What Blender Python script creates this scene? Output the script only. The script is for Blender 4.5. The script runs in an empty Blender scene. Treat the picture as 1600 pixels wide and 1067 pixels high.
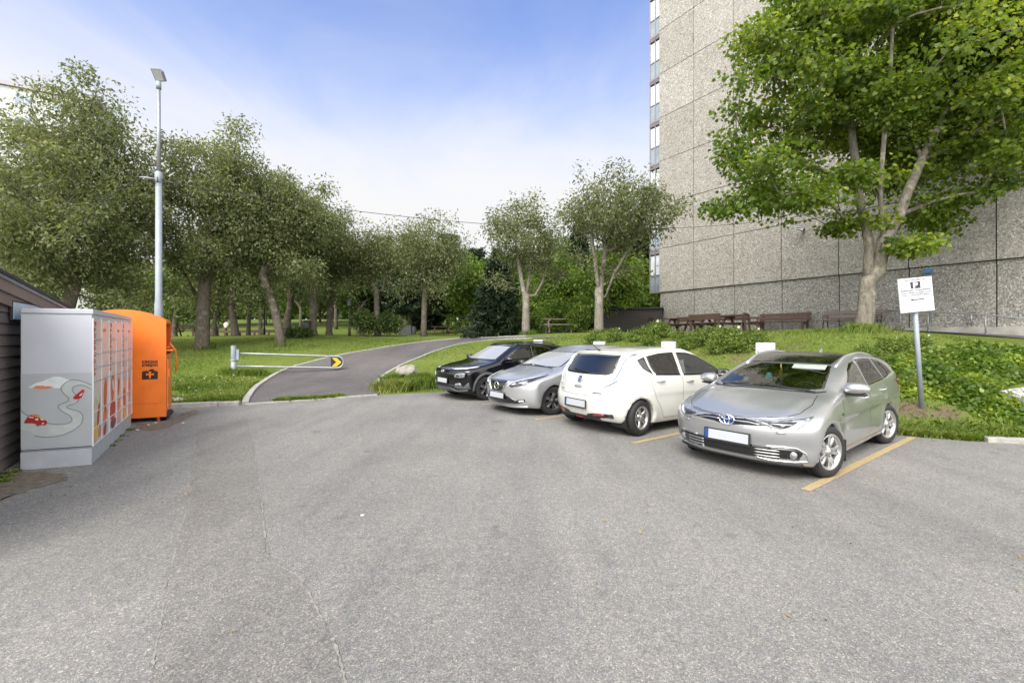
import bpy, bmesh, math, random
import numpy as np
from mathutils import Vector, Matrix, noise as mnoise
from mathutils.geometry import delaunay_2d_cdt
from mathutils.bvhtree import BVHTree

SC = bpy.context.scene
COL = SC.collection
PI = math.pi
R = math.radians

# ------------------------------------------------------------------ camera
CAM_H, FOC, CX, HY = 1.65, 690.0, 800.0, 524.0     # eye height, focal length, centre and horizon in photo pixels
cam = bpy.data.cameras.new('camera')
cam.sensor_width = 36.0
cam.lens = FOC / 1600 * 36
cam.shift_y = (HY - 533.5) / 1600
cam.clip_start, cam.clip_end = 0.05, 2000
camo = bpy.data.objects.new('camera', cam)
camo.location = (0, 0, CAM_H)
camo.rotation_euler = (R(90), 0, 0)
COL.objects.link(camo)
SC.camera = camo

# ------------------------------------------------------------------ sky, sun, exposure
SUN_EL, SUN_AZ = R(47), R(202)          # azimuth clockwise from +Y: behind the camera, a little to the left
SC.view_settings.view_transform = 'Standard'
SC.view_settings.look = 'None'
SC.view_settings.gamma = 1.0
SC.view_settings.exposure = 1.08
world = bpy.data.worlds.new('World')
SC.world = world
world.use_nodes = True
wt = world.node_tree
for n in list(wt.nodes):
    wt.nodes.remove(n)


def N(nt, kind, **kw):
    n = nt.nodes.new(kind)
    for k, v in kw.items():
        if k.startswith('i_'):
            n.inputs[k[2:].replace('_', ' ')].default_value = v
        else:
            setattr(n, k, v)
    return n


sky = N(wt, 'ShaderNodeTexSky', sky_type='NISHITA', sun_disc=False, sun_elevation=SUN_EL, sun_rotation=SUN_AZ,
        air_density=1.0, dust_density=0.6, ozone_density=3.0)
tint = N(wt, 'ShaderNodeMix', data_type='RGBA', blend_type='MULTIPLY')
tint.inputs[0].default_value = 1.0
tint.inputs[7].default_value = (1.05, 0.95, 1.06, 1)
wt.links.new(sky.outputs[0], tint.inputs[6])
bg_sky = N(wt, 'ShaderNodeBackground', i_Strength=0.14)
wt.links.new(tint.outputs[2], bg_sky.inputs['Color'])
bg_cloud = N(wt, 'ShaderNodeBackground', i_Strength=0.45)
bg_cloud.inputs['Color'].default_value = (0.90, 0.90, 0.91, 1)
tc = N(wt, 'ShaderNodeTexCoord')
sep = N(wt, 'ShaderNodeSeparateXYZ')
wt.links.new(tc.outputs['Generated'], sep.inputs[0])
# cloud layer: direction divided by height gives a flat layer seen in perspective
zc = N(wt, 'ShaderNodeMath', operation='MAXIMUM'); zc.inputs[1].default_value = 0.0
wt.links.new(sep.outputs['Z'], zc.inputs[0])
za = N(wt, 'ShaderNodeMath', operation='ADD'); za.inputs[1].default_value = 0.22
wt.links.new(zc.outputs[0], za.inputs[0])
dv = N(wt, 'ShaderNodeVectorMath', operation='DIVIDE')
cmb = N(wt, 'ShaderNodeCombineXYZ')
for k in range(3):
    wt.links.new(za.outputs[0], cmb.inputs[k])
wt.links.new(tc.outputs['Generated'], dv.inputs[0])
wt.links.new(cmb.outputs[0], dv.inputs[1])
nz = N(wt, 'ShaderNodeTexNoise', i_Scale=1.5, i_Detail=9.0, i_Roughness=0.58, i_Distortion=0.5)
mp = N(wt, 'ShaderNodeMapping'); mp.inputs['Location'].default_value = (3.1, 1.7, 0.4)
wt.links.new(dv.outputs[0], mp.inputs['Vector'])
wt.links.new(mp.outputs[0], nz.inputs['Vector'])
# amount = noise + (bright low air) - height
hr = N(wt, 'ShaderNodeMapRange', interpolation_type='SMOOTHSTEP')
hr.inputs['From Min'].default_value = 0.12; hr.inputs['From Max'].default_value = 0.64
hr.inputs['To Min'].default_value = 1.0; hr.inputs['To Max'].default_value = -0.16
wt.links.new(sep.outputs['Z'], hr.inputs['Value'])
# unseen extra cloud overhead and behind the camera, added for neutral fill light
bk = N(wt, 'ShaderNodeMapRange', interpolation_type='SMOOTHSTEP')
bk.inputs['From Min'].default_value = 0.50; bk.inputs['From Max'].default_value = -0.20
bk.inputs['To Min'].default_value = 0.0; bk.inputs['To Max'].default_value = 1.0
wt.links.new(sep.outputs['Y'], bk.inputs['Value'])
# cloud brightness raised behind the camera, out of view, as added fill light
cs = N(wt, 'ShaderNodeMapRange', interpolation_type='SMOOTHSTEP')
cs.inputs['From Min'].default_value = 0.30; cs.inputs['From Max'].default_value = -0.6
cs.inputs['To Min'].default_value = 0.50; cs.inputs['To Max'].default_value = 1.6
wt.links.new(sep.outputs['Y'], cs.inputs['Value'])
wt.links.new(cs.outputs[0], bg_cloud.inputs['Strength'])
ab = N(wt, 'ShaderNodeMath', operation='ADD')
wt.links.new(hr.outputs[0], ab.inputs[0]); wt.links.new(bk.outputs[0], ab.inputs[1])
ad = N(wt, 'ShaderNodeMath', operation='ADD')
nh = N(wt, 'ShaderNodeMath', operation='MULTIPLY'); nh.inputs[1].default_value = 0.75
wt.links.new(nz.outputs['Fac'], nh.inputs[0])
wt.links.new(nh.outputs[0], ad.inputs[0]); wt.links.new(ab.outputs[0], ad.inputs[1])
cr = N(wt, 'ShaderNodeMapRange', interpolation_type='SMOOTHSTEP')
cr.inputs['From Min'].default_value = 0.16; cr.inputs['From Max'].default_value = 1.12
wt.links.new(ad.outputs[0], cr.inputs['Value'])
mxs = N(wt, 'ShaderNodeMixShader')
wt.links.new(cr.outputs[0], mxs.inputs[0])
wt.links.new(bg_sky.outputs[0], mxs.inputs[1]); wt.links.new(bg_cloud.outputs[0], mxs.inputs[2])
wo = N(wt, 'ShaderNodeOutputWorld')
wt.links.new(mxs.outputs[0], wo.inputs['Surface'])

sun = bpy.data.lights.new('sun', 'SUN')
sun.energy = 1.8
sun.angle = R(34)
sun.color = (1.0, 0.96, 0.9)
suno = bpy.data.objects.new('sun', sun)
suno.rotation_euler = (R(90) - SUN_EL, 0, PI - SUN_AZ)
COL.objects.link(suno)
SC.cycles.max_bounces = 6
SC.cycles.diffuse_bounces = 3
SC.cycles.glossy_bounces = 3
SC.cycles.transparent_max_bounces = 12
SC.cycles.use_denoising = True


# ------------------------------------------------------------------ materials
def new_mat(name):
    m = bpy.data.materials.new(name)
    m.use_nodes = True
    nt = m.node_tree
    return m, nt, nt.nodes['Principled BSDF']


def ramp(nt, stops):
    r = nt.nodes.new('ShaderNodeValToRGB')
    e = r.color_ramp.elements
    while len(e) < len(stops):
        e.new(0.5)
    for q, (p, c) in zip(e, stops):
        q.position = p
        q.color = (*c, 1) if len(c) == 3 else c
    return r


def mat(name, col, rough=0.6, metal=0.0, var=0.12, scale=6.0, coat=0.0, bump=0.0, bscale=60.0, spec=0.5):
    m, nt, b = new_mat(name)
    tcn = N(nt, 'ShaderNodeTexCoord')
    nzn = N(nt, 'ShaderNodeTexNoise', i_Scale=scale, i_Detail=6.0, i_Roughness=0.6)
    nt.links.new(tcn.outputs['Object'], nzn.inputs['Vector'])
    r = ramp(nt, [(0.3, [c * (1 - var) for c in col]), (0.7, [min(1, c * (1 + var)) for c in col])])
    nt.links.new(nzn.outputs['Fac'], r.inputs[0])
    nt.links.new(r.outputs[0], b.inputs['Base Color'])
    b.inputs['Roughness'].default_value = rough
    b.inputs['Metallic'].default_value = metal
    b.inputs['Coat Weight'].default_value = coat
    b.inputs['Coat Roughness'].default_value = 0.04
    b.inputs['Specular IOR Level'].default_value = spec
    if bump > 0:
        n2 = N(nt, 'ShaderNodeTexNoise', i_Scale=bscale, i_Detail=5.0)
        nt.links.new(tcn.outputs['Object'], n2.inputs['Vector'])
        bp = N(nt, 'ShaderNodeBump', i_Strength=bump, i_Distance=0.01)
        nt.links.new(n2.outputs['Fac'], bp.inputs['Height'])
        nt.links.new(bp.outputs[0], b.inputs['Normal'])
    return m


def leaf_mat(name, dark, mid, light, trans=0.35, rough=0.5):
    """leaf colours vary leaf by leaf from a per-leaf random number stored on the mesh"""
    m, nt, b = new_mat(name)
    a = N(nt, 'ShaderNodeAttribute', attribute_name='leaf_rand')
    r = ramp(nt, [(0.0, dark), (0.5, mid), (1.0, light)])
    nt.links.new(a.outputs['Fac'], r.inputs[0])
    nt.links.new(r.outputs[0], b.inputs['Base Color'])
    b.inputs['Roughness'].default_value = rough
    b.inputs['Specular IOR Level'].default_value = 0.35
    tr = N(nt, 'ShaderNodeBsdfTranslucent')
    br = N(nt, 'ShaderNodeMix', data_type='RGBA', blend_type='MULTIPLY')
    br.inputs[0].default_value = 1.0
    br.inputs[7].default_value = (1.5, 1.5, 0.7, 1)
    nt.links.new(r.outputs[0], br.inputs[6])
    nt.links.new(br.outputs[2], tr.inputs['Color'])
    mx = N(nt, 'ShaderNodeMixShader')
    mx.inputs[0].default_value = trans
    nt.links.new(b.outputs[0], mx.inputs[1]); nt.links.new(tr.outputs[0], mx.inputs[2])
    nt.links.new(mx.outputs[0], nt.nodes['Material Output'].inputs['Surface'])
    return m


# ------------------------------------------------------------------ mesh helper
class MB:
    def __init__(s):
        s.v, s.f, s.m, s.sm = [], [], [], []

    def add(s, vs, fs, mi=0, smooth=False):
        o = len(s.v)
        s.v.extend([tuple(map(float, p)) for p in vs])
        for f in fs:
            s.f.append(tuple(int(i) + o for i in f))
            s.m.append(mi)
            s.sm.append(smooth)
        return s

    def box(s, c, size, rot=None, mi=0):
        hx, hy, hz = [d / 2 for d in size]
        P = [Vector((x, y, z)) for x in (-hx, hx) for y in (-hy, hy) for z in (-hz, hz)]
        if rot is not None:
            P = [rot @ p for p in P]
        P = [p + Vector(c) for p in P]
        return s.add(P, [(0, 1, 3, 2), (4, 6, 7, 5), (0, 4, 5, 1), (2, 3, 7, 6), (0, 2, 6, 4), (1, 5, 7, 3)], mi)

    def bar(s, a, b, w, h, mi=0):
        """box section from a to b"""
        a, b = Vector(a), Vector(b)
        d = b - a
        q = d.to_track_quat('X', 'Z').to_matrix()
        return s.box((a + b) / 2, (d.length, w, h), q, mi)

    def tube(s, pts, r, n=8, mi=0, caps=True, smooth=True, phase=0.0):
        pts = [Vector(p) for p in pts]
        rs = r if isinstance(r, (list, tuple, np.ndarray)) else [r] * len(pts)
        t0 = (pts[1] - pts[0]).normalized()
        up = Vector((0, 0, 1)) if abs(t0.z) < 0.9 else Vector((1, 0, 0))
        nrm = (up - t0 * up.dot(t0)).normalized()
        V, F = [], []
        for i, p in enumerate(pts):
            t = (pts[min(i + 1, len(pts) - 1)] - pts[max(i - 1, 0)])
            t = t.normalized() if t.length > 1e-9 else t0
            nrm = (nrm - t * nrm.dot(t))
            nrm = nrm.normalized() if nrm.length > 1e-6 else t.orthogonal().normalized()
            bn = t.cross(nrm)
            for k in range(n):
                a = 2 * PI * k / n + phase
                V.append(p + (nrm * math.cos(a) + bn * math.sin(a)) * rs[i])
        for i in range(len(pts) - 1):
            for k in range(n):
                a, b = i * n + k, i * n + (k + 1) % n
                F.append((a, b, b + n, a + n))
        s.add(V, F, mi, smooth)
        if caps:
            o = len(s.v) - len(V)
            s.f.append(tuple(o + k for k in reversed(range(n)))); s.m.append(mi); s.sm.append(False)
            s.f.append(tuple(o + len(V) - n + k for k in range(n))); s.m.append(mi); s.sm.append(False)
        return s

    def lathe(s, prof, n=24, M=None, mi=0, smooth=True, closed=False):
        """prof: list of (r, z) turned round z, then moved by matrix M"""
        V, F = [], []
        for r, z in prof:
            for k in range(n):
                a = 2 * PI * k / n
                p = Vector((r * math.cos(a), r * math.sin(a), z))
                V.append(M @ p if M is not None else p)
        L = len(prof)
        for i in range(L if closed else L - 1):
            for k in range(n):
                a, b = i * n + k, i * n + (k + 1) % n
                c, d = ((i + 1) % L) * n + k, ((i + 1) % L) * n + (k + 1) % n
                F.append((a, b, d, c))
        return s.add(V, F, mi, smooth)

    def prism(s, poly, O, U, W, D, t, mi=0):
        """polygon in the plane O + u*U + w*W, extruded by t along D (from O towards O + t*D)"""
        O, U, W, D = Vector(O), Vector(U), Vector(W), Vector(D)
        n = len(poly)
        a = [O + U * p[0] + W * p[1] for p in poly]
        b = [p + D * t for p in a]
        F = [tuple(range(n, 2 * n)), tuple(reversed(range(n)))]
        F += [(i, (i + 1) % n, n + (i + 1) % n, n + i) for i in range(n)]
        return s.add(a + b, F, mi)

    def build(s, name, mats, parent=None, bevel=0.0, seg=2, loc=None, fixn=True):
        me = bpy.data.meshes.new(name)
        me.from_pydata(s.v, [], s.f)
        me.polygons.foreach_set('material_index', s.m)
        me.polygons.foreach_set('use_smooth', s.sm)
        for m in (mats if isinstance(mats, (list, tuple)) else [mats]):
            me.materials.append(m)
        if bevel > 0 or fixn:
            bm = bmesh.new(); bm.from_mesh(me)
            if fixn:
                bmesh.ops.recalc_face_normals(bm, faces=bm.faces)
            if bevel > 0:
                es = [e for e in bm.edges if len(e.link_faces) == 2 and e.calc_face_angle(0) > R(35)]
                bmesh.ops.bevel(bm, geom=es, offset=bevel, segments=seg, affect='EDGES', profile=0.6, clamp_overlap=True)
            bm.to_mesh(me); bm.free()
        me.update()
        return link(name, me, parent, loc)


def link(name, me, parent=None, loc=None):
    o = bpy.data.objects.new(name, me)
    COL.objects.link(o)
    if parent is not None:
        o.parent = parent
    if loc is not None:
        o.location = loc
    return o


def tag(o, label, cat, group=None):
    o['label'] = label
    o['category'] = cat
    if group:
        o['group'] = group
    return o


def thing(name, label, cat, loc=(0, 0, 0), rotz=0.0, group=None, scale=None):
    o = bpy.data.objects.new(name, None)
    o.empty_display_size = 0.2
    COL.objects.link(o)
    o.location = loc
    o.rotation_euler = (0, 0, rotz)
    if scale is not None:
        o.scale = scale
    return tag(o, label, cat, group)


def struct(o, kind='structure'):
    o['kind'] = kind
    return o


def dup(root, loc, rotz, label=None, scale=None):
    """a copy of a thing with copies of its parts and sub-parts (mesh data shared)"""
    def rec(o, par):
        c = o.copy()
        COL.objects.link(c)
        if par is not None:
            c.parent = par
        for ch in list(o.children):
            rec(ch, c)
        return c
    r = rec(root, None)
    r.location = loc
    r.rotation_euler = (0, 0, rotz)
    if scale is not None:
        r.scale = scale
    if label:
        r['label'] = label
    return r


def text_mesh(body, size, bold=0.0, align='LEFT', spacing=1.0):
    cu = bpy.data.curves.new('txt', 'FONT')
    cu.body = body
    cu.size = size
    cu.align_x = align
    cu.offset = bold
    cu.space_character = spacing
    cu.resolution_u = 3
    cu.extrude = 0.0015
    o = bpy.data.objects.new('txt', cu)
    COL.objects.link(o)
    dg = bpy.context.evaluated_depsgraph_get()
    me = bpy.data.meshes.new_from_object(o.evaluated_get(dg))
    V = [v.co.copy() for v in me.vertices]
    F = [tuple(p.vertices) for p in me.polygons]
    bpy.data.objects.remove(o); bpy.data.curves.remove(cu); bpy.data.meshes.remove(me)
    return V, F


def add_text(mb, body, size, O, U, W, D, mi=0, bold=0.0, align='LEFT', lift=0.002, spacing=1.0):
    V, F = text_mesh(body, size, bold, align, spacing)
    O, U, W, D = Vector(O), Vector(U), Vector(W), Vector(D)
    mb.add([O + U * v.x + W * v.y + D * (v.z + lift) for v in V], F, mi)


def smooth_rand(seed):
    return random.Random(seed)
# ------------------------------------------------------------------ terrain
LOT = [(-40, 8.0), (-14, 8.2), (-9.9, 9.1), (-7.81, 10.05), (-6.41, 10.5), (-5.0, 11.35), (-3.73, 12.2), (-2.9, 12.55), (-2.16, 12.85), (-0.6, 13.9), (0.9, 14.75),
       (1.75, 14.3), (3.2, 12.0), (4.85, 9.6), (6.35, 7.3), (7.1, 6.92), (7.95, 6.72), (9.3, 6.3), (14, 4.6), (40, -4), (40, -40), (-40, -40)]
CTRL = [(x, y, 0.0) for x, y in LOT[2:18]] + [
    (-40, 8, 0), (14, 4.6, 0), (-4, 8, 0), (3, 6, 0), (-10, 4, 0), (8, 2, 0), (0, 11, 0),
    (-8, 13, .06), (-6.2, 14, .05), (-5.9, 16, .10), (-9.5, 16, .2), (-14, 14, .35), (-24, 15, .5), (-14, 19, .65), (-24, 22, 1.0),
    (-15.4, 22, .97), (-11.5, 22, 1.07), (-8, 20, .72), (-6, 18, .42), (-13, 28, 1.62), (-20, 30, 1.6), (-9, 30, 1.6), (-6, 30, 1.62), (-35, 30, 1.5),
    (-30, 45, 1.5), (-18, 45, 1.52), (0, 45, 1.8), (25, 45, 1.9), (-45, 80, 4.4), (-20, 78, 4.2), (0, 80, 3.6), (45, 80, 3.6),
    (-3.2, 16, .22), (-1.4, 16, .42), (-2.6, 18.5, .72), (-5.0, 22, .95), (-1.5, 21, 1.2), (-3.0, 25, 1.34),
    (0.6, 17.2, .9), (.87, 23, 1.68), (4.1, 21, 1.74), (2.2, 18, 1.25), (3.2, 16, 1.0), (6, 24, 1.80), (9, 28, 1.85), (3, 30, 1.72), (13.0, 21.2, 1.85), (10.4, 25.2, 1.83), (15.3, 18, 1.84), (11, 21.5, 1.83), (8.5, 23.5, 1.8), (9, 20, 1.78), (6.5, 20.5, 1.74),
    (4.2, 13, .42), (5.7, 10.4, .36), (7.4, 8.0, .34), (6.2, 12.5, 1.05), (7.6, 11.6, 1.25), (9.2, 11.2, 1.45), (10.4, 13, 1.79), (8.2, 14.6, 1.72), (6.4, 17.5, 1.75),
    (9.3, 17, 1.76), (12.2, 18.3, 1.84), (12.5, 15.5, 1.83), (15.2, 16.4, 1.78), (17.2, 13.2, 1.42), (14.5, 13.2, 1.5), (15, 11.6, 1.2), (22, 10, 1.2),
    (10.2, 8.6, .62), (12.2, 9.6, .98), (14, 8.6, .8), (9, 7.4, .3), (20, 6, .8)]
CT = np.array(CTRL, float)


def _phi(r2):
    return 0.5 * r2 * np.log(np.maximum(r2, 1e-12))


def _fit(C, lam=0.02):
    n = len(C)
    d2 = ((C[:, None, :2] - C[None, :, :2]) ** 2).sum(2)
    A = np.zeros((n + 3, n + 3))
    A[:n, :n] = _phi(d2) + lam * np.eye(n)
    A[:n, n] = 1; A[:n, n + 1:] = C[:, :2]
    A[n, :n] = 1; A[n + 1:, :n] = C[:, :2].T
    return np.linalg.solve(A, np.concatenate([C[:, 2], [0, 0, 0]]))


_W = _fit(CT)


def inside(P, poly):
    x, y = P[:, 0], P[:, 1]
    r = np.zeros(len(P), bool)
    n = len(poly)
    for i in range(n):
        x1, y1 = poly[i]; x2, y2 = poly[(i + 1) % n]
        c = (y1 > y) != (y2 > y)
        xi = (x2 - x1) * (y - y1) / ((y2 - y1) if y2 != y1 else 1e-9) + x1
        r ^= c & (x < xi)
    return r


def poly_dist(P, poly, closed=True):
    d = np.full(len(P), 1e9)
    n = len(poly)
    for i in range(n if closed else n - 1):
        a = np.array(poly[i]); b = np.array(poly[(i + 1) % n])
        ab = b - a
        t = np.clip(((P - a) @ ab) / (ab @ ab + 1e-12), 0, 1)
        d = np.minimum(d, np.linalg.norm(P - a - t[:, None] * ab, axis=1))
    return d


def tps(P):
    Q = np.stack([np.clip(P[:, 0], -55, 45), np.clip(P[:, 1], 4, 85)], 1)
    out = np.zeros(len(Q))
    for s in range(0, len(Q), 20000):
        q = Q[s:s + 20000]
        d2 = ((q[:, None, :] - CT[None, :, :2]) ** 2).sum(2)
        out[s:s + 20000] = _phi(d2) @ _W[:-3] + _W[-3] + q @ _W[-2:]
    return out


def ground_z(P):
    """height of lawn and banks; below zero inside the car park"""
    P = np.atleast_2d(np.asarray(P, float))
    z = tps(P)
    d = poly_dist(P, LOT)
    ins = inside(P, LOT)
    d0 = d
    d = np.maximum(d - .18, 0)
    s = np.clip(d / 1.0, 0, 1)
    zo = np.maximum(z, 0.03) * s + (1 - s) * np.minimum(0.10 * d + 0.0, 0.05)
    zo = np.clip(zo, 0.0, 6.5)
    return np.where(ins, -np.minimum(0.25, d0 * 0.35), zo)


def gz(x, y):
    return float(ground_z([[x, y]])[0])


def at(px, py, y0=4.5, y1=110.0):
    """where the sight line through photo pixel (px, py) meets the ground"""
    Y = np.arange(y0, y1, 0.04)
    X = (px - CX) / FOC * Y
    Z = CAM_H - (py - HY) / FOC * Y
    g = ground_z(np.stack([X, Y], 1))
    g = np.maximum(g, 0)
    hit = np.nonzero(Z <= g)[0]
    i = hit[0] if len(hit) else len(Y) - 1
    return float(X[i]), float(Y[i]), float(g[i])


def spot(px, Y):
    x = (px - CX) / FOC * Y
    return x, Y, gz(x, Y)


def zat(py, Y):
    return CAM_H - (py - HY) / FOC * Y


# path edges, read off the ground they cross
PL = [(383, 631), (393, 613), (412, 597), (437, 582), (475, 569), (540, 554), (600, 543.5), (650, 536), (700, 531), (745, 528), (800, 526.4), (850, 525.8)]
PR = [(592, 617), (588, 603), (596, 590), (615, 577), (645, 563), (675, 551), (705, 541), (735, 535), (775, 531), (815, 529), (850, 528.2), (890, 527.6)]
PATH_L = [at(*p)[:2] for p in PL]
PATH_R = [at(*p)[:2] for p in PR]


def resample(pts, n):
    P = np.array(pts, float)
    # Catmull-Rom through the points, then even spacing
    out = []
    for i in range(len(P) - 1):
        p0, p1, p2, p3 = P[max(i - 1, 0)], P[i], P[i + 1], P[min(i + 2, len(P) - 1)]
        for t in np.linspace(0, 1, 12, endpoint=False):
            out.append(0.5 * ((2 * p1) + (-p0 + p2) * t + (2 * p0 - 5 * p1 + 4 * p2 - p3) * t * t + (-p0 + 3 * p1 - 3 * p2 + p3) * t ** 3))
    out.append(P[-1])
    out = np.array(out)
    s = np.concatenate([[0], np.cumsum(np.linalg.norm(np.diff(out, axis=0), axis=1))])
    u = np.linspace(0, s[-1], n)
    return np.stack([np.interp(u, s, out[:, k]) for k in range(out.shape[1])], 1)


NPATH = 90
EL, ER = resample(PATH_L, NPATH), resample(PATH_R, NPATH)
PATH_POLY = [tuple(p) for p in EL] + [tuple(p) for p in ER[::-1]]
# tarmac walk by the tower block
WALK = [at(*p, y0=9)[:2] for p in [(1420, 516.5), (1470, 519.5), (1520, 525), (1560, 530), (1600, 535)]]


def axis(a, fine0, fine1, b, step, grow=1.25):
    v = list(np.arange(fine0, fine1 + 1e-6, step))
    s, x, lo = step, fine0, []
    while x > a:
        s *= grow; x -= s; lo.append(max(x, a))
    s, x, hi = step, fine1, []
    while x < b:
        s *= grow; x += s; hi.append(min(x, b))
    return np.array(lo[::-1] + v + hi)


GXS, GYS = axis(-400, -19, 20, 400, 0.3), axis(-60, 6, 31, 600, 0.3)
GG = np.stack(np.meshgrid(GXS, GYS), -1).reshape(-1, 2)
GZ = ground_z(GG)
rng = np.random.default_rng(5)
_und = np.array([mnoise.noise(Vector((x * .35, y * .35, 0))) for x, y in GG]) * 0.05
_dl = np.clip(poly_dist(GG, LOT) / 2, 0, 1)
GZ = np.where(inside(GG, LOT), GZ, GZ + _und * _dl)
GZ = np.where(inside(GG, PATH_POLY) & ~inside(GG, LOT), GZ - 0.10, GZ)


def ground_material():
    m, nt, b = new_mat('lawn_soil')
    t = N(nt, 'ShaderNodeTexCoord')
    n1 = N(nt, 'ShaderNodeTexNoise', i_Scale=0.35, i_Detail=8.0, i_Roughness=0.65)
    n2 = N(nt, 'ShaderNodeTexNoise', i_Scale=9.0, i_Detail=8.0, i_Roughness=0.75)
    n3 = N(nt, 'ShaderNodeTexNoise', i_Scale=60.0, i_Detail=4.0, i_Roughness=0.8)
    for n in (n1, n2, n3):
        nt.links.new(t.outputs['Object'], n.inputs['Vector'])
    r1 = ramp(nt, [(0.32, (.085, .125, .020)), (0.5, (.130, .170, .030)), (0.68, (.20, .205, .05))])
    r2 = ramp(nt, [(0.3, (.055, .085, .017)), (0.52, (.13, .175, .034)), (0.72, (.24, .25, .08))])
    nt.links.new(n1.outputs['Fac'], r1.inputs[0]); nt.links.new(n2.outputs['Fac'], r2.inputs[0])
    mx = N(nt, 'ShaderNodeMix', data_type='RGBA'); mx.inputs[0].default_value = 0.45
    nt.links.new(r1.outputs[0], mx.inputs[6]); nt.links.new(r2.outputs[0], mx.inputs[7])
    # bare earth where the mesh says so
    a = N(nt, 'ShaderNodeAttribute', attribute_name='bare')
    ad = N(nt, 'ShaderNodeMath', operation='MULTIPLY_ADD'); ad.inputs[1].default_value = 0.9; 
    nt.links.new(n2.outputs['Fac'], ad.inputs[0]); nt.links.new(a.outputs['Fac'], ad.inputs[2])
    st = N(nt, 'ShaderNodeMapRange'); st.inputs['From Min'].default_value = 0.85; st.inputs['From Max'].default_value = 1.1
    nt.links.new(ad.outputs[0], st.inputs['Value'])
    rs = ramp(nt, [(0.3, (.10, .072, .048)), (0.7, (.20, .15, .105))])
    nt.links.new(n3.outputs['Fac'], rs.inputs[0])
    m2 = N(nt, 'ShaderNodeMix', data_type='RGBA')
    nt.links.new(st.outputs[0], m2.inputs[0]); nt.links.new(mx.outputs[2], m2.inputs[6]); nt.links.new(rs.outputs[0], m2.inputs[7])
    nt.links.new(m2.outputs[2], b.inputs['Base Color'])
    b.inputs['Roughness'].default_value = 0.9
    b.inputs['Specular IOR Level'].default_value = 0.15
    bp = N(nt, 'ShaderNodeBump', i_Strength=0.9, i_Distance=0.06)
    nt.links.new(n2.outputs['Fac'], bp.inputs['Height']); nt.links.new(bp.outputs[0], b.inputs['Normal'])
    return m


nx, ny = len(GXS), len(GYS)
me = bpy.data.meshes.new('ground')
idx = np.arange(nx * ny).reshape(ny, nx)
quads = np.stack([idx[:-1, :-1], idx[:-1, 1:], idx[1:, 1:], idx[1:, :-1]], -1).reshape(-1, 4)
me.from_pydata(np.column_stack([GG, GZ]).tolist(), [], quads.tolist())
me.polygons.foreach_set('use_smooth', [True] * len(quads))
BARE = [((7.3, 8.05), 0.40, .9), ((7.75, 7.8), 0.35, .8), ((5.9, 10.6), .6, .9), ((4.9, 11.8), .55, .8), ((3.6, 14.2), .5, .8), ((7.6, 12.0), .8, .55), ((6.5, 14.0), 1.0, .5), ((6.3, 12.2), .7, .6), ((4.7, 15.2), 1.0, .55),
        ((-8.6, 10.9), .7, .8), ((-15.4, 22.1), .7, .7), ((-11.5, 22.1), .5, .6), ((13.0, 15.2), .8, .5), ((10.4, 12.9), .8, .3)]
bare = np.zeros(len(GG))
for (bx, by), br, bs in BARE:
    bare = np.maximum(bare, bs * np.exp(-(((GG[:, 0] - bx) ** 2 + (GG[:, 1] - by) ** 2) / br ** 2)))
at_ = me.attributes.new('bare', 'FLOAT', 'POINT')
at_.data.foreach_set('value', bare.astype(np.float32))
me.materials.append(ground_material())
struct(link('ground', me))


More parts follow.
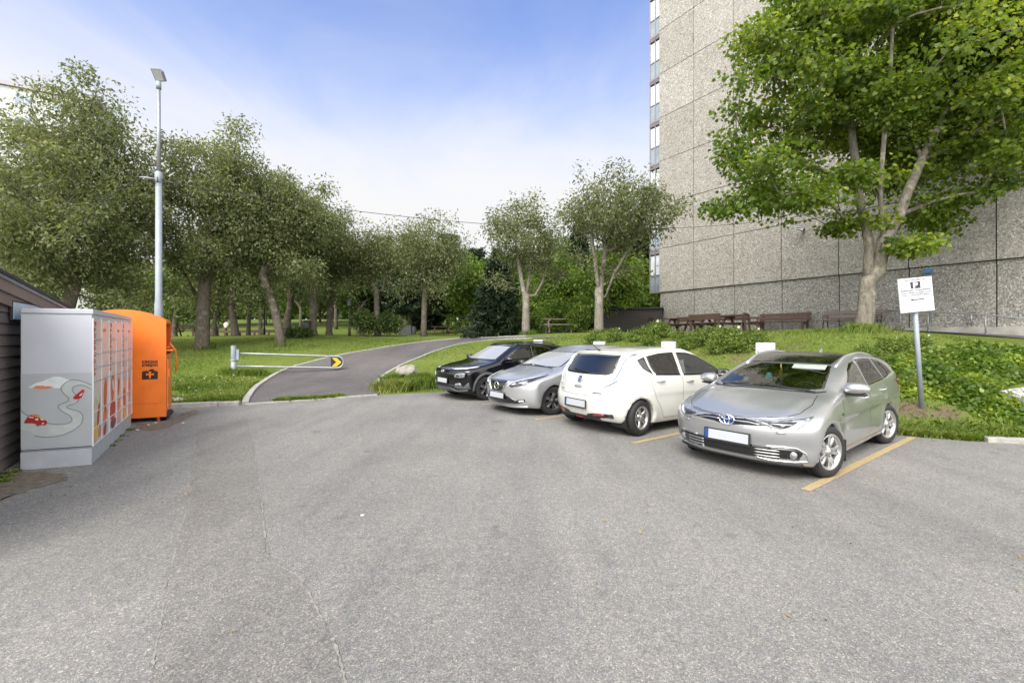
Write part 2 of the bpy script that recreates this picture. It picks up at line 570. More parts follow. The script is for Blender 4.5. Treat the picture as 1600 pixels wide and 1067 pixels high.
# ------------------------------------------------------------------ asphalt
def asphalt_material(name, base, warm, speck=.52, worn=0.16):
    m, nt, b = new_mat(name)
    t = N(nt, 'ShaderNodeTexCoord')
    big = N(nt, 'ShaderNodeTexNoise', i_Scale=0.35, i_Detail=6.0, i_Roughness=0.6)
    mid = N(nt, 'ShaderNodeTexNoise', i_Scale=14.0, i_Detail=6.0, i_Roughness=0.7)
    vo = N(nt, 'ShaderNodeTexVoronoi', i_Scale=185.0)
    v2 = N(nt, 'ShaderNodeTexVoronoi', i_Scale=90.0)
    for n in (big, mid, vo, v2):
        nt.links.new(t.outputs['Object'], n.inputs['Vector'])
    stone = N(nt, 'ShaderNodeSeparateColor')
    nt.links.new(vo.outputs['Color'], stone.inputs[0])
    d = [c * (1 - .62 * speck) for c in base]
    l = [min(1, c * (1 + .55 * speck)) for c in base]
    hot = [min(1, c * (1 + 1.15 * speck)) for c in warm]
    r = ramp(nt, [(0.0, d), (0.30, [c * .82 for c in base]), (0.62, base), (0.84, l), (0.93, warm), (1.0, hot)])
    nt.links.new(stone.outputs[0], r.inputs[0])
    st2 = N(nt, 'ShaderNodeSeparateColor')
    nt.links.new(v2.outputs['Color'], st2.inputs[0])
    r2 = ramp(nt, [(0.0, (.80,) * 3), (0.6, (1.0,) * 3), (0.9, (1.12, 1.08, 1.03)), (1.0, (1.45, 1.36, 1.24))])
    nt.links.new(st2.outputs[1], r2.inputs[0])
    m1 = N(nt, 'ShaderNodeMix', data_type='RGBA', blend_type='MULTIPLY'); m1.inputs[0].default_value = 1.0
    nt.links.new(r.outputs[0], m1.inputs[6]); nt.links.new(r2.outputs[0], m1.inputs[7])
    rb = ramp(nt, [(0.3, (1 - worn,) * 3), (0.7, (1 + worn,) * 3)])
    nt.links.new(big.outputs['Fac'], rb.inputs[0])
    m2 = N(nt, 'ShaderNodeMix', data_type='RGBA', blend_type='MULTIPLY'); m2.inputs[0].default_value = 1.0
    nt.links.new(m1.outputs[2], m2.inputs[6]); nt.links.new(rb.outputs[0], m2.inputs[7])
    rm = ramp(nt, [(0.3, (.86,) * 3), (0.7, (1.14,) * 3)])
    nt.links.new(mid.outputs['Fac'], rm.inputs[0])
    m3 = N(nt, 'ShaderNodeMix', data_type='RGBA', blend_type='MULTIPLY'); m3.inputs[0].default_value = 1.0
    nt.links.new(m2.outputs[2], m3.inputs[6]); nt.links.new(rm.outputs[0], m3.inputs[7])
    # worn lanes, darker drips and pale dusty areas
    ln = N(nt, 'ShaderNodeTexNoise', i_Scale=1.0, i_Detail=5.0, i_Roughness=.6)
    lm = N(nt, 'ShaderNodeMapping'); lm.inputs['Rotation'].default_value = (0, 0, -.98); lm.inputs['Scale'].default_value = (1.1, .16, 1)
    nt.links.new(t.outputs['Object'], lm.inputs[0]); nt.links.new(lm.outputs[0], ln.inputs['Vector'])
    r4 = ramp(nt, [(.34, (.84, .84, .85)), (.5, (1, 1, 1)), (.68, (1.13, 1.12, 1.09))])
    nt.links.new(ln.outputs['Fac'], r4.inputs[0])
    st = N(nt, 'ShaderNodeTexNoise', i_Scale=2.3, i_Detail=3.0, i_Roughness=.5)
    nt.links.new(t.outputs['Object'], st.inputs['Vector'])
    r5 = ramp(nt, [(.25, (.74, .74, .75)), (.34, (1, 1, 1))])
    nt.links.new(st.outputs['Fac'], r5.inputs[0])
    m4 = N(nt, 'ShaderNodeMix', data_type='RGBA', blend_type='MULTIPLY'); m4.inputs[0].default_value = 1.0
    m5 = N(nt, 'ShaderNodeMix', data_type='RGBA', blend_type='MULTIPLY'); m5.inputs[0].default_value = 1.0
    nt.links.new(m3.outputs[2], m4.inputs[6]); nt.links.new(r4.outputs[0], m4.inputs[7])
    nt.links.new(m4.outputs[2], m5.inputs[6]); nt.links.new(r5.outputs[0], m5.inputs[7])
    nt.links.new(m5.outputs[2], b.inputs['Base Color'])
    b.inputs['Roughness'].default_value = 0.85
    b.inputs['Specular IOR Level'].default_value = 0.3
    bp = N(nt, 'ShaderNodeBump', i_Strength=0.5, i_Distance=0.004)
    nt.links.new(vo.outputs['Distance'], bp.inputs['Height']); nt.links.new(bp.outputs[0], b.inputs['Normal'])
    return m


M_ASPH = asphalt_material('car_park_asphalt', (.200, .197, .190), (.26, .24, .215))
M_PATCH = asphalt_material('patched_asphalt', (.186, .181, .172), (.24, .218, .195), 0.55, 0.2)
M_PATH = asphalt_material('path_asphalt', (.115, .107, .107), (.15, .13, .125), 0.45, 0.22)


def cdt_fill(outline, step, extra_loops=()):
    """triangulated polygon with inner points on a grid of the given step: returns 2-D verts and faces"""
    O = np.array(outline, float)
    vs = [Vector(p) for p in O]
    es = [(i, (i + 1) % len(O)) for i in range(len(O))]
    for lp in extra_loops:
        b = len(vs)
        vs += [Vector(p) for p in lp]
        es += [(b + i, b + (i + 1) % len(lp)) for i in range(len(lp))]
    x0, y0 = O.min(0); x1, y1 = O.max(0)
    gx, gy = np.meshgrid(np.arange(x0 + step / 2, x1, step), np.arange(y0 + step / 2, y1, step))
    G = np.stack([gx.ravel(), gy.ravel()], 1)
    if len(G):
        G = G[inside(G, outline)]
    if len(G):
        G = G[poly_dist(G, outline) > step * .45]
        for lp in extra_loops:
            G = G[poly_dist(G, lp) > step * .3]
        vs += [Vector(p) for p in G]
    res = delaunay_2d_cdt(vs, es, [list(range(len(O)))], 1, 1e-6)
    return [tuple(v) for v in res[0]], [tuple(f) for f in res[2]]


def densify(poly, step, closed=True):
    out = []
    n = len(poly)
    for i in range(n if closed else n - 1):
        a, b = np.array(poly[i], float), np.array(poly[(i + 1) % n], float)
        k = max(1, int(np.linalg.norm(b - a) / step))
        out += [tuple(a + (b - a) * j / k) for j in range(k)]
    if not closed:
        out.append(tuple(poly[-1]))
    return out


mb = MB()
mb.add([(x, y, 0.0) for x, y in LOT], [tuple(range(len(LOT)))])
struct(mb.build('car_park', M_ASPH))


def flat(px, py):
    Y = FOC * CAM_H / (py - HY)
    return ((px - CX) / FOC * Y, Y)


# long repair strip in the asphalt, its two seams and a small patch at its head
seamL = [flat(*p) for p in [(306, 672), (303, 720), (296, 775), (277, 840), (262, 905), (250, 985), (236, 1067), (224, 1150)]]
seamR = [flat(*p) for p in [(386, 652), (394, 690), (402, 745), (410, 800), (415, 840), (418, 872), (436, 885), (470, 905), (492, 945), (520, 1000), (540, 1067), (560, 1150)]]
mb = MB()
rl, rr = resample(seamL, 60), resample(seamR, 60)
rnd = random.Random(3)
V = []
for a, b in zip(rl, rr):
    V += [(a[0] + rnd.uniform(-.012, .012), a[1], .004), (b[0] + rnd.uniform(-.012, .012), b[1], .004)]
mb.add(V, [(2 * i, 2 * i + 1, 2 * i + 3, 2 * i + 2) for i in range(59)])
struct(mb.build('asphalt_patch', M_PATCH, fixn=False))
M_SEAM = mat('seam_grit', (.228, .216, .194), .9, var=.35, scale=25)
def ribbon(pts, w, z, jit=0.0, seed=1):
    r_ = random.Random(seed)
    P = np.array(pts, float)
    T = np.gradient(P, axis=0); T /= np.linalg.norm(T, axis=1)[:, None] + 1e-9
    Nn = np.stack([-T[:, 1], T[:, 0]], 1)
    V, F = [], []
    for i, (p, n) in enumerate(zip(P, Nn)):
        a, b = w / 2 * (1 + r_.uniform(-jit, jit)), w / 2 * (1 + r_.uniform(-jit, jit))
        V += [(*(p - n * a), z), (*(p + n * b), z)]
        if i:
            F.append((2 * i - 2, 2 * i - 1, 2 * i + 1, 2 * i))
    return V, F
for nm, s, sd in (('asphalt_seam', seamL, 1), ('asphalt_seam', seamR, 2)):
    mb = MB()
    rs_ = resample(s, 400); r_ = random.Random(sd); k = 0
    while k < 390:
        e = min(400, k + r_.randrange(4, 26))
        if e - k > 2:
            mb.add(*ribbon(rs_[k:e] + np.array([[r_.uniform(-.012, .012), 0]] * (e - k)), .011, .0055, 1.0, sd + k))
        k = e + r_.randrange(1, 9)
    struct(mb.build(nm, M_SEAM, fixn=False))

# path with its pale edging
mb = MB()
V = []
for i in range(NPATH):
    for k in range(7):
        p = EL[i] + (ER[i] - EL[i]) * k / 6
        V.append((p[0], p[1], max(gz(p[0], p[1]), 0.0) + 0.012))
mb.add(V, [(i * 7 + k, i * 7 + k + 1, i * 7 + k + 8, i * 7 + k + 7) for i in range(NPATH - 1) for k in range(6)], 0, True)
struct(mb.build('path', M_PATH, fixn=False))
M_KERB = mat('kerb_stone', (.33, .32, .29), .85, var=.25, scale=9, bump=.5, bscale=60)


def kerb(pts, w, h, name, gap=0.9, seed=2, top=0.0, lot=False):
    """row of kerb stones following the ground"""
    r_ = random.Random(seed)
    L = np.concatenate([[0], np.cumsum(np.linalg.norm(np.diff(pts, axis=0), axis=1))])
    mb = MB()
    s = 0.0
    while s < L[-1] - .1:
        e = min(s + gap * r_.uniform(.9, 1.1), L[-1])
        u = np.linspace(s + .008, e - .008, 5)
        P = np.stack([np.interp(u, L, pts[:, 0]), np.interp(u, L, pts[:, 1])], 1)
        T = np.gradient(P, axis=0); T /= np.linalg.norm(T, axis=1)[:, None]
        Nn = np.stack([-T[:, 1], T[:, 0]], 1)
        V = []
        hh = h * r_.uniform(.8, 1.15)
        off = r_.uniform(-.008, .008)
        for p, n in zip(P, Nn):
            z = max(gz(*p), 0) if not lot else 0.0
            for sx, zz in ((-1, -.1), (-1, hh * .9), (-.8, hh), (.8, hh), (1, hh * .9), (1, -.1)):
                q = p + n * (sx * w / 2 + off)
                V.append((q[0], q[1], z + zz + top))
        F = [(i * 6 + k, i * 6 + k + 1, i * 6 + k + 7, i * 6 + k + 6) for i in range(4) for k in range(5)]
        F += [tuple(range(6)), tuple(24 + k for k in reversed(range(6)))]
        mb.add(V, F)
        s = e
    return struct(mb.build(name, M_KERB))


kerb(EL[:86], .14, .055, 'path_kerb', 1.0, 3)
kerb(ER[4:80], .10, .035, 'path_kerb', 1.0, 4)
lk = resample([(-13.5, 8.15), (-9.9, 9.1), (-7.81, 10.03), (-6.45, 10.47)], 60)
kerb(lk, .16, .09, 'car_park_kerb', 1.0, 5, lot=True)
kerb(resample([(-6.35, 10.5), (-5.0, 11.35), (-3.73, 12.2)], 40), .13, .03, 'car_park_kerb', .9, 6, lot=True)
kerb(resample([(7.35, 6.88), (7.95, 6.74), (9.3, 6.32), (14, 4.62)], 60), .15, .085, 'car_park_kerb', 1.0, 7, lot=True)
kerb(resample([(1.8, 14.2), (3.2, 12.0), (4.85, 9.6), (6.3, 7.4)], 60), .14, .06, 'car_park_kerb', 1.0, 8, lot=True)

# stall lines
def paint_mat():
    m, nt, b = new_mat('yellow_line_paint')
    t = N(nt, 'ShaderNodeTexCoord')
    n = N(nt, 'ShaderNodeTexNoise', i_Scale=30.0, i_Detail=8.0, i_Roughness=0.85)
    nt.links.new(t.outputs['Object'], n.inputs['Vector'])
    r = ramp(nt, [(0.36, (.19, .165, .125)), (0.46, (.33, .255, .145)), (0.6, (.44, .315, .14)), (0.8, (.46, .36, .19))])
    nt.links.new(n.outputs['Fac'], r.inputs[0]); nt.links.new(r.outputs[0], b.inputs['Base Color'])
    b.inputs['Roughness'].default_value = .7
    return m
M_LINE = paint_mat()
LINES = [((1258, 766), (1426, 683)), ((989, 692.5), (1061, 678)), ((836, 656), (884, 649.2)), ((752, 632.6), (776, 629.6))]
for k, (a, b) in enumerate(LINES):
    A, B = np.array(flat(*a)), np.array(flat(*b))
    d = (B - A) / np.linalg.norm(B - A)
    if k:
        d = np.array([.815, .579]); B = A + d * (4.2 if k < 3 else 3.4)
    mb = MB()
    mb.add(*ribbon([A + (B - A) * t for t in np.linspace(0, 1, 40)], .095, .005, .10, k))
    struct(mb.build('stall_line', M_LINE, fixn=False))
# ------------------------------------------------------------------ tower block on the right
B0 = Vector((9.13, 27.4, 0)); BT = Vector((.557, -.831, 0)).normalized(); BN = Vector((BT.y, -BT.x, 0))   # along the end wall, outwards
if BN.dot(Vector((-1, -1, 0))) < 0:
    BN = -BN
UP = Vector((0, 0, 1))


def bp_(t, z, out=0.0):
    return B0 + BT * t + UP * z + BN * out


def wall_px(px, py, out=0.0):
    """(t, z) on the tower wall behind a photo pixel"""
    r = (px - CX) / FOC
    o = B0 + BN * out
    t = (r * o.y - o.x) / (BT.x - r * BT.y)
    Y = o.y + BT.y * t
    return t, zat(py, Y)


def aggregate_material(name, base, dark, light):
    m, nt, b = new_mat(name)
    t = N(nt, 'ShaderNodeTexCoord')
    v = N(nt, 'ShaderNodeTexVoronoi', i_Scale=32.0)
    v2 = N(nt, 'ShaderNodeTexVoronoi', i_Scale=16.0)
    n1 = N(nt, 'ShaderNodeTexNoise', i_Scale=0.8, i_Detail=6.0, i_Roughness=0.6)
    mpz = N(nt, 'ShaderNodeMapping'); mpz.inputs['Scale'].default_value = (3.0, 3.0, .25)
    n2 = N(nt, 'ShaderNodeTexNoise', i_Scale=1.2, i_Detail=5.0)
    for q in (v, v2, n1):
        nt.links.new(t.outputs['Object'], q.inputs['Vector'])
    nt.links.new(t.outputs['Object'], mpz.inputs['Vector']); nt.links.new(mpz.outputs[0], n2.inputs['Vector'])
    s = N(nt, 'ShaderNodeSeparateColor'); nt.links.new(v.outputs['Color'], s.inputs[0])
    s2 = N(nt, 'ShaderNodeSeparateColor'); nt.links.new(v2.outputs['Color'], s2.inputs[0])
    r = ramp(nt, [(0, dark), (.38, [c * .85 for c in base]), (.72, base), (.90, light), (1, [min(1, c * 1.35) for c in light])])
    nt.links.new(s.outputs[0], r.inputs[0])
    r2 = ramp(nt, [(0, (.62, .62, .64)), (.2, (.95,) * 3), (.85, (1.02,) * 3), (1, (1.28, 1.26, 1.2))])
    nt.links.new(s2.outputs[1], r2.inputs[0])
    m1 = N(nt, 'ShaderNodeMix', data_type='RGBA', blend_type='MULTIPLY'); m1.inputs[0].default_value = 1
    nt.links.new(r.outputs[0], m1.inputs[6]); nt.links.new(r2.outputs[0], m1.inputs[7])
    a = N(nt, 'ShaderNodeAttribute', attribute_name='panel_tone')
    sm = N(nt, 'ShaderNodeMath', operation='ADD'); nt.links.new(n1.outputs['Fac'], sm.inputs[0]); nt.links.new(a.outputs['Fac'], sm.inputs[1])
    sm2 = N(nt, 'ShaderNodeMath', operation='MULTIPLY_ADD'); sm2.inputs[1].default_value = .5
    nt.links.new(n2.outputs['Fac'], sm2.inputs[0]); nt.links.new(sm.outputs[0], sm2.inputs[2])
    r3 = ramp(nt, [(.25, (.80, .79, .77)), (.75, (1, 1, 1)), (1.0, (1.1, 1.09, 1.06))])
    mr = N(nt, 'ShaderNodeMath', operation='MULTIPLY'); mr.inputs[1].default_value = .62
    nt.links.new(sm2.outputs[0], mr.inputs[0]); nt.links.new(mr.outputs[0], r3.inputs[0])
    m2 = N(nt, 'ShaderNodeMix', data_type='RGBA', blend_type='MULTIPLY'); m2.inputs[0].default_value = 1
    nt.links.new(m1.outputs[2], m2.inputs[6]); nt.links.new(r3.outputs[0], m2.inputs[7])
    nt.links.new(m2.outputs[2], b.inputs['Base Color'])
    b.inputs['Roughness'].default_value = .9; b.inputs['Specular IOR Level'].default_value = .25
    bpn = N(nt, 'ShaderNodeBump', i_Strength=.7, i_Distance=.02)
    nt.links.new(v.outputs['Distance'], bpn.inputs['Height']); nt.links.new(bpn.outputs[0], b.inputs['Normal'])
    return m


M_AGG = aggregate_material('exposed_aggregate', (.415, .392, .352), (.275, .26, .232), (.52, .495, .45))
M_AGG2 = aggregate_material('base_aggregate', (.345, .33, .30), (.185, .177, .16), (.47, .45, .41))
M_JOINT = mat('joint_sealant', (.035, .034, .032), .8)
M_CONC = mat('cast_concrete', (.36, .345, .305), .9, var=.22, scale=2.5, bump=.3, bscale=40)
M_FRAME = mat('mauve_aluminium', (.30, .27, .29), .45, .3)
def glass_mat(name, col, rough=.03, spec=.9):
    m, nt, b = new_mat(name)
    t = N(nt, 'ShaderNodeTexCoord'); n = N(nt, 'ShaderNodeTexNoise', i_Scale=1.5)
    nt.links.new(t.outputs['Object'], n.inputs['Vector'])
    r = ramp(nt, [(.3, [c * .85 for c in col]), (.7, [min(1, c * 1.15) for c in col])])
    nt.links.new(n.outputs['Fac'], r.inputs[0]); nt.links.new(r.outputs[0], b.inputs['Base Color'])
    b.inputs['Roughness'].default_value = rough
    b.inputs['Specular IOR Level'].default_value = spec
    b.inputs['Coat Weight'].default_value = 1.0; b.inputs['Coat Roughness'].default_value = .02
    return m
M_PANE = glass_mat('bright_window', (.62, .66, .70))
M_FROST = glass_mat('frosted_balcony_panel', (.24, .29, .33), .25)

tower = thing('tower_block', 'tall tower block with bare pebble concrete end wall and glazed balconies', 'building', (B0.x, B0.y, 1.2))
OT = -Vector(tower.location)
Z1, ST, PW = 4.31, 2.7, 2.375
TMAX, NST = PW * 11, 8


def tb(p):
    return p + OT


mb = MB()
tone = []
rt = random.Random(11)


def panel(mb, t0, t1, z0, z1, out, thick, g=.017, mi=0):
    c = (bp_(t0, z0, out) + bp_(t1, z1, out)) / 2 - BN * thick / 2
    q = Matrix((BT, BN, UP)).transposed()
    mb.box(tb(c), (t1 - t0 - 2 * g, thick, z1 - z0 - 2 * g), q, mi)
    tone.extend([rt.uniform(-.22, .22)] * 8)


for j in range(NST):
    for i in range(11):
        panel(mb, i * PW, (i + 1) * PW, Z1 + j * ST, Z1 + (j + 1) * ST, rt.uniform(-.004, .004), .16)
o = mb.build('facade', M_AGG, tower, bevel=0.0)
a = o.data.attributes.new('panel_tone', 'FLOAT', 'POINT'); a.data.foreach_set('value', tone[:len(o.data.vertices)])
tone.clear()
mb = MB()
for i in range(11):
    panel(mb, i * PW, (i + 1) * PW, 0.9, Z1 - .0, -.09, .14)
o = mb.build('base_wall', M_AGG2, tower)
a = o.data.attributes.new('panel_tone', 'FLOAT', 'POINT'); a.data.foreach_set('value', tone[:len(o.data.vertices)])
q = Matrix((BT, BN, UP)).transposed()
mb = MB()      # dark structure seen in the joints, and the far walls
mb.box(tb(bp_(TMAX / 2, (Z1 + NST * ST) / 2 + .4, -6.2)), (TMAX - .05, 12.0, Z1 + NST * ST - .8), q)
mb.build('core', M_JOINT, tower)
mb = MB()
mb.box(tb(bp_(TMAX / 2, Z1 + NST * ST + .2, -5.9)), (TMAX + .2, 12.2, .4), q)
mb.build('roof', M_CONC, tower)
# stack of glazed balconies past the corner
for j in range(-0, NST):
    z = Z1 + j * ST
    bo = MB()
    bo.box(tb(bp_(-.45, z + .06, -3.0)), (.86, 5.6, .12), q)
    bo.box(tb(bp_(-.45, z + ST - .13, -3.0)), (.86, 5.6, .22), q)
    for k in range(3):
        bo.box(tb(bp_(-.45, z + ST - .23 + k * .09, -.19)), (.88, .03, .025), q)
    for tt in (-.86, -.46, -.05):
        bo.box(tb(bp_(tt, z + ST / 2, -.24)), (.07, .08, ST - .26), q)
    bo.box(tb(bp_(-.45, z + 1.12, -.24)), (.76, .075, .05), q)
    bal = bo.build('balcony', M_FRAME, tower)
    m2 = MB(); m2.box(tb(bp_(-.45, z + .61, -.25)), (.76, .02, .95), q); m2.build('parapet_panel', M_FROST, bal)
    m2 = MB(); m2.box(tb(bp_(-.45, z + 1.76, -.26)), (.76, .016, 1.2), q); m2.build('pane', M_PANE, bal)
# concrete plinth strip at the right
mb = MB()
t0, t1 = wall_px(1405, 512)[0], TMAX
mb.box(tb(bp_((t0 + t1) / 2, 1.45, -.01)), (t1 - t0, .16, 1.0), q)
mb.box(tb(bp_(t0 - 2.2, 1.42, -.01)), (2.4, .16, .98), q)
mb.build('plinth', M_CONC, tower, bevel=.01)
# tarmac walk and ramp along the wall
mb = MB()
V = []
for k in range(31):
    t = t0 - 1.4 + k * .45
    for w in (.02, .5, 1.0, 1.55 if k > 2 else 1.1):
        p = bp_(t, 0, w)
        V.append((p.x, p.y, gz(p.x, p.y) + .025))
mb.add(V, [(k * 4 + c, k * 4 + c + 1, k * 4 + c + 5, k * 4 + c + 4) for k in range(30) for c in range(3)], 0, True)
struct(mb.build('walkway', M_PATH, fixn=False))

M_GALV = mat('galvanised_steel', (.33, .35, .365), .45, .7, var=.15, scale=12)
M_GALVP = mat('grey_painted_steel', (.27, .30, .33), .5, .2, var=.1, scale=9)
M_DARKST = mat('dark_steel', (.03, .03, .032), .5, .3)
# handrail on the ramp
def rail_pt(px, py, out=.75):
    t, z = wall_px(px, py, out)
    return bp_(t, z, out)
hr0 = [rail_pt(*p) for p in [(1386, 485), (1452, 487), (1540, 491.5), (1600, 498), (1680, 507)]]
base = hr0[0].copy()
hand = thing('handrail', 'thin galvanised handrail beside the ramp along the concrete wall', 'handrail', (base.x, base.y, gz(base.x, base.y)))
ho = Vector(hand.location)
mb = MB(); mb.tube([p - ho for p in hr0], .024, 8); mb.build('rail', M_GALV, hand)
for px, yt in ((1407, 485.5), (1450, 487), (1540, 491.5), (1660, 505)):
    p = rail_pt(px, yt)
    mb = MB(); mb.tube([p - ho, Vector((p.x, p.y, gz(p.x, p.y) - .05)) - ho], .022, 8)
    mb.box(Vector((p.x, p.y, gz(p.x, p.y) + .04)) - ho, (.1, .1, .02)); mb.build('post', M_GALV, hand)
# wall fittings
def wall_thing(name, label, cat, px, py, out=.0):
    t, z = wall_px(px, py)
    p = bp_(t, z, out)
    return thing(name, label, cat, p, math.atan2(BT.y, BT.x))
M_WHITEP = mat('white_plastic', (.58, .59, .59), .4, var=.05)
M_BLUE = mat('blue_enamel', (.05, .20, .42), .4, var=.1)
wc = wall_thing('security_camera', 'small white camera on the concrete tower wall left of the maple', 'camera', 1256, 361)
s = -1.0    # local -y or +y is outwards
OUTL = 1.0 if (Matrix.Rotation(math.atan2(BT.y, BT.x), 3, 'Z') @ Vector((0, 1, 0))).dot(BN) > 0 else -1.0
mb = MB(); mb.box((0, OUTL * .05, .02), (.12, .10, .14)); mb.tube([(0, OUTL * .1, .05), (-.06, OUTL * .32, .03)], .02, 8); mb.build('bracket', M_GALV, wc, bevel=.008)
mb = MB(); mb.tube([(-.16, OUTL * .30, .10), (.16, OUTL * .38, -.02)], .065, 10); mb.box((0, OUTL * .34, .12), (.42, .2, .02), Matrix.Rotation(.3, 3, 'Y')); mb.build('housing', M_WHITEP, wc, bevel=.006)
mb = MB(); mb.tube([(.16, OUTL * .38, -.02), (.175, OUTL * .384, -.026)], .055, 12); mb.build('lens', M_DARKST, wc)
bb = wall_thing('meter_box', 'small blue box on a pipe against the tower wall above the parking sign', 'box', 1451, 424)
mb = MB(); mb.box((0, OUTL * .09, 0), (.24, .16, .16)); mb.build('box', M_BLUE, bb, bevel=.015)
mb = MB(); mb.tube([(.03, OUTL * .08, -.08), (.03, OUTL * .08, -2.0)], .018, 8); mb.tube([(.09, OUTL * .08, -.08), (.09, OUTL * .08, -2.0)], .012, 8); mb.build('pipe', M_GALV, bb)
tap = wall_thing('standpipe', 'short grey water tap standing by the plinth under the handrail', 'tap', 1519, 497)
mb = MB(); mb.tube([(0, OUTL * .12, -.28), (0, OUTL * .12, .16)], .022, 8); mb.build('pipe', M_GALV, tap)
mb = MB(); mb.tube([(-.12, OUTL * .12, .17), (.09, OUTL * .12, .17)], .026, 8); mb.tube([(.09, OUTL * .12, .17), (.09, OUTL * .12, .10)], .02, 8); mb.build('head', M_DARKST, tap)

# ------------------------------------------------------------------ pale block far off behind the left trees
M_WB = mat('white_render', (.48, .48, .47), .85, var=.06, scale=.5)
M_WIN = glass_mat('far_window', (.20, .24, .29))
fb = thing('white_apartment_block', 'pale apartment block showing through the top of the left trees', 'building', (-82, 46, 1.0), 0)
fa, fz = Vector((-82, 46, 0)), Vector((-56.5, 60, 0))
fd = (fz - fa).normalized(); fn = Vector((fd.y, -fd.x, 0)); fq = Matrix((fd, fn, UP)).transposed(); fo = -Vector(fb.location)
L = (fz - fa).length
mb = MB(); mb.box((fa + fz) / 2 + fo - fn * 5 + UP * 16.6, (L, 10, 33.2), fq); mb.build('wall', M_WB, fb)
mb = MB(); mb.box((fa + fz) / 2 + fo - fn * 5 + UP * 33.5, (L + .6, 10.6, .5), fq); mb.build('roof', M_FRAME, fb)
for j in range(11):
    for i in range(8):
        c = fa + fd * (1.8 + i * 3.4) + UP * (2.2 + j * 2.85 + 1.2) + fo
        m2 = MB(); m2.box(c + fn * .03, (1.9, .08, 1.35), fq); w = m2.build('window', M_WHITEP, fb)
        m2 = MB()
        for sx in (-.45, .45):
            m2.box(c + fd * sx + fn * .085, (.78, .03, 1.15), fq)
        m2.build('pane', M_WIN, w)
# ------------------------------------------------------------------ trees
def bark_mat(name, c1, c2, lich=None):
    m, nt, b = new_mat(name)
    t = N(nt, 'ShaderNodeTexCoord')
    mpn = N(nt, 'ShaderNodeMapping'); mpn.inputs['Scale'].default_value = (1, 1, .3)
    n = N(nt, 'ShaderNodeTexNoise', i_Scale=14.0, i_Detail=8.0, i_Roughness=.7)
    n2 = N(nt, 'ShaderNodeTexNoise', i_Scale=3.2, i_Detail=6.0, i_Roughness=.7)
    nt.links.new(t.outputs['Object'], mpn.inputs[0]); nt.links.new(mpn.outputs[0], n.inputs['Vector']); nt.links.new(t.outputs['Object'], n2.inputs['Vector'])
    r = ramp(nt, [(.32, c1), (.68, c2)])
    nt.links.new(n.outputs['Fac'], r.inputs[0])
    r2 = ramp(nt, [(.52, (0, 0, 0)), (.66, (1, 1, 1))])
    nt.links.new(n2.outputs['Fac'], r2.inputs[0])
    mx = N(nt, 'ShaderNodeMix', data_type='RGBA')
    nt.links.new(r2.outputs[0], mx.inputs[0]); nt.links.new(r.outputs[0], mx.inputs[6])
    mx.inputs[7].default_value = (*(lich or c2), 1)
    nt.links.new(mx.outputs[2], b.inputs['Base Color'])
    b.inputs['Roughness'].default_value = .9; b.inputs['Specular IOR Level'].default_value = .2
    bpn = N(nt, 'ShaderNodeBump', i_Strength=.8, i_Distance=.03)
    nt.links.new(n.outputs['Fac'], bpn.inputs['Height']); nt.links.new(bpn.outputs[0], b.inputs['Normal'])
    return m


M_BARK = bark_mat('grey_brown_bark', (.060, .048, .036), (.165, .140, .110), (.20, .18, .15))
M_BARKL = bark_mat('pale_maple_bark', (.095, .082, .064), (.25, .225, .185), (.33, .30, .23))
M_BARKG = bark_mat('pale_grey_bark', (.11, .098, .08), (.29, .26, .215), (.34, .31, .26))
M_LEAFG = leaf_mat('grey_green_leaf', (.072, .094, .037), (.160, .184, .088), (.31, .32, .19), .48)
M_LEAFM = leaf_mat('maple_leaf', (.056, .098, .011), (.128, .192, .025), (.32, .36, .055), .5)
M_LEAFB = leaf_mat('bright_green_leaf', (.060, .105, .014), (.125, .20, .028), (.23, .30, .06), .42)
M_LEAFD = leaf_mat('mid_green_leaf', (.042, .075, .018), (.088, .135, .034), (.18, .22, .07), .42)
M_NEEDLE = leaf_mat('dark_needles', (.008, .018, .008), (.018, .035, .014), (.042, .065, .024), .12)


def leaf_shape(kind):
    """flat outline in (u across, v along); v from 0 to 1"""
    if kind == 'maple':
        return [(0, 0), (.28, .08), (.5, .22), (.34, .42), (.52, .62), (.24, .66), (0, 1), (-.24, .66), (-.52, .62), (-.34, .42), (-.5, .22), (-.28, .08)]
    if kind == 'spray':        # a twig of several leaflets seen as one jagged blade
        return [(0, 0), (.42, .12), (.22, .28), (.50, .46), (.2, .58), (.36, .8), (0, 1), (-.36, .78), (-.22, .6), (-.5, .44), (-.2, .3), (-.42, .14)]
    if kind == 'needle':
        return [(0, 0), (.5, .4), (.12, .5), (.34, .82), (0, 1), (-.34, .82), (-.12, .5), (-.5, .4)]
    return [(0, 0), (.5, .35), (.38, .75), (0, 1), (-.38, .75), (-.5, .35)]


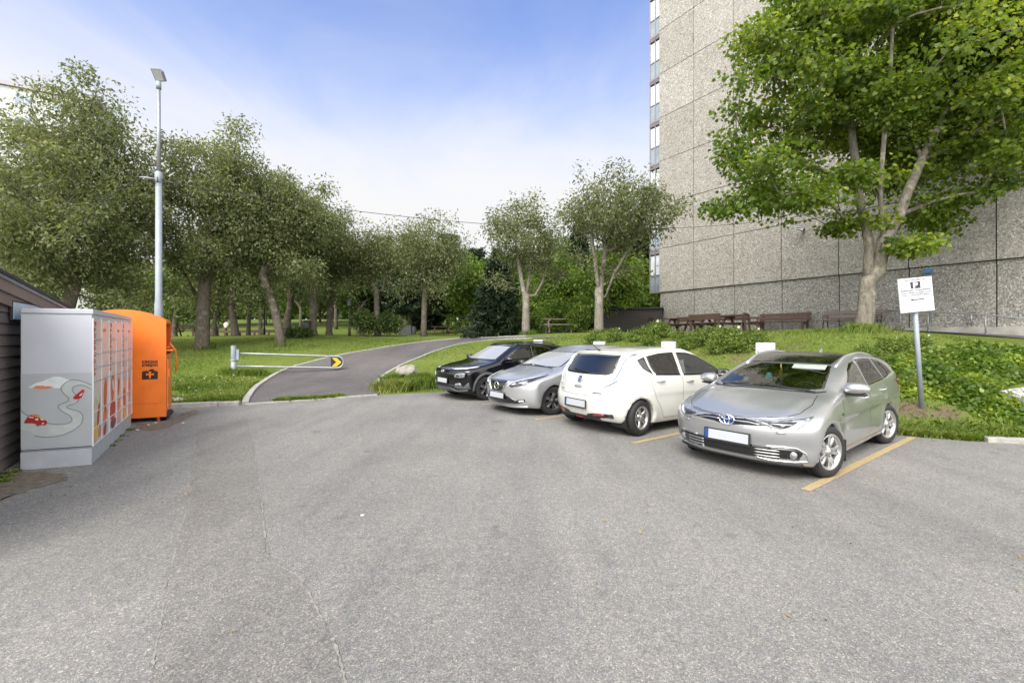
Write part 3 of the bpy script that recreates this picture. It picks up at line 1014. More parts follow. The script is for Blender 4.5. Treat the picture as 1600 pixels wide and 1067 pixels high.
def leaves_mesh(name, P, nrm_bias, size, aspect, kind, mat_, seed, droop=0.35, clump=None, out_dir=None):
    """one crown mesh of separate leaf faces at points P"""
    r_ = np.random.default_rng(seed)
    n = len(P)
    sh = np.array(leaf_shape(kind))
    k = len(sh)
    d = r_.normal(size=(n, 3))
    if out_dir is not None:
        d += out_dir * 1.2
    d[:, 2] -= droop * 2.0
    d /= np.linalg.norm(d, axis=1)[:, None]
    nr = r_.normal(size=(n, 3)) * .75 + np.array(nrm_bias)
    nr -= d * (nr * d).sum(1)[:, None]
    nr /= np.linalg.norm(nr, axis=1)[:, None] + 1e-9
    w = np.cross(d, nr)
    s = size * r_.uniform(.65, 1.3, n)
    fold = r_.uniform(.05, .35, n)
    V = P[:, None, :] + (w[:, None, :] * sh[None, :, 0, None] * aspect + d[:, None, :] * sh[None, :, 1, None] + nr[:, None, :] * (np.abs(sh[None, :, 0, None]) * fold[:, None, None] - .12 * sh[None, :, 1, None] ** 2)) * s[:, None, None]
    V = V.reshape(-1, 3)
    me = bpy.data.meshes.new(name)
    me.vertices.add(n * k); me.vertices.foreach_set('co', V.ravel().astype(np.float32))
    me.loops.add(n * k); me.loops.foreach_set('vertex_index', np.arange(n * k, dtype=np.int32))
    me.polygons.add(n)
    me.polygons.foreach_set('loop_start', np.arange(0, n * k, k, dtype=np.int32))
    rv = np.clip(r_.normal(.45, .22, n) + (clump if clump is not None else 0), 0, 1)
    a = me.attributes.new('leaf_rand', 'FLOAT', 'POINT'); a.data.foreach_set('value', np.repeat(rv, k).astype(np.float32))
    me.materials.append(mat_)
    me.update(calc_edges=True)
    return me


class Skel:
    def __init__(s):
        s.p, s.par, s.len = [], [], []

    def add(s, p, par):
        s.p.append(np.array(p, float)); s.par.append(par)
        s.len.append(0 if par < 0 else s.len[par] + np.linalg.norm(s.p[-1] - s.p[par]))
        return len(s.p) - 1

    def chain(s, pts, par=-1):
        for p in pts:
            par = s.add(p, par)
        return par

    def grow(s, targets, step=.5, rnd=None, rise=.25, lo=0.0, pl=.35):
        for t in targets:
            t = np.array(t)
            Q = np.array(s.p)
            d = np.linalg.norm(Q - t, axis=1)
            cost = d + pl * np.array(s.len) + np.where(Q[:, 2] < lo, 6.0, 0) + np.where(Q[:, 2] > t[2] + .2, 1.2, 0)
            i = int(np.argmin(cost))
            a = s.p[i]
            n = max(1, int(round(d[i] / step)))
            mid = (a + t) / 2 + np.array([rnd.uniform(-.12, .12) * d[i], rnd.uniform(-.12, .12) * d[i], rise * d[i] * .5])
            par = i
            for j in range(1, n + 1):
                u = j / n
                p = (1 - u) ** 2 * a + 2 * u * (1 - u) * mid + u * u * t
                par = s.add(p + np.array([rnd.uniform(-.03, .03) for _ in range(3)]) * (u < 1), par)

    def radii(s, tip, base, ex=2.3):
        n = len(s.p)
        acc = np.zeros(n)
        ch = [[] for _ in range(n)]
        for i, p in enumerate(s.par):
            if p >= 0:
                ch[p].append(i)
        r = np.zeros(n)
        for i in reversed(range(n)):
            r[i] = (sum(r[c] ** ex for c in ch[i])) ** (1 / ex) if ch[i] else tip
            r[i] = r[i] * 1.012 + .0006
        k = math.log(base / tip) / math.log(max(r.max() / tip, 1.05))
        return tip * (r / tip) ** k, ch

    def mesh(s, name, tip, base, mat_, flare=.35, sides=7, seed=0):
        r, ch = s.radii(tip, base)
        mb = MB()
        # chains: follow the thickest child
        starts = [(i, i) for i, p in enumerate(s.par) if p < 0]
        rr = random.Random(seed)
        while starts:
            par, i = starts.pop()
            pts, rad = ([], []) if par == i else ([s.p[par]], [min(r[i] * 1.1, r[par])])
            cur = i
            while True:
                pts.append(s.p[cur]); rad.append(r[cur])
                c = ch[cur]
                if not c:
                    break
                b = max(c, key=lambda q: r[q])
                for q in c:
                    if q != b:
                        starts.append((cur, q))
                cur = b
            if len(pts) < 2:
                continue
            thick = rad[0] > base * .25
            if par == i and flare:
                z0 = pts[0][2]
                rad = [q * (1 + flare * math.exp(-max(0, p[2] - z0) / .22)) for q, p in zip(rad, pts)]
            n0 = len(mb.v)
            mb.tube(pts, rad, 14 if thick else (sides if rad[0] > tip * 2.2 else 4), caps=True)
            if thick:          # uneven trunk surface
                for k in range(n0, len(mb.v)):
                    p = Vector(mb.v[k])
                    dnz = mnoise.noise(p * 2.4) * .09 + mnoise.noise(p * 7) * .05
                    j = (k - n0) // 14
                    if j < len(pts):
                        c = Vector(pts[j])
                        mb.v[k] = tuple(c + (p - c) * (1 + dnz * 1.4))
        me_ = mb
        return me_


def crown_points(cl, n, sig, seed, flat=.75):
    r_ = np.random.default_rng(seed)
    C = np.array(cl)
    i = r_.integers(0, len(C), n)
    d = r_.normal(size=(n, 3))
    d /= np.linalg.norm(d, axis=1)[:, None]
    rad = r_.uniform(0.0, 1.0, n) ** .5 * 1.7
    S = np.array(sig)[i] if np.ndim(sig) else sig
    off = d * (rad * S)[:, None] if np.ndim(S) else d * rad[:, None] * S
    off[:, 2] *= flat
    return C[i] + off, i, d


def ellipsoid_targets(rnd, n, c, rad, lo=None, shell=.55, gap=.55, seed_off=0.0, uneven=.22, hollow=0, hx=0.0, core=0.0):
    out = []
    tries = 0
    # a crown of several uneven lobes
    lob = [((0, 0, .42), .56), ((-.5, 0, .1), .5), ((.5, 0, .05), .5)]
    if core:
        lob += [((0, 0, -.08), core)] * 3
    for _ in range(5):
        v = Vector((rnd.gauss(0, 1), rnd.gauss(0, 1), rnd.gauss(.1, .8))).normalized() * rnd.uniform(.42, .62)
        lob.append((tuple(v), rnd.uniform(.34, .5)))
    while len(out) < n and tries < n * 60:
        tries += 1
        v = Vector((rnd.gauss(0, 1), rnd.gauss(0, 1), rnd.gauss(0, 1))).normalized()
        lc, lr = lob[rnd.randrange(len(lob))]
        k = shell + (1 - shell) * rnd.random() ** .6
        k *= 1 + uneven * 1.6 * mnoise.noise(v * 1.9 + Vector((seed_off, seed_off * .7, 3)))
        k = min(k, 1.0 - rnd.random() * .06)
        if rnd.random() < .07:
            k *= 1.25
        w = [lc[q] + v[q] * lr * k for q in range(3)]
        p = (c[0] + w[0] * rad[0], c[1] + w[1] * rad[1], c[2] + w[2] * rad[2])
        if hollow and p[2] < hollow and abs(p[0] - hx) < 1.3:
            continue
        if lo is not None and p[2] < lo - .5 * abs(mnoise.noise(Vector((p[0] * .7, p[1] * .7, seed_off)))):
            continue
        if all((p[0] - q[0]) ** 2 + (p[1] - q[1]) ** 2 + (p[2] - q[2]) ** 2 > gap * gap for q in out):
            out.append(p)
    return out


def deciduous(name, label, seed, trunk, crown_c, crown_r, n_cl, n_leaf, lsize, lmat, bmat, base_r, loc, rotz=0.0, group=None, cat='tree', stems=(), lo=None,
              kind='oval', aspect=.5, sig=.55, tip=.010, shell=.5, gap=.6, rise=.25, droop=.3, extra=(), uneven=.22, scale=None, flat=.75, pl=.35, hollow=0, flare=.35, core=0.0):
    rnd = random.Random(seed)
    sk = Skel()
    top = sk.chain(trunk)
    fork = top
    for st in stems:
        sk.chain(st[1:] if isinstance(st[0], int) else st, st[0] if isinstance(st[0], int) else fork)
    crown_r = tuple(max(.6, q - sig * .75) for q in crown_r)
    tg = ellipsoid_targets(rnd, n_cl, crown_c, crown_r, lo, shell, gap, seed * .37, uneven, hollow, 0.0, core) + list(extra)
    o = np.array(trunk[-1])
    tg.sort(key=lambda p: np.linalg.norm(np.array(p) - o))
    sk.grow(tg, .45, rnd, rise, trunk[-1][2] - .3, pl)
    root = thing(name, label, cat, loc, rotz, group, scale)
    tr = sk.mesh('trunk', tip, base_r, bmat, flare=flare, seed=seed).build('trunk', bmat, root, fixn=False)
    # extra clumps along the outer twigs
    clus = list(tg)
    for i in range(len(sk.p)):
        if sk.len[i] > np.linalg.norm(np.array(trunk[-1]) - np.array(trunk[0])) + 1.0 and rnd.random() < .35:
            clus.append(tuple(sk.p[i]))
    S = [sig * rnd.uniform(.55, 1.25) for _ in clus]
    tones = np.array([rnd.gauss(0, .13) for _ in clus])
    P, ci, d = crown_points(clus, n_leaf, S, seed, flat)
    me_ = leaves_mesh('crown', P, (0, 0, .9), lsize, aspect, kind, lmat, seed, droop, tones[ci], d)
    link('crown', me_, root)
    return root


def cam_frame(px, Y):
    """px shifts sideways and up, in metres, for a tree standing at depth Y under pixel column px"""
    return lambda x, y, z0: ((x - px) / FOC * Y, CAM_H - (y - HY) / FOC * Y - z0)


# the big maple in front of the tower
mx_, my_, mz_ = at(1349, 516, 9)
MY = my_
def mrel(px, py, dy=0.0):
    return ((px - CX) / FOC * (MY + dy) - mx_, dy, zat(py, MY + dy) - mz_)
mtrunk = [(0, 0, -.1), mrel(1350, 505), mrel(1353, 485), mrel(1355, 460), mrel(1356, 438)]
mst1 = [4, mrel(1357, 415), mrel(1358, 385), mrel(1353, 355), mrel(1346, 325, .1), mrel(1341, 300, .1), mrel(1336, 250, .2), mrel(1330, 200, .3), mrel(1322, 140, .4), mrel(1315, 60, .5), mrel(1308, -30, .6)]
mst2 = [4, mrel(1373, 425, -.1), mrel(1377, 400, -.2), mrel(1381, 375, -.3), mrel(1378, 345, -.4), mrel(1376, 310, -.5), mrel(1377, 270, -.6), mrel(1382, 210, -.8), mrel(1390, 130, -1.0), mrel(1395, 40, -1.2)]
mst3 = [17, mrel(1390, 362, -.35), mrel(1405, 335, -.3), mrel(1418, 300, -.3), mrel(1440, 250, 0), mrel(1470, 190, .2), mrel(1500, 120, .3), mrel(1520, 40, .3)]
rnd = random.Random(77)
mext = [mrel(x, y, rnd.uniform(-1.6, 1.6)) for x, y in
        [(1128, 325), (1150, 322), (1185, 318), (1215, 300), (1245, 300), (1180, 290), (1150, 240), (1145, 170), (1165, 120), (1180, 60), (1210, 20), (1160, 205), (1200, 250), (1225, 330), (1200, 268),
         (1300, 358), (1322, 346), (1290, 285), (1330, 270), (1425, 385), (1445, 380), (1460, 350), (1490, 310), (1530, 300), (1570, 280), (1600, 270), (1560, 230), (1590, 180), (1610, 240), (1450, 335)]]
maple = deciduous('maple_tree', 'big fork-trunked maple with fresh green leaves in front of the concrete tower', 21, mtrunk,
                  (1.6, 0, 7.7), (5.5, 3.9, 5.2), 240, 84000, .118, M_LEAFM, M_BARKL, .225, (mx_, my_, mz_), stems=[mst1, mst2, mst3], lo=4.6, hollow=6.2, flare=.25, core=.8, kind='maple', aspect=.95,
                  sig=.5, tip=.012, gap=.6, droop=.35, extra=mext, shell=.35, uneven=.25, flat=.5)

TREES = 'park trees on the lawn'


def park_tree(px, py, Y, dia, crown, lean=0.0, seed=1, n_cl=70, n_leaf=20000, lmat=None, bmat=None, label='', fork=None, lsize=.15, sig=.62, lo=None, name='park_tree', cat='tree', kind='spray', uneven=.22, shell=.45, stems_px=None, core=.55):
    """tree from its photo outline: trunk foot (px, py), crown box (x0, y_top, x1, y_low)"""
    x, z = (px - CX) / FOC * Y, gz((px - CX) / FOC * Y, Y)
    x0, yt, x1, yb = crown
    rx = (x1 - x0) / 2 / FOC * Y
    cx = ((x0 + x1) / 2 - px) / FOC * Y
    zt, zb = zat(yt, Y) - z, zat(yb, Y) - z
    fz = fork if fork else max(1.2, zb * .9)
    tr = [(0, 0, -.15)] + [(lean * u * u * .5 + lean * u * .5, 0, fz * u) for u in (.15, .4, .7, 1.0)]
    st = [] if stems_px else [[(lean * .95 + (cx - lean) * .15, .05, fz + (zt - fz) * .16), (lean * .9 + (cx - lean) * .3, .1, fz + (zt - fz) * .34)]]
    if stems_px:
        for s_ in stems_px:
            st.append([((a - px) / FOC * Y, dy, zat(b, Y) - z) for a, b, dy in s_])
    # loose sprays hanging below and standing out of the crown
    rx_ = random.Random(seed * 7)
    ext = []
    for _ in range(9):
        a = rx_.uniform(-1, 1)
        if rx_.random() < .6:
            ext.append((cx + a * rx * .9, rx_.uniform(-1, 1) * min(rx, 3.5) * .7, zb + rx_.uniform(-.55, .35) + .6 * a * a))
        else:
            ext.append((cx + a * rx * .95, rx_.uniform(-.5, .5) * rx, zb + (zt - zb) * (.55 + .45 * math.sqrt(max(0, 1 - a * a))) + rx_.uniform(-.25, .08)))
    return deciduous(name, label, seed, tr, (cx, 0, (zt + zb) / 2), (rx, min(rx, 4.2), (zt - zb) / 2), n_cl, n_leaf, lsize, lmat or M_LEAFG, bmat or M_BARK, dia / 2,
                     (x, Y, z), group=TREES, kind=kind, aspect=.62, sig=sig, lo=lo or zb, uneven=uneven, shell=shell, stems=st, cat=cat, core=core, extra=ext)


park_tree(-60, 545, 19.0, .45, (-190, 205, 75, 480), .2, 30, 120, 24000, label='grey-green tree at the far left edge over the shed roof', fork=2.4, lsize=.13, sig=.5, core=.88)
park_tree(92, 545, 18.0, .50, (-30, 118, 258, 490), .6, 31, 210, 52000, label='tall bushy grey-green tree behind the plank shed at the far left', fork=3.0, lsize=.125, sig=.52, core=.88)
park_tree(316, 545, 22.0, .62, (205, 196, 455, 462), .1, 32, 200, 46000, label='broad tree with a thick straight trunk behind the orange container', fork=2.4, sig=.54, lsize=.135, core=.88)
park_tree(440, 541, 22.2, .40, (375, 268, 520, 425), -.95, 33, 100, 19000, label='tree whose trunk leans to the left on the lawn behind the barrier', fork=3.6, sig=.52, lsize=.135)
park_tree(489, 523.5, 28.5, .46, (430, 305, 552, 440), .05, 34, 100, 17000, label='straight-trunked tree beside the black litter bin on the lawn', fork=3.2, sig=.6)
park_tree(514, 523.5, 31, .42, (470, 345, 592, 470), .1, 35, 80, 11000, label='low spreading tree that forks above its short trunk behind the barrier tip', fork=1.9, sig=.8)
park_tree(590, 525, 31, .42, (545, 352, 648, 450), -.1, 36, 60, 7000, label='thin-crowned tree rising between the two dark shrubs', fork=3.2, sig=.75, stems_px=[[(598, 455, 0), (604, 425, 0), (612, 395, .2)]])
park_tree(662, 525.5, 29.5, .40, (608, 335, 732, 460), .1, 37, 80, 10500, label='round-crowned single tree on the lawn left of the path bend', fork=3.4, sig=.75, stems_px=[[(676, 475, 0), (690, 455, 0), (700, 430, .2)]])
park_tree(822, 522, 23.5, .43, (760, 306, 886, 440), 0, 38, 85, 10500, M_LEAFG, M_BARKG, 'slender forked tree with pale bark left of the dark shed', fork=2.1, sig=.46, lsize=.125, uneven=.32, core=0,
          stems_px=[[(818, 455, 0), (812, 420, .1), (806, 385, .2)], [(836, 462, 0), (848, 440, -.1), (853, 405, -.2)], [(826, 440, .3), (832, 400, .3)]])
park_tree(936, 521.5, 20.8, .44, (866, 268, 1062, 415), 0, 39, 110, 15500, M_LEAFG, M_BARKG, 'pale-barked spreading tree in front of the dark shed', fork=2.0, sig=.46, lsize=.125, uneven=.32, core=0,
          stems_px=[[(932, 430, 0), (930, 400, .1), (925, 370, .2)], [(946, 465, 0), (958, 430, -.1), (975, 400, -.2), (995, 372, -.3)], [(942, 430, .3), (948, 390, .3)]])
# smaller, further trees between the trunks
park_tree(272, 521, 33, .40, (236, 395, 320, 500), .1, 40, 40, 6000, label='small low-forked tree behind the benches at the left end of the lawn', fork=1.2, lmat=M_LEAFD, sig=.8, lsize=.2)
park_tree(335, 523, 31, .45, (268, 355, 410, 480), .2, 41, 50, 9000, label='dark-trunked tree just behind the broad thick-trunked one', fork=1.6, lmat=M_LEAFG, sig=.85, lsize=.2)
park_tree(368, 524, 30, .50, (300, 330, 440, 465), -.3, 42, 60, 10000, label='stout tree right beside the walking person', fork=1.8, lmat=M_LEAFG, sig=.85, lsize=.2)
park_tree(388, 523.5, 35, .32, (345, 400, 440, 478), .1, 43, 40, 6000, label='young straight tree right of the walking person', fork=2.0, lmat=M_LEAFD, sig=.85, lsize=.2)
park_tree(447, 524, 29.5, .46, (390, 330, 520, 455), .3, 44, 55, 9000, label='tree with a curved trunk just right of the leaning one', fork=2.2, lmat=M_LEAFG, sig=.85, lsize=.2)
park_tree(407, 521, 46, .42, (370, 405, 450, 482), 0, 45, 40, 5000, label='slim distant tree seen between the leaning tree and the person', fork=2.2, lmat=M_LEAFD, sig=1.1, lsize=.26)

WOODS = 'trees at the back of the park'
# the edge of the wood behind the lawn: one tree of each kind, then copies of them
def back_tree(name, label, seed, H, W, mat_, n_leaf, kind='spray', lsize=.3, lo=.15):
    return deciduous(name, label, seed, [(0, 0, -.2), (.05, 0, H * .08), (0, .05, H * .16), (.05, 0, H * .24)], (0, 0, H * .56), (W / 2, W / 2, H * .45), 70, n_leaf, lsize, mat_, M_BARK,
                     H * .018, (0, 200, 0), group=WOODS, kind=kind, aspect=.65, sig=W * .11, lo=H * lo, gap=W * .08, tip=.02, shell=.4)


def conifer(name, label, seed, H, W, loc, rotz=0.0, group=None, skirt=.06, n_lv=26, dens=15, spray=.34, layers=False):
    rnd = random.Random(seed)
    root = thing(name, label, 'tree', loc, rotz, group)
    mb = MB(); mb.tube([(0, 0, -.2), (0, 0, H * .3), (.04, 0, H * .65), (0, 0, H * .98)], [H * .020, H * .015, H * .008, .01], 9); 
    P, D = [], []
    for i in range(n_lv):
        f = (i + .4) / n_lv
        z = H * (skirt + (1 - skirt) * f)
        if layers:
            rad = W / 2 * (1.0 - .75 * max(0, f - .35) / .65) * rnd.uniform(.6, 1.1)
        else:
            rad = W / 2 * (1 - f) ** .82 * rnd.uniform(.8, 1.12) + .12
        nb = max(4, int(6 + 7 * (1 - f)))
        for b in range(nb):
            a = 2 * PI * (b + rnd.random() * .7) / nb + i * 1.3
            L = rad * rnd.uniform(.7, 1.12)
            dr = -.30 if not layers else -.02
            zz = z + rnd.uniform(-.15, .15)
            dirv = np.array([math.cos(a), math.sin(a), 0])
            tipz = zz + dr * L + .12 * L
            mb.tube([(0, 0, zz), tuple(dirv * L * .55 + np.array([0, 0, zz + dr * L * .7])), tuple(dirv * L + np.array([0, 0, tipz]))], [.035, .02, .006], 4)
            nn = int(dens * (.5 + L))
            for q in range(nn):
                u = rnd.random() ** .6
                side = rnd.uniform(-1, 1) * L * .30 * (1.05 - u)
                p = dirv * L * u + np.array([-dirv[1], dirv[0], 0]) * side + np.array([0, 0, zz + (dr * u + .12 * u * u) * L + rnd.uniform(-.16, .05) - (0 if layers else abs(side) * .3)])
                P.append(p); D.append(dirv * 1.4 + np.array([-dirv[1], dirv[0], 0]) * np.sign(side) * .9)
    mb.build('trunk', M_BARK, root, fixn=False)
    P, D = np.array(P), np.array(D)
    link('crown', leaves_mesh('crown', P, (0, 0, .8), spray, .34, 'needle', M_NEEDLE, seed, .28, None, D), root)
    return root


spx = spot(776, 27.5)
conifer('spruce_tree', 'dense dark conical spruce standing left of the two pale-barked trees', 51, zat(395, 27.5) - spx[2] + .2, 4.0, spx, group=None, skirt=.02, n_lv=34, dens=26, spray=.30)
bx = spot(737, 33)
park_tree(742, 524, 33, .3, (690, 408, 790, 515), 0, 52, 50, 8000, M_LEAFB, M_BARK, 'bright yellow-green young tree left of the dark spruce', fork=1.6, lsize=.24, sig=.7)
park_tree(868, 521, 31, .3, (842, 400, 905, 515), 0, 53, 40, 7000, M_LEAFB, M_BARK, 'bright green tree showing between the two pale-barked trees', fork=1.4, lsize=.22, sig=.7)
park_tree(965, 519, 27, .3, (900, 395, 1000, 482), 0, 54, 45, 8000, M_LEAFB, M_BARK, 'light green tree behind the spreading one beside the shed', fork=1.6, lsize=.2, sig=.65)

rnd = random.Random(8)
pine = conifer('pine_tree', 'dark layered pine at the back of the lawn left of the bright tree', 61, 10.5, 7.0, spot(640, 46), 0, WOODS, .22, 20, 20, .5, True)
spr = conifer('spruce_tree', 'narrow dark spruce in the wood between the two pale-barked trees', 62, 12.0, 5.0, spot(905, 44), .4, WOODS, .05, 30, 20, .45)
bt1 = back_tree('forest_tree', 'tall dark leafy tree at the back of the park', 63, 12, 9, M_LEAFD, 11000)
bt2 = back_tree('forest_tree', 'broad mid-green tree at the back of the park', 64, 9, 9, M_LEAFG, 9000)
bt3 = back_tree('forest_tree', 'light green tree at the back of the park', 65, 8, 7, M_LEAFB, 8000)
def place(root, px, Y, rz, label, s=1.0, first=False):
    x, y, z = spot(px, Y)
    if first:
        root.location = (x, y, z); root.rotation_euler = (0, 0, rz); root.scale = (s, s, s); root['label'] = label
        return root
    return dup(root, (x, y, z), rz, label, (s, s, s))
place(bt1, 560, 52, .3, 'dark leafy tree at the back left of the park lamp', .95, True)
place(bt2, 300, 58, .3, 'broad dull tree far back behind the stout trees at left', 1.0, True)
place(bt3, 700, 60, .3, 'light green tree far back left of the bright young tree', 1.0, True)
LB = 'dark leafy tree filling the back of the park'
for px, Y, src, s, lb in [
        (700, 50, pine, 1.0, 'second dark layered pine behind the round-crowned tree'), (600, 55, pine, 1.1, 'dark pine half hidden behind the thin-crowned tree'), (745, 56, pine, 1.05, 'dark pine behind the bright young tree'),
        (668, 62, spr, 1.1, 'dark spruce far behind the round-crowned tree'), (1000, 42, spr, 1.0, 'dark spruce beside the tower corner behind the shed'), (960, 48, spr, 1.05, 'dark spruce behind the light green tree at the shed'), (850, 52, spr, .95, 'dark spruce behind the slender forked tree'),
        (625, 66, bt1, 1.0, None), (800, 60, bt1, 1.0, None), (880, 58, bt1, 1.05, None), (930, 56, bt1, 1.0, None), (985, 56, bt1, 1.0, None), (1030, 54, bt1, 1.0, None), (525, 60, bt1, 1.0, None), (730, 68, bt1, 1.05, None), (470, 62, bt1, .95, None),
        (415, 66, bt2, 1.1, None), (350, 64, bt2, 1.1, None), (240, 60, bt2, 1.1, None), (180, 52, bt2, 1.1, None), (50, 44, bt2, 1.0, None), (500, 72, bt2, 1.1, None), (580, 74, bt2, 1.2, None),
        (445, 64, bt3, 1.0, None), (645, 76, bt3, 1.1, None), (550, 66, bt3, 1.0, None), (845, 44, bt3, .8, None), (905, 38, bt3, .75, None), (1010, 36, bt3, .8, None)]:
    lb = lb or {id(bt1): LB, id(bt2): 'dull green tree in the mass far behind the left lawn', id(bt3): 'light green tree among the dark ones at the back'}[id(src)]
    place(src, px, Y, rnd.uniform(0, 6.28), lb, s * rnd.uniform(.92, 1.08))
# the far wood on the rise reads as one mass
r_ = np.random.default_rng(44)
n = 26000
X_ = r_.uniform(-120, 90, n); Y_ = r_.uniform(92, 112, n)
top = 9 + 4.5 * np.array([mnoise.noise(Vector((x * .09, 3, 1))) + .6 * mnoise.noise(Vector((x * .3, 9, 1))) for x in X_])
P_ = np.column_stack([X_, Y_, ground_z(np.column_stack([X_, Y_])) + top * r_.uniform(0, 1, n) ** .8])
cl_ = np.array([mnoise.noise(Vector((x * .12, z * .2, 4))) for x, z in P_[:, [0, 2]]]) * .8
struct(link('distant_wood', leaves_mesh('distant_wood', P_, (0, -.4, .8), 1.5, .7, 'spray', M_LEAFD, 45, .2, cl_)), 'stuff')
# ------------------------------------------------------------------ cars
def paint(name, col, metal=0.0, rough=.35, flake=0.0):
    m, nt, b = new_mat(name)
    t = N(nt, 'ShaderNodeTexCoord')
    n = N(nt, 'ShaderNodeTexNoise', i_Scale=3.0, i_Detail=4.0)
    nt.links.new(t.outputs['Object'], n.inputs['Vector'])
    r = ramp(nt, [(.3, [c * .96 for c in col]), (.7, [min(1, c * 1.04) for c in col])])
    nt.links.new(n.outputs['Fac'], r.inputs[0])
    nt.links.new(r.outputs[0], b.inputs['Base Color'])
    b.inputs['Metallic'].default_value = metal
    n3 = N(nt, 'ShaderNodeTexNoise', i_Scale=5.0, i_Detail=6.0, i_Roughness=.7)
    nt.links.new(t.outputs['Object'], n3.inputs['Vector'])
    rr = N(nt, 'ShaderNodeMapRange'); rr.inputs['To Min'].default_value = rough * .85; rr.inputs['To Max'].default_value = rough * 1.2
    nt.links.new(n3.outputs['Fac'], rr.inputs['Value']); nt.links.new(rr.outputs[0], b.inputs['Roughness'])
    b.inputs['Coat Weight'].default_value = 1.0
    b.inputs['Coat Roughness'].default_value = .035
    # two-sided sheet: bare dark lining on its inner side
    g = N(nt, 'ShaderNodeNewGeometry')
    d = N(nt, 'ShaderNodeBsdfDiffuse'); d.inputs['Color'].default_value = (.20, .20, .19, 1)
    mx = N(nt, 'ShaderNodeMixShader')
    nt.links.new(g.outputs['Backfacing'], mx.inputs[0]); nt.links.new(b.outputs[0], mx.inputs[1]); nt.links.new(d.outputs[0], mx.inputs[2])
    nt.links.new(mx.outputs[0], nt.nodes['Material Output'].inputs['Surface'])
    return m


def car_glass(name, tintc, amount, painted_glare=0.0):
    """thin tinted glass: part mirror, part see-through"""
    m, nt, b = new_mat(name)
    nt.nodes.remove(b)
    fr = N(nt, 'ShaderNodeFresnel', i_IOR=1.55)
    t = N(nt, 'ShaderNodeTexCoord'); n = N(nt, 'ShaderNodeTexNoise', i_Scale=2.0)
    nt.links.new(t.outputs['Object'], n.inputs['Vector'])
    r = ramp(nt, [(.3, [c * .95 for c in tintc]), (.7, tintc)]); nt.links.new(n.outputs['Fac'], r.inputs[0])
    tr = N(nt, 'ShaderNodeBsdfTransparent'); nt.links.new(r.outputs[0], tr.inputs['Color'])
    gl = N(nt, 'ShaderNodeBsdfGlossy'); gl.inputs['Roughness'].default_value = .015
    ad = N(nt, 'ShaderNodeMath', operation='MULTIPLY_ADD'); ad.inputs[1].default_value = 1.0; ad.inputs[2].default_value = amount
    nt.links.new(fr.outputs[0], ad.inputs[0])
    mx = N(nt, 'ShaderNodeMixShader'); nt.links.new(ad.outputs[0], mx.inputs[0])
    nt.links.new(tr.outputs[0], mx.inputs[1]); nt.links.new(gl.outputs[0], mx.inputs[2])
    if painted_glare:      # diffuse white film painted in for sky glare on the glass
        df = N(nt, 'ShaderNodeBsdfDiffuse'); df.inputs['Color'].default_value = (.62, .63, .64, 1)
        m2 = N(nt, 'ShaderNodeMixShader'); m2.inputs[0].default_value = painted_glare
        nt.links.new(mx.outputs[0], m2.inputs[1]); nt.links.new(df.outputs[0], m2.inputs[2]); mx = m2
    nt.links.new(mx.outputs[0], nt.nodes['Material Output'].inputs['Surface'])
    return m


M_SILVER = paint('warm_silver_paint', (.44, .445, .445), .70, .32)
M_SILVER2 = paint('bright_silver_paint', (.50, .505, .51), .70, .36)
M_WHITE = paint('pearl_white_paint', (.62, .615, .56), 0.0, .3)
M_BLACK = paint('black_paint', (.005, .005, .006), 0.0, .2)
M_BLACK.node_tree.nodes['Principled BSDF'].inputs['Specular IOR Level'].default_value = .1
M_CLAD = mat('black_plastic', (.018, .018, .019), .45, var=.15)
M_CLADG = mat('grey_cladding', (.075, .078, .082), .55, var=.12)
M_GLOSSB = mat('gloss_black', (.006, .006, .006), .12, coat=1.0)
M_RUBBER = mat('tyre_rubber', (.016, .016, .016), .75, var=.25, scale=20)
M_RIMS = mat('silver_alloy', (.52, .51, .50), .32, .85)
M_RIMD = mat('machined_dark_alloy', (.07, .07, .075), .35, .6)
M_CHROME = mat('chrome', (.78, .78, .78), .10, 1.0, var=.03)
M_GLASSF = car_glass('clear_car_glass', (.86, .93, .88), .0, .05)
M_GLASSD = car_glass('tinted_car_glass', (.11, .12, .12), .10)
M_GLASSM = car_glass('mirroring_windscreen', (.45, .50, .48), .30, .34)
M_LAMP = mat('headlamp_lens', (.30, .315, .33), .10, .45, coat=1.0, var=.45, scale=26)
M_LAMPD = mat('headlamp_dark', (.03, .032, .036), .10, coat=1.0)
M_LAMPW = mat('headlamp_bright', (.80, .82, .85), .12, .2, coat=1.0)
M_RED = mat('red_lens', (.30, .010, .012), .15, coat=1.0)
M_CLEARTAIL = mat('pale_tail_lens', (.27, .33, .42), .08, .3, coat=1.0, var=.2, scale=20)
M_PLATE = mat('number_plate', (.43, .445, .465), .4, var=.03)
M_PLATEB = mat('plate_blue', (.012, .06, .27), .4)
M_LBLUE = mat('emblem_blue', (.012, .05, .17), .2, coat=1.0)
M_STRIPB = mat('blue_trim', (.03, .14, .50), .3, coat=1.0)
M_SEAT = mat('seat_cloth', (.045, .044, .043), .9, var=.2)
M_DASH = mat('dashboard', (.028, .028, .028), .7, var=.2)
M_SEATL = mat('pale_seat_cloth', (.34, .32, .28), .9, var=.1)


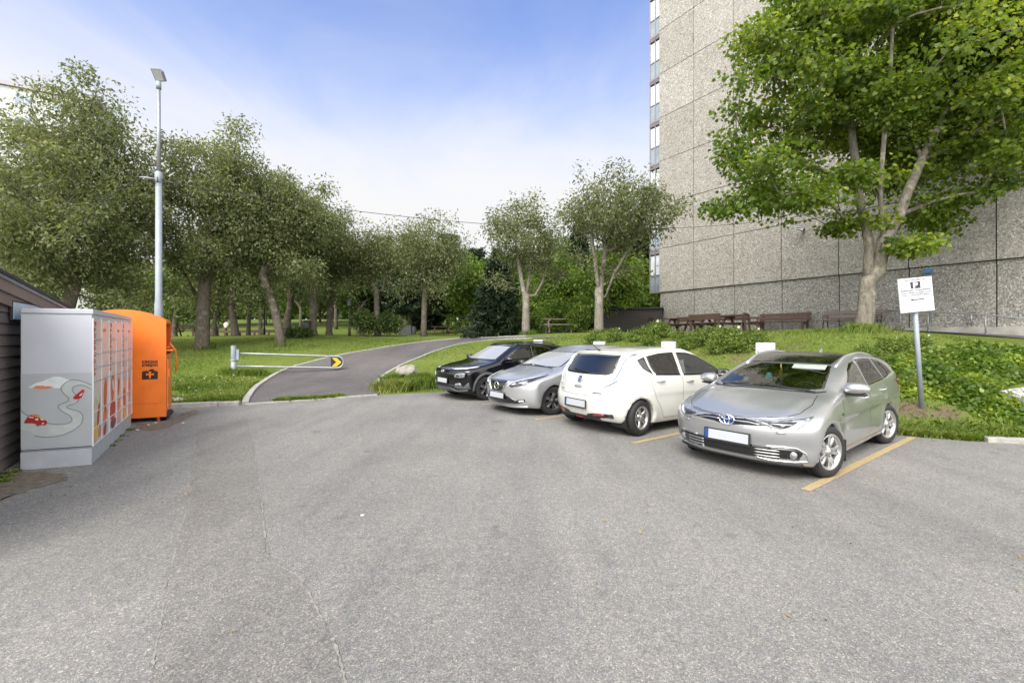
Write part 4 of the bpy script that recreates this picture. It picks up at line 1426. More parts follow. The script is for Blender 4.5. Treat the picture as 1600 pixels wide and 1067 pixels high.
def prof(pts, sig, lo, hi, st=.005):
    """polyline of (input, output) rounded off by a Gaussian of width sig: returns a fast lookup"""
    P = np.array(pts, float)
    x = np.arange(lo - 1, hi + 1, st)
    y = np.interp(x, P[:, 0], P[:, 1])
    # straight-line run-out at both ends
    s0 = (P[1, 1] - P[0, 1]) / (P[1, 0] - P[0, 0]); s1 = (P[-1, 1] - P[-2, 1]) / (P[-1, 0] - P[-2, 0])
    y = np.where(x < P[0, 0], P[0, 1] + s0 * (x - P[0, 0]), y)
    y = np.where(x > P[-1, 0], P[-1, 1] + s1 * (x - P[-1, 0]), y)
    k = np.arange(-4 * sig, 4 * sig + st, st)
    w = np.exp(-.5 * (k / sig) ** 2); w /= w.sum()
    yp = np.pad(y, len(k) // 2, mode='edge')
    ys = np.convolve(yp, w, mode='valid')[:len(x)]
    d = np.gradient(ys, st)
    return lambda q: np.interp(q, x, ys), lambda q: np.interp(q, x, d)


def smax(a, b, k):
    h = np.clip(.5 + .5 * (a - b) / k, 0, 1)
    return b * (1 - h) + a * h + k * h * (1 - h)


class Car:
    """a body shell found as the zero level of blended profile curves; x runs from the nose to the tail, -y is the car's left"""

    def __init__(s, c):
        s.c = c
        L = c['L']
        s.L = L
        s.sz = c.get('sz', 1.0)
        s.T, s.dT = prof(c['top'], c.get('sig_top', .07), 0, L)
        s.F, s.dF = prof(c['front'], c.get('sig_f', .045), 0, 2)
        s.B, s.dB = prof(c['rear'], c.get('sig_r', .045), 0, 2)
        s.Wp, _ = prof(c['plan'], .22, 0, L)
        s.S, s.dS = prof(c['side'], c.get('sig_s', .03), 0, 2)
        s.belt, _ = prof(c['belt'], .2, 0, L)
        s.Zb, _ = prof(c['bottom'], .08, 0, L)
        s.wx = (c['axle'], c['axle'] + c['wb'])

    def warp(s, x):
        """shortens nose and tail: real x to profile x"""
        c = s.c
        a, b, r = c.get('nose_cut', 0), c.get('tail_cut', 0), 1.0
        x = x - a * np.clip(1 - (x - a) / (r - a), 0, 1.2)
        return x + b * np.clip(1 - (s.L - b - x) / (r - b), 0, 1.2)

    def unwarp(s, u):
        g = np.linspace(-.3, s.L + .3, 2000)
        return float(np.interp(u, s.warp(g), g))

    def f(s, P):
        c = s.c
        X0, y, Z0 = P[:, 0], np.abs(P[:, 1]), P[:, 2]
        x, z = s.warp(X0), Z0 / s.sz
        L = s.L
        # top
        sh = np.interp(x, [0, L * .45, L * .62, L], [c['kw'], c['kw'], -c['kr'], -c['kr']])
        xe = x - sh * y * y
        g = s.dT(xe)
        hr_ = c.get('ridge', .012) * np.exp(-((y - .50 - .10 * x) / .055) ** 2) * np.clip((x - .22) / .3, 0, 1) * np.clip((1.10 - x) / .2, 0, 1)
        ft = (z - s.T(xe) - hr_ + np.interp(x, c['crown'][0], c['crown'][1]) * y * y) / np.sqrt(1 + g * g)
        # nose and tail
        kf, pf = c['nose']; kr, pr = c['tail']
        yn = y / .85
        gf = np.sqrt(1 + s.dF(z) ** 2 + (kf * pf / .85 * yn ** (pf - 1)) ** 2)
        ff = (s.F(z) + kf * yn ** pf - x) / gf
        gr = np.sqrt(1 + s.dB(z) ** 2 + (kr * pr / .85 * yn ** (pr - 1)) ** 2)
        fr = (x - s.B(z) + kr * yn ** pr) / gr
        # sides: lower body section, then the glasshouse leaning in above the belt
        zb = s.belt(x)
        lo = s.S(np.minimum(z, zb)) 
        up = np.maximum(z - zb, 0)
        k_ = c['tumble']
        w = s.Wp(x) - lo - k_ * (np.sqrt(up * up + .0016) - .04) - c.get('shoulder', .018) * np.clip(up / .05, 0, 1) ** 2 * (3 - 2 * np.clip(up / .05, 0, 1))
        for ax in s.wx:      # swollen arches
            r = np.hypot(X0 - ax, Z0 - c['wr'])
            w = w + c['flare'] * np.exp(-((r - c['arch'] - .02) / .10) ** 2) * (z < 1.1)
        if 'crease' in c:    # shallow hollow along the doors under a crease line
            z0, dep = c['crease']
            zz = z - (z0 + .05 * (x - L / 2) / L * 2)
            fade = np.clip((x - .9) / .6, 0, 1) * np.clip((L - .6 - x) / .6, 0, 1)
            w = w - dep * fade * np.where(zz > -.06, np.exp(-((zz + .06) / .045) ** 2), np.exp(-((zz + .06) / .16) ** 2))
        fs = (y - w) / np.sqrt(1 + np.where(z > zb, k_ * k_, 0))
        fb = s.Zb(x) - z
        v = smax(ft, fs, c.get('k_roof', .07))
        v = smax(v, ff, c.get('k_nose', .05))
        v = smax(v, fr, c.get('k_tail', .06))
        v = smax(v, fb, .03)
        # wheel wells
        for ax in s.wx:
            cy = np.hypot(X0 - ax, Z0 - c['wr']) - c['arch']
            v = np.maximum(v, -np.maximum(cy, .50 - y))
        return v

    def surface(s, st=.026):
        c = s.c
        xs = np.arange(-.08, s.L + .1, st); W = max(p[1] for p in c['plan']) + .12
        ny_ = int(W / st) + 1
        ys = (np.arange(-ny_, ny_ + 1)) * st
        zs = np.arange(.05, c['H'] + .12, st)
        G = np.stack(np.meshgrid(xs, ys, zs, indexing='ij'), -1)
        sh = G.shape[:3]
        v = s.f(G.reshape(-1, 3)).reshape(sh)
        # surface nets
        ins = v < 0
        nx, ny, nz = sh
        cell = np.zeros((nx - 1, ny - 1, nz - 1), np.int32)
        acc = np.zeros((nx - 1, ny - 1, nz - 1, 3)); cnt = np.zeros((nx - 1, ny - 1, nz - 1))
        cor = [(i, j, k) for i in (0, 1) for j in (0, 1) for k in (0, 1)]
        sl = lambda o: tuple(slice(o[d], sh[d] - 1 + o[d]) for d in range(3))
        base = G[:-1, :-1, :-1]
        for a in cor:
            for d in range(3):
                if a[d] == 0:
                    b = list(a); b[d] = 1; b = tuple(b)
                    va, vb = v[sl(a)], v[sl(b)]
                    x_ = (va < 0) != (vb < 0)
                    t = np.where(x_, va / np.where(x_, va - vb, 1), 0)
                    p = np.zeros(acc.shape)
                    for e in range(3):
                        p[..., e] = a[e] * st
                    p[..., d] += t * st
                    acc += p * x_[..., None]; cnt += x_
        has = cnt > 0
        ids = -np.ones(has.shape, np.int64); ids[has] = np.arange(has.sum())
        V = (base + acc / np.maximum(cnt, 1)[..., None])[has]
        F = []
        for d in range(3):
            o1, o2 = [e for e in range(3) if e != d]
            a = [slice(None)] * 3; b = [slice(None)] * 3
            a[d] = slice(0, sh[d] - 1); b[d] = slice(1, sh[d])
            sa, sb = ins[tuple(a)], ins[tuple(b)]
            ch = np.argwhere(sa != sb)
            ok = (ch[:, o1] > 0) & (ch[:, o2] > 0) & (ch[:, o1] < sh[o1] - 1) & (ch[:, o2] < sh[o2] - 1)
            ch = ch[ok]
            q = []
            for u, w in ((0, 0), (-1, 0), (-1, -1), (0, -1)):
                e = ch.copy(); e[:, o1] += u; e[:, o2] += w
                q.append(ids[e[:, 0], e[:, 1], e[:, 2]])
            q = np.stack(q, 1)
            flip = sa[tuple(ch.T)] 
            if d == 1:
                flip = ~flip
            q[~flip] = q[~flip][:, ::-1]
            F.append(q)
        F = np.concatenate(F)
        # pull every vertex onto the exact surface
        for _ in range(4):
            e = 1e-3
            f0 = s.f(V)
            g = np.stack([(s.f(V + np.eye(3)[k] * e) - s.f(V - np.eye(3)[k] * e)) / (2 * e) for k in range(3)], 1)
            gn = np.maximum((g ** 2).sum(1), .25)
            V = V - np.clip(f0 / gn, -.012, .012)[:, None] * g
        return V, F

    # ---- building
    def body(s, root, mat_, name='body', holes=()):
        V, F = s.surface()
        s.bvh = BVHTree.FromPolygons([tuple(p) for p in V], [tuple(f) for f in F])
        cen = V[F].mean(1)
        e = 1e-3
        keep = np.ones(len(F), bool)
        nrm = np.cross(V[F[:, 2]] - V[F[:, 0]], V[F[:, 3]] - V[F[:, 1]]); nrm /= np.linalg.norm(nrm, axis=1)[:, None] + 1e-9
        for view, poly in holes:
            sv = 1 if view == 'top' else s.sz
            if view in ('left', 'right', 'top'):
                poly = [(s.unwarp(p[0]), p[1] * sv) for p in poly]
            else:
                poly = [(p[0], p[1] * sv) for p in poly]
            ins_ = shrink(poly, .017)
            if view in ('left', 'right'):
                sg = -1 if view == 'left' else 1
                m = inside(cen[:, [0, 2]], ins_) & (cen[:, 1] * sg > .35) & (nrm[:, 1] * sg > .2)
            elif view == 'top':
                m = inside(cen[:, :2], ins_) & (nrm[:, 2] > .1) & (cen[:, 2] > .8)
            else:
                sg = -1 if view == 'front' else 1
                m = inside(cen[:, 1:3], ins_) & (nrm[:, 0] * sg > .05) & ((cen[:, 0] - s.L / 2) * sg > 0)
            keep &= ~m
        F = F[keep]
        me = bpy.data.meshes.new(name)
        me.from_pydata((V - s.off).tolist(), [], F.tolist())
        me.polygons.foreach_set('use_smooth', [True] * len(F))
        me.materials.append(mat_)
        return link(name, me, root)

    def hit(s, view, u, v, raw=False):
        if not raw:
            if view in ('left', 'right', 'top'):
                u = s.unwarp(u)
            if view != 'top':
                v = v * s.sz
        D = {'left': ((u, -3, v), (0, 1, 0)), 'right': ((u, 3, v), (0, -1, 0)), 'front': ((-2, u, v), (1, 0, 0)), 'rear': ((s.L + 2, u, v), (-1, 0, 0)), 'top': ((u, v, 3), (0, 0, -1))}
        o, d = D[view]
        p, n, i, dist = s.bvh.ray_cast(Vector(o), Vector(d))
        if p is None:
            return None, Vector(d) * -1
        if n.dot(Vector(d)) > 0:
            n = -n
        return p, n

    def panel(s, view, poly, name, mats, parent, lift=.004, depth=.02, border=0.0, step=.035, dens=.05, label=None):
        """a plate whose outline is drawn in one view and laid on the body; an optional border ring takes the second material"""
        out = densify(poly, dens)
        loops = []
        inner = None
        if border > 0:
            inner = densify(shrink(poly, border), dens)
            loops = [inner]
        v2, f2 = cdt_fill(out, step, loops)
        v2n = np.array(v2)
        P, NN = [], []
        last = None
        for u, v in v2:
            p, n = s.hit(view, u, v)
            if p is None:
                P.append(None); NN.append(n)
            else:
                P.append(p); NN.append(n)
        good = [i for i, p in enumerate(P) if p is not None]
        if not good:
            return None
        gp = v2n[good]
        for i, p in enumerate(P):
            if p is None:
                j = good[int(np.argmin(((gp - v2n[i]) ** 2).sum(1)))]
                P[i] = P[j].copy(); NN[i] = NN[j]
        V = [p + n * lift - s.offv for p, n in zip(P, NN)]
        mb = MB()
        if border > 0:
            c2 = np.array([v2n[list(f)].mean(0) for f in f2])
            isin = inside(c2, inner)
            mi = [0 if q else 1 for q in isin]
        else:
            mi = [0] * len(f2)
        mb.add(V, f2, 0, True)
        mb.m = mi
        # rim down into the body
        be = {}
        for f in f2:
            for a, b in zip(f, f[1:] + f[:1]):
                k = (min(a, b), max(a, b))
                be[k] = be.get(k, 0) + 1
        rim = [k for k, q in be.items() if q == 1]
        base = len(mb.v); mp_ = {}
        for a, b in rim:
            for q in (a, b):
                if q not in mp_:
                    mp_[q] = len(mb.v); mb.v.append(tuple(V[q] - NN[q] * depth))
            mb.f.append((a, b, mp_[b], mp_[a])); mb.m.append(1 if border > 0 else 0); mb.sm.append(False)
        o = mb.build(name, mats, parent)
        if label:
            o['label'] = label
        return o

    def strip(s, view, pts, w, name=None, mat_=None, parent=None, lift=.0015, mb=None, step=.03, round_=False):
        """thin line along the body (a shut line, a moulding)"""
        own = mb is None
        mb = mb or MB()
        P = [s.hit(view, *p) for p in densify(pts, step, False)]
        P = [(p, n) for p, n in P if p is not None]
        if len(P) < 2:
            return
        if round_:
            mb.tube([p + n * lift - s.offv for p, n in P], w / 2, 6)
        else:
            V, F = [], []
            for i, (p, n) in enumerate(P):
                t = (P[min(i + 1, len(P) - 1)][0] - P[max(i - 1, 0)][0]).normalized()
                b = t.cross(n).normalized()
                V += [p + n * lift - b * w / 2 - s.offv, p + n * lift + b * w / 2 - s.offv]
                if i:
                    F.append((2 * i - 2, 2 * i - 1, 2 * i + 1, 2 * i))
            mb.add(V, F, 0, True)
        if own:
            return mb.build(name, mat_, parent, fixn=False)

    def frame_at(s, view, u, v):
        p, n = s.hit(view, u, v)
        return (p - s.offv, n)


def shrink(poly, d):
    """polygon moved inwards by d"""
    P = np.array(poly, float)
    n = len(P)
    area = .5 * sum(P[i][0] * P[(i + 1) % n][1] - P[(i + 1) % n][0] * P[i][1] for i in range(n))
    sg = 1 if area > 0 else -1
    out = []
    for i in range(n):
        a, b, c = P[i - 1], P[i], P[(i + 1) % n]
        e1 = (b - a) / (np.linalg.norm(b - a) + 1e-9); e2 = (c - b) / (np.linalg.norm(c - b) + 1e-9)
        n1 = np.array([-e1[1], e1[0]]) * sg; n2 = np.array([-e2[1], e2[0]]) * sg
        m = n1 + n2
        k = 1 + n1 @ n2
        out.append(tuple(b + m * (d / max(k, .35))))
    return out


def mirror_y(poly):
    return [(-p[0], p[1]) for p in poly]


def smooth_poly(poly, it=2):
    P = [np.array(p, float) for p in poly]
    for _ in range(it):
        Q = []
        for a, b in zip(P, P[1:] + P[:1]):
            Q += [a * .78 + b * .22, a * .22 + b * .78]
        P = Q
    return [tuple(p) for p in P]


def wheel(car, root, ax, side, spec):
    """side: -1 left, +1 right"""
    c = car.c
    R_, w = c['wr'], c['ww']
    y = side * (c['track'] / 2 + w / 2)
    e = bpy.data.objects.new('wheel', None); COL.objects.link(e); e.parent = root
    e.location = (ax - car.off[0], y - side * w / 2, R_)
    e.rotation_euler = (R(90) if side < 0 else R(-90), 0, spec.get('rot', .3) * side)
    rr = R_ - spec['side']
    # tyre, axis along local z, outside at +z
    mb = MB()
    h = w / 2
    mb.lathe([(rr - .01, -h + .02), (rr + .02, -h + .002), (R_ - .035, -h), (R_ - .012, -h + .012), (R_, -h + .035), (R_ + .001, -.012), (R_ - .006, -.009), (R_ - .006, .009), (R_ + .001, .012),
              (R_, h - .035), (R_ - .012, h - .012), (R_ - .035, h), (R_ - .05, h + .002), (rr + .03, h + .003), (rr + .012, h), (rr - .004, h - .012), (rr - .012, h - .03)], 56)
    mb.build('tyre', M_RUBBER, e, fixn=True)
    mb = MB()
    mb.lathe([(rr - .010, h - .014), (rr + .004, h - .006), (rr + .002, h - .002), (rr - .012, h - .004), (rr - .024, h - .012), (rr - .034, h - .05), (rr - .05, -h + .04)], 48)
    n = spec['n']
    zf = h - .018
    for k in range(n):
        for off in spec['pair']:
            a = 2 * PI * k / n + off
            ca, sa = math.cos(a), math.sin(a)
            r0, r1 = .045, rr - .018
            w0, w1 = spec['w']
            a2 = a + spec.get('sweep', 0) + (off * spec.get('vee', 0))
            cb, sb = math.cos(a2), math.sin(a2)
            def pt(r, t, z, c_=ca, s_=sa):
                return (r * c_ - t * s_, r * s_ + t * c_, z)
            V = []
            for r, wd, z, cc, ss in ((r0, w0, zf - .012, ca, sa), ((r0 + r1) / 2, (w0 + w1) / 2, zf + .002, (ca + cb) / 2, (sa + sb) / 2), (r1, w1, zf - .002, cb, sb)):
                for t, dz in ((-wd / 2, -.012), (-wd * .36, 0), (wd * .36, 0), (wd / 2, -.012), (wd / 2 * .8, -.04), (-wd / 2 * .8, -.04)):
                    V.append(pt(r, t, z + dz, cc, ss))
            F = [(i * 6 + j, i * 6 + (j + 1) % 6, i * 6 + 6 + (j + 1) % 6, i * 6 + 6 + j) for i in range(2) for j in range(6)]
            mb.add(V, F, 1 if spec.get('two') and off == spec['pair'][-1] and len(spec['pair']) > 1 else 0)
    mb.lathe([(.085, zf - .05), (.082, zf - .022), (.062, zf - .008), (.034, zf + .002), (.030, zf + .008), (0.0001, zf + .009)], 24)
    mb.build('rim', [spec['mat'], spec.get('mat2', spec['mat'])], e)
    mb = MB()
    mb.lathe([(rr - .03, -h + .05), (rr - .045, -h + .045), (.02, -h + .05)], 32)
    mb.lathe([(.15, -.02), (.15, .0), (.07, .0), (.07, .02), (.01, .02)], 28)
    for k in range(5):
        a = 2 * PI * k / 5
        mb.tube([(.055 * math.cos(a), .055 * math.sin(a), zf - .02), (.055 * math.cos(a), .055 * math.sin(a), zf - .004)], .009, 6)
    mb.build('brake', M_DARKST, e)
    return e


def ellipse(cx, cy, rx, ry, n=28, a0=0, a1=2 * PI):
    return [(cx + rx * math.cos(a0 + (a1 - a0) * i / n), cy + ry * math.sin(a0 + (a1 - a0) * i / n)) for i in range(n + (0 if abs(a1 - a0 - 2 * PI) < 1e-6 else 1))]


def emblem(car, view, u, v, rad, kind, parent):
    """badge on a small plate facing along the view"""
    p, n = car.frame_at(view, u, v)
    sgn = -1 if view == 'front' else 1
    nn = Vector((sgn, 0, 0)) * .8 + n * .2 if view == 'front' else n
    nn = nn.normalized()
    U = Vector((0, -sgn if view == 'front' else sgn, 0))
    U = Vector((0, 0, 1)).cross(nn).normalized()
    W = nn.cross(U).normalized()
    O = p + nn * .012
    M = Matrix((U, W, nn)).transposed()
    mb = MB()
    def ring(rx, ry, r, cx=0, cy=0, mi=0):
        pts = [O + M @ Vector((cx + rx * math.cos(a), cy + ry * math.sin(a), .004)) for a in np.linspace(0, 2 * PI, 29)]
        mb.tube(pts, r, 6, mi, caps=False)
    if kind == 'three_ellipses':
        mb.add([O + M @ Vector((*q, 0)) for q in ellipse(0, 0, rad, rad * .7)], [tuple(range(28))], 1)
        ring(rad, rad * .70, rad * .10)
        ring(rad * .34, rad * .62, rad * .085)
        ring(rad * .70, rad * .26, rad * .085, 0, rad * .30)
    elif kind == 'ring_bar':
        mb.add([O + M @ Vector((*q, 0)) for q in ellipse(0, 0, rad, rad)], [tuple(range(28))], 1)
        ring(rad, rad, rad * .15)
        mb.box(O + M @ Vector((0, 0, .006)), (rad * 2.5, rad * .42, .010), M)
    else:
        ring(rad, rad * .55, rad * .11)
        for sx in (-.38, .38):
            mb.tube([O + M @ Vector((rad * (sx - .12), -rad * .36, .004)), O + M @ Vector((rad * (sx + .12), rad * .36, .004))], rad * .09, 6)
        mb.tube([O + M @ Vector((-rad * .4, -rad * .06, .004)), O + M @ Vector((rad * .4, rad * .06, .004))], rad * .09, 6)
    return mb.build('emblem', [M_CHROME, M_LBLUE if kind == 'three_ellipses' or view == 'rear' else M_GLOSSB], parent)


def plate(car, view, u, v, parent, w=.52, h=.11):
    p, n = car.frame_at(view, u, v)
    sgn = -1 if view == 'front' else 1
    nn = Vector((sgn, 0, .06)).normalized()
    U = Vector((0, 0, 1)).cross(nn).normalized(); W = nn.cross(U)
    M = Matrix((U, W, nn)).transposed()
    O = p + nn * .018
    mb = MB(); mb.box(O, (w + .03, h + .04, .016), M); pl = mb.build('number_plate', M_CLAD, parent, bevel=.004)
    mb = MB(); mb.box(O + nn * .010 + U * .022 + W * .006, (w - .045, h, .006), M); mb.build('plate_face', M_PLATE, pl)
    mb = MB(); mb.box(O + nn * .010 - U * (w / 2 - .022) + W * .006, (.044, h, .006), M); mb.build('country_band', M_PLATEB, pl)
    return pl


def side_mirror(car, root, sgn, x, z, mat_, y=None, size=1.0):
    yb = sgn * (y if y else car.c['mirror_y'])
    mb = MB()
    pts = []
    cx, cz = x - car.off[0], z * car.sz
    V, F = [], []
    n = 14
    prof_ = [(0.0, .60, .70), (.02, .86, .92), (.08, 1.0, 1.0), (.15, .95, .92), (.20, .72, .66), (.225, .35, .3)]
    for dy, sx, sz in prof_:
        for k in range(n):
            a = 2 * PI * k / n
            px = -.02 + .095 * sx * math.copysign(abs(math.cos(a)) ** .8, math.cos(a)) * (1.15 if math.cos(a) < 0 else .7)
            pz = .068 * sz * math.copysign(abs(math.sin(a)) ** .8, math.sin(a)) + .012 * sx
            V.append((cx + (px + dy * .12) * size, yb + sgn * (dy + .03) * size, cz + pz * size))
    for i in range(len(prof_) - 1):
        for k in range(n):
            F.append((i * n + k, i * n + (k + 1) % n, i * n + n + (k + 1) % n, i * n + n + k))
    F += [tuple(range(n)), tuple((len(prof_) - 1) * n + k for k in range(n))]
    mb.add(V, F, 0, True)
    m = mb.build('door_mirror', mat_, root)
    mb = MB(); mb.bar((cx - .01, yb - sgn * .07, cz - .05), (cx, yb + sgn * .09 * size, cz - .055 * size), .07, .03)
    mb.bar((cx - .02, yb + sgn * .03, cz - .075 * size), (cx + .01, yb + sgn * .22 * size, cz - .06 * size), .11, .022)
    mb.build('mirror_foot', M_CLAD, m, bevel=.006)
    mb = MB(); mb.box((cx + .052 * size, yb + sgn * .125 * size, cz + .01), (.006, .15 * size, .10 * size)); mb.build('mirror_glass', M_CHROME, m)
    return m


def door_handle(car, view, x, z, parent, mat_, L=.19, recess=True):
    p, n = car.frame_at(view, x, z)
    sg = -1 if view == 'left' else 1
    mb = MB()
    pts = [(p.x - L / 2, p.y - sg * .004, p.z - .012), (p.x - L * .38, p.y + sg * .028, p.z), (p.x + L * .38, p.y + sg * .03, p.z + .006), (p.x + L / 2, p.y - sg * .002, p.z + .012)]
    mb.tube(pts, [.009, .013, .013, .009], 8)
    o = mb.build('door_handle', mat_, parent)
    return o


def cabin(car, root, floor=.34, dash_x=1.25, seat_x=1.75, rear_x=2.75, seat=M_SEAT, dash=M_DASH, wheel_left=True, w=1.40, dash_z=.90, hr=1.24):
    dash_z *= car.sz; hr *= car.sz
    it = MB()
    ox = car.off[0]
    it.box((dash_x + 1.25 - ox, 0, floor), (3.0, w, .06))
    it.box((dash_x - .02 - ox, 0, floor + .25), (.25, w, .5))
    interior = it.build('interior', dash, root)
    d = MB()
    n = 12
    V = []
    for yy in (-w / 2, w / 2):
        for px, pz in ((dash_x - .22, dash_z - .22), (dash_x - .18, dash_z - .03), (dash_x + .08, dash_z + .02), (dash_x + .22, dash_z - .02), (dash_x + .27, dash_z - .12), (dash_x + .2, dash_z - .3)):
            V.append((px - ox, yy, pz))
    d.add(V, [(i, (i + 1) % 6, (i + 1) % 6 + 6, i + 6) for i in range(6)] + [tuple(range(6)), tuple(range(6, 12))])
    d.build('dashboard', dash, interior, bevel=.02)
    def one_seat(x, y, wd, name):
        sb = MB()
        q = Matrix.Rotation(R(14), 3, 'Y')
        sb.box((x - ox, y, floor + .24), (.50, wd, .18))
        sb.box((x + .29 - ox, y, floor + .55), (.14, wd, .62), q)
        if wd < .8:
            sb.box((x + .38 - ox, y, hr - .06), (.09, .25, .17), q)
            sb.box((x + .36 - ox, y, hr - .20), (.03, .12, .14), q)
        else:
            for yy in (-.38, .38):
                sb.box((x + .38 - ox, y + yy, hr - .10), (.08, .24, .14), q)
        sb.build(name, seat, interior, bevel=.035, seg=3)
    one_seat(seat_x, -.36, .50, 'front_seat'); one_seat(seat_x, .36, .50, 'front_seat'); one_seat(rear_x, 0, 1.25, 'rear_seat')
    sw = MB()
    M = Matrix.Translation(Vector((dash_x + .36 - ox, -.36, dash_z - .04))) @ Matrix.Rotation(R(66), 4, 'Y')
    pts = [M @ Vector((.185 * math.cos(a), .185 * math.sin(a), 0)) for a in np.linspace(0, 2 * PI, 33)]
    sw.tube(pts, .016, 8, caps=False)
    for a in (0, 2.4, 3.9):
        sw.bar(M @ Vector((0, 0, -.02)), M @ Vector((.18 * math.cos(a), .18 * math.sin(a), 0)), .04, .02)
    sw.tube([M @ Vector((0, 0, -.03)), M @ Vector((-.05, 0, -.30))], .03, 8)
    sw.build('steering_wheel', M_DARKST, interior)
    mi = MB(); mi.box((dash_x + .75 - ox, 0, hr + .03), (.03, .24, .07)); mi.build('rear_view_mirror', M_DARKST, interior, bevel=.01)
    return interior


def arch_trim(car, root, mat_, wd=.02, lift=.004, name='arch_lip', views=('left', 'right'), rad=None, inner=.0):
    for view in views:
        for ax in car.wx:
            r = (rad or car.c['arch'])
            zc = car.c['wr']
            mb = MB()
            V, F = [], []
            k = 0
            angs = np.linspace(-.62, PI + .62, 54)
            rows = []
            for a in angs:
                row = []
                for q in (-.012, .002, wd * .5, wd):
                    u, v = ax + (r + q) * math.cos(a), zc + (r + q) * math.sin(a)
                    uu, vv = ax + (r + max(q, .008)) * math.cos(a), zc + (r + max(q, .008)) * math.sin(a)
                    if vv < car.c['sill']:
                        row = None; break
                    p, n = car.hit(view, uu, vv, True)
                    if p is None or abs(p.y) < .45:
                        row = None; break
                    l = lift if q > -.01 else -.03
                    if q >= wd:
                        l = -.001
                    row.append(Vector((u, p.y + (-1 if view == 'left' else 1) * l, v)) - car.offv)
                if row is None:
                    if rows:
                        break
                    continue
                rows.append(row)
            for i, row in enumerate(rows):
                V += row
                if i:
                    for j in range(3):
                        F.append((i * 4 - 4 + j, i * 4 - 3 + j, i * 4 + 1 + j, i * 4 + j))
            if len(rows) > 3:
                mb.add(V, F, 0, True)
                mb.build(name, mat_, root)


def wells(car, root):
    mb = MB()
    for ax in car.wx:
        for sg in (-1, 1):
            r = car.c['arch'] + .004
            V, F = [], []
            A = np.linspace(-.5, PI + .5, 24)
            for a in A:
                for y in (.48, car.c['track'] / 2 + .07):
                    V.append((ax + r * math.cos(a) - car.off[0], sg * y, car.c['wr'] + r * math.sin(a)))
            F = [(2 * i, 2 * i + 1, 2 * i + 3, 2 * i + 2) for i in range(23)]
            mb.add(V, F)
            c = [(ax + r * math.cos(a) - car.off[0], sg * .48, car.c['wr'] + r * math.sin(a)) for a in A]
            mb.add(c, [tuple(range(24))])
    mb.box((car.L / 2 - car.off[0], 0, car.c['sill'] + .02), (car.L * .78, 1.3, .06))
    return mb.build('underbody', M_DARKST, root)


def new_car(cfg, name, label, pos, heading, cat='car'):
    car = Car(cfg)
    car.off = np.array([cfg['axle'] + cfg['wb'] / 2, 0, 0]); car.offv = Vector(car.off)
    root = thing(name, label, cat, (pos[0], pos[1], 0), math.atan2(heading[1], heading[0]) + PI, 'cars parked in the marked stalls')
    return car, root


def from_wheel(px, py, heading, half, which, wb, side):
    """car centre from the ground point under the outer face of one wheel. side -1: the car's left"""
    h = np.array(heading) / np.linalg.norm(heading)
    p = np.array(flat(px, py))
    lat = np.array([-h[1], h[0]]) * (1 if side < 0 else -1)      # towards that side
    c = p - lat * half
    return c + h * (-wb / 2 if which == 'front' else wb / 2), h
# ---- silver estate, nearest ------------------------------------------------
def both(fn):
    for v in ('left', 'right'):
        fn(v)


cfg = dict(sz=.945, nose_cut=.20, L=4.595, H=1.47, axle=.93, wb=2.60, wr=.300, ww=.215, track=1.53, arch=.334, flare=.016, sill=.20,
           top=[(-.3, .66), (0.0, .735), (.12, .775), (.40, .865), (.80, .945), (1.12, 1.000), (1.28, 1.055), (1.98, 1.395), (2.25, 1.445), (2.8, 1.468), (3.4, 1.458), (3.9, 1.41), (4.25, 1.345), (4.32, 1.30), (4.50, 1.00), (4.56, .96), (4.9, .9)],
           front=[(0, .20), (.16, .16), (.22, .06), (.32, .03), (.40, .035), (.50, .0), (.62, .0), (.68, .02), (.74, .07), (.80, .2), (1.0, .9)],
           rear=[(0, 4.40), (.22, 4.44), (.34, 4.55), (.5, 4.59), (.66, 4.60), (.74, 4.57), (.95, 4.545), (1.0, 4.52), (1.3, 4.40), (1.5, 4.3)],
           plan=[(-.5, .84), (.4, .86), (1.0, .872), (2.2, .88), (3.2, .88), (4.0, .865), (4.6, .835), (5, .82)],
           side=[(0, .10), (.18, .07), (.27, .03), (.40, .012), (.55, .004), (.66, .0), (.74, .004), (.85, .016), (.95, .032), (1.1, .05)],
           belt=[(0, .86), (.9, .93), (1.4, .965), (2.4, 1.0), (3.4, 1.035), (4.1, 1.085), (4.6, 1.12)],
           bottom=[(0, .20), (.5, .17), (1.2, .17), (3.4, .18), (4.2, .24), (4.6, .28)],
           crown=([0, .5, 1.2, 2.4, 3.6, 4.6], [.10, .09, .05, .055, .06, .06]), nose=(.40, 2.7), tail=(.20, 3.2), kw=.24, kr=.14, tumble=.40, k_roof=.09, k_nose=.055, k_tail=.06,
           crease=(.70, .020), ridge=.016, mirror_y=.84)
h = (-.785, -.62)
pos, h = from_wheel(1300, 746.5, h, .87, 'front', 2.60, -1)
A, ra = new_car(cfg, 'estate_car', 'silver grey estate car with black glass roof, nearest of the row', pos, h)
FDW = [(1.60, .985), (1.78, 1.095), (2.08, 1.255), (2.30, 1.335), (2.46, 1.362), (2.50, 1.005)]
RDW = [(2.56, 1.010), (2.535, 1.382), (2.90, 1.388), (3.20, 1.375), (3.42, 1.05)]
QW = [(3.48, 1.058), (3.27, 1.370), (3.62, 1.335), (3.90, 1.24), (4.04, 1.125)]
WS = [(1.16, 0), (1.18, .30), (1.27, .56), (1.37, .665), (1.80, .60), (2.06, .545), (2.02, .30), (2.00, 0), (2.02, -.30), (2.06, -.545), (1.80, -.60), (1.37, -.665), (1.27, -.56), (1.18, -.30)]
ROOF = [(2.03, 0), (2.05, .30), (2.09, .535), (2.6, .55), (3.25, .545), (3.27, 0), (3.25, -.545), (2.6, -.55), (2.09, -.535), (2.05, -.30)]
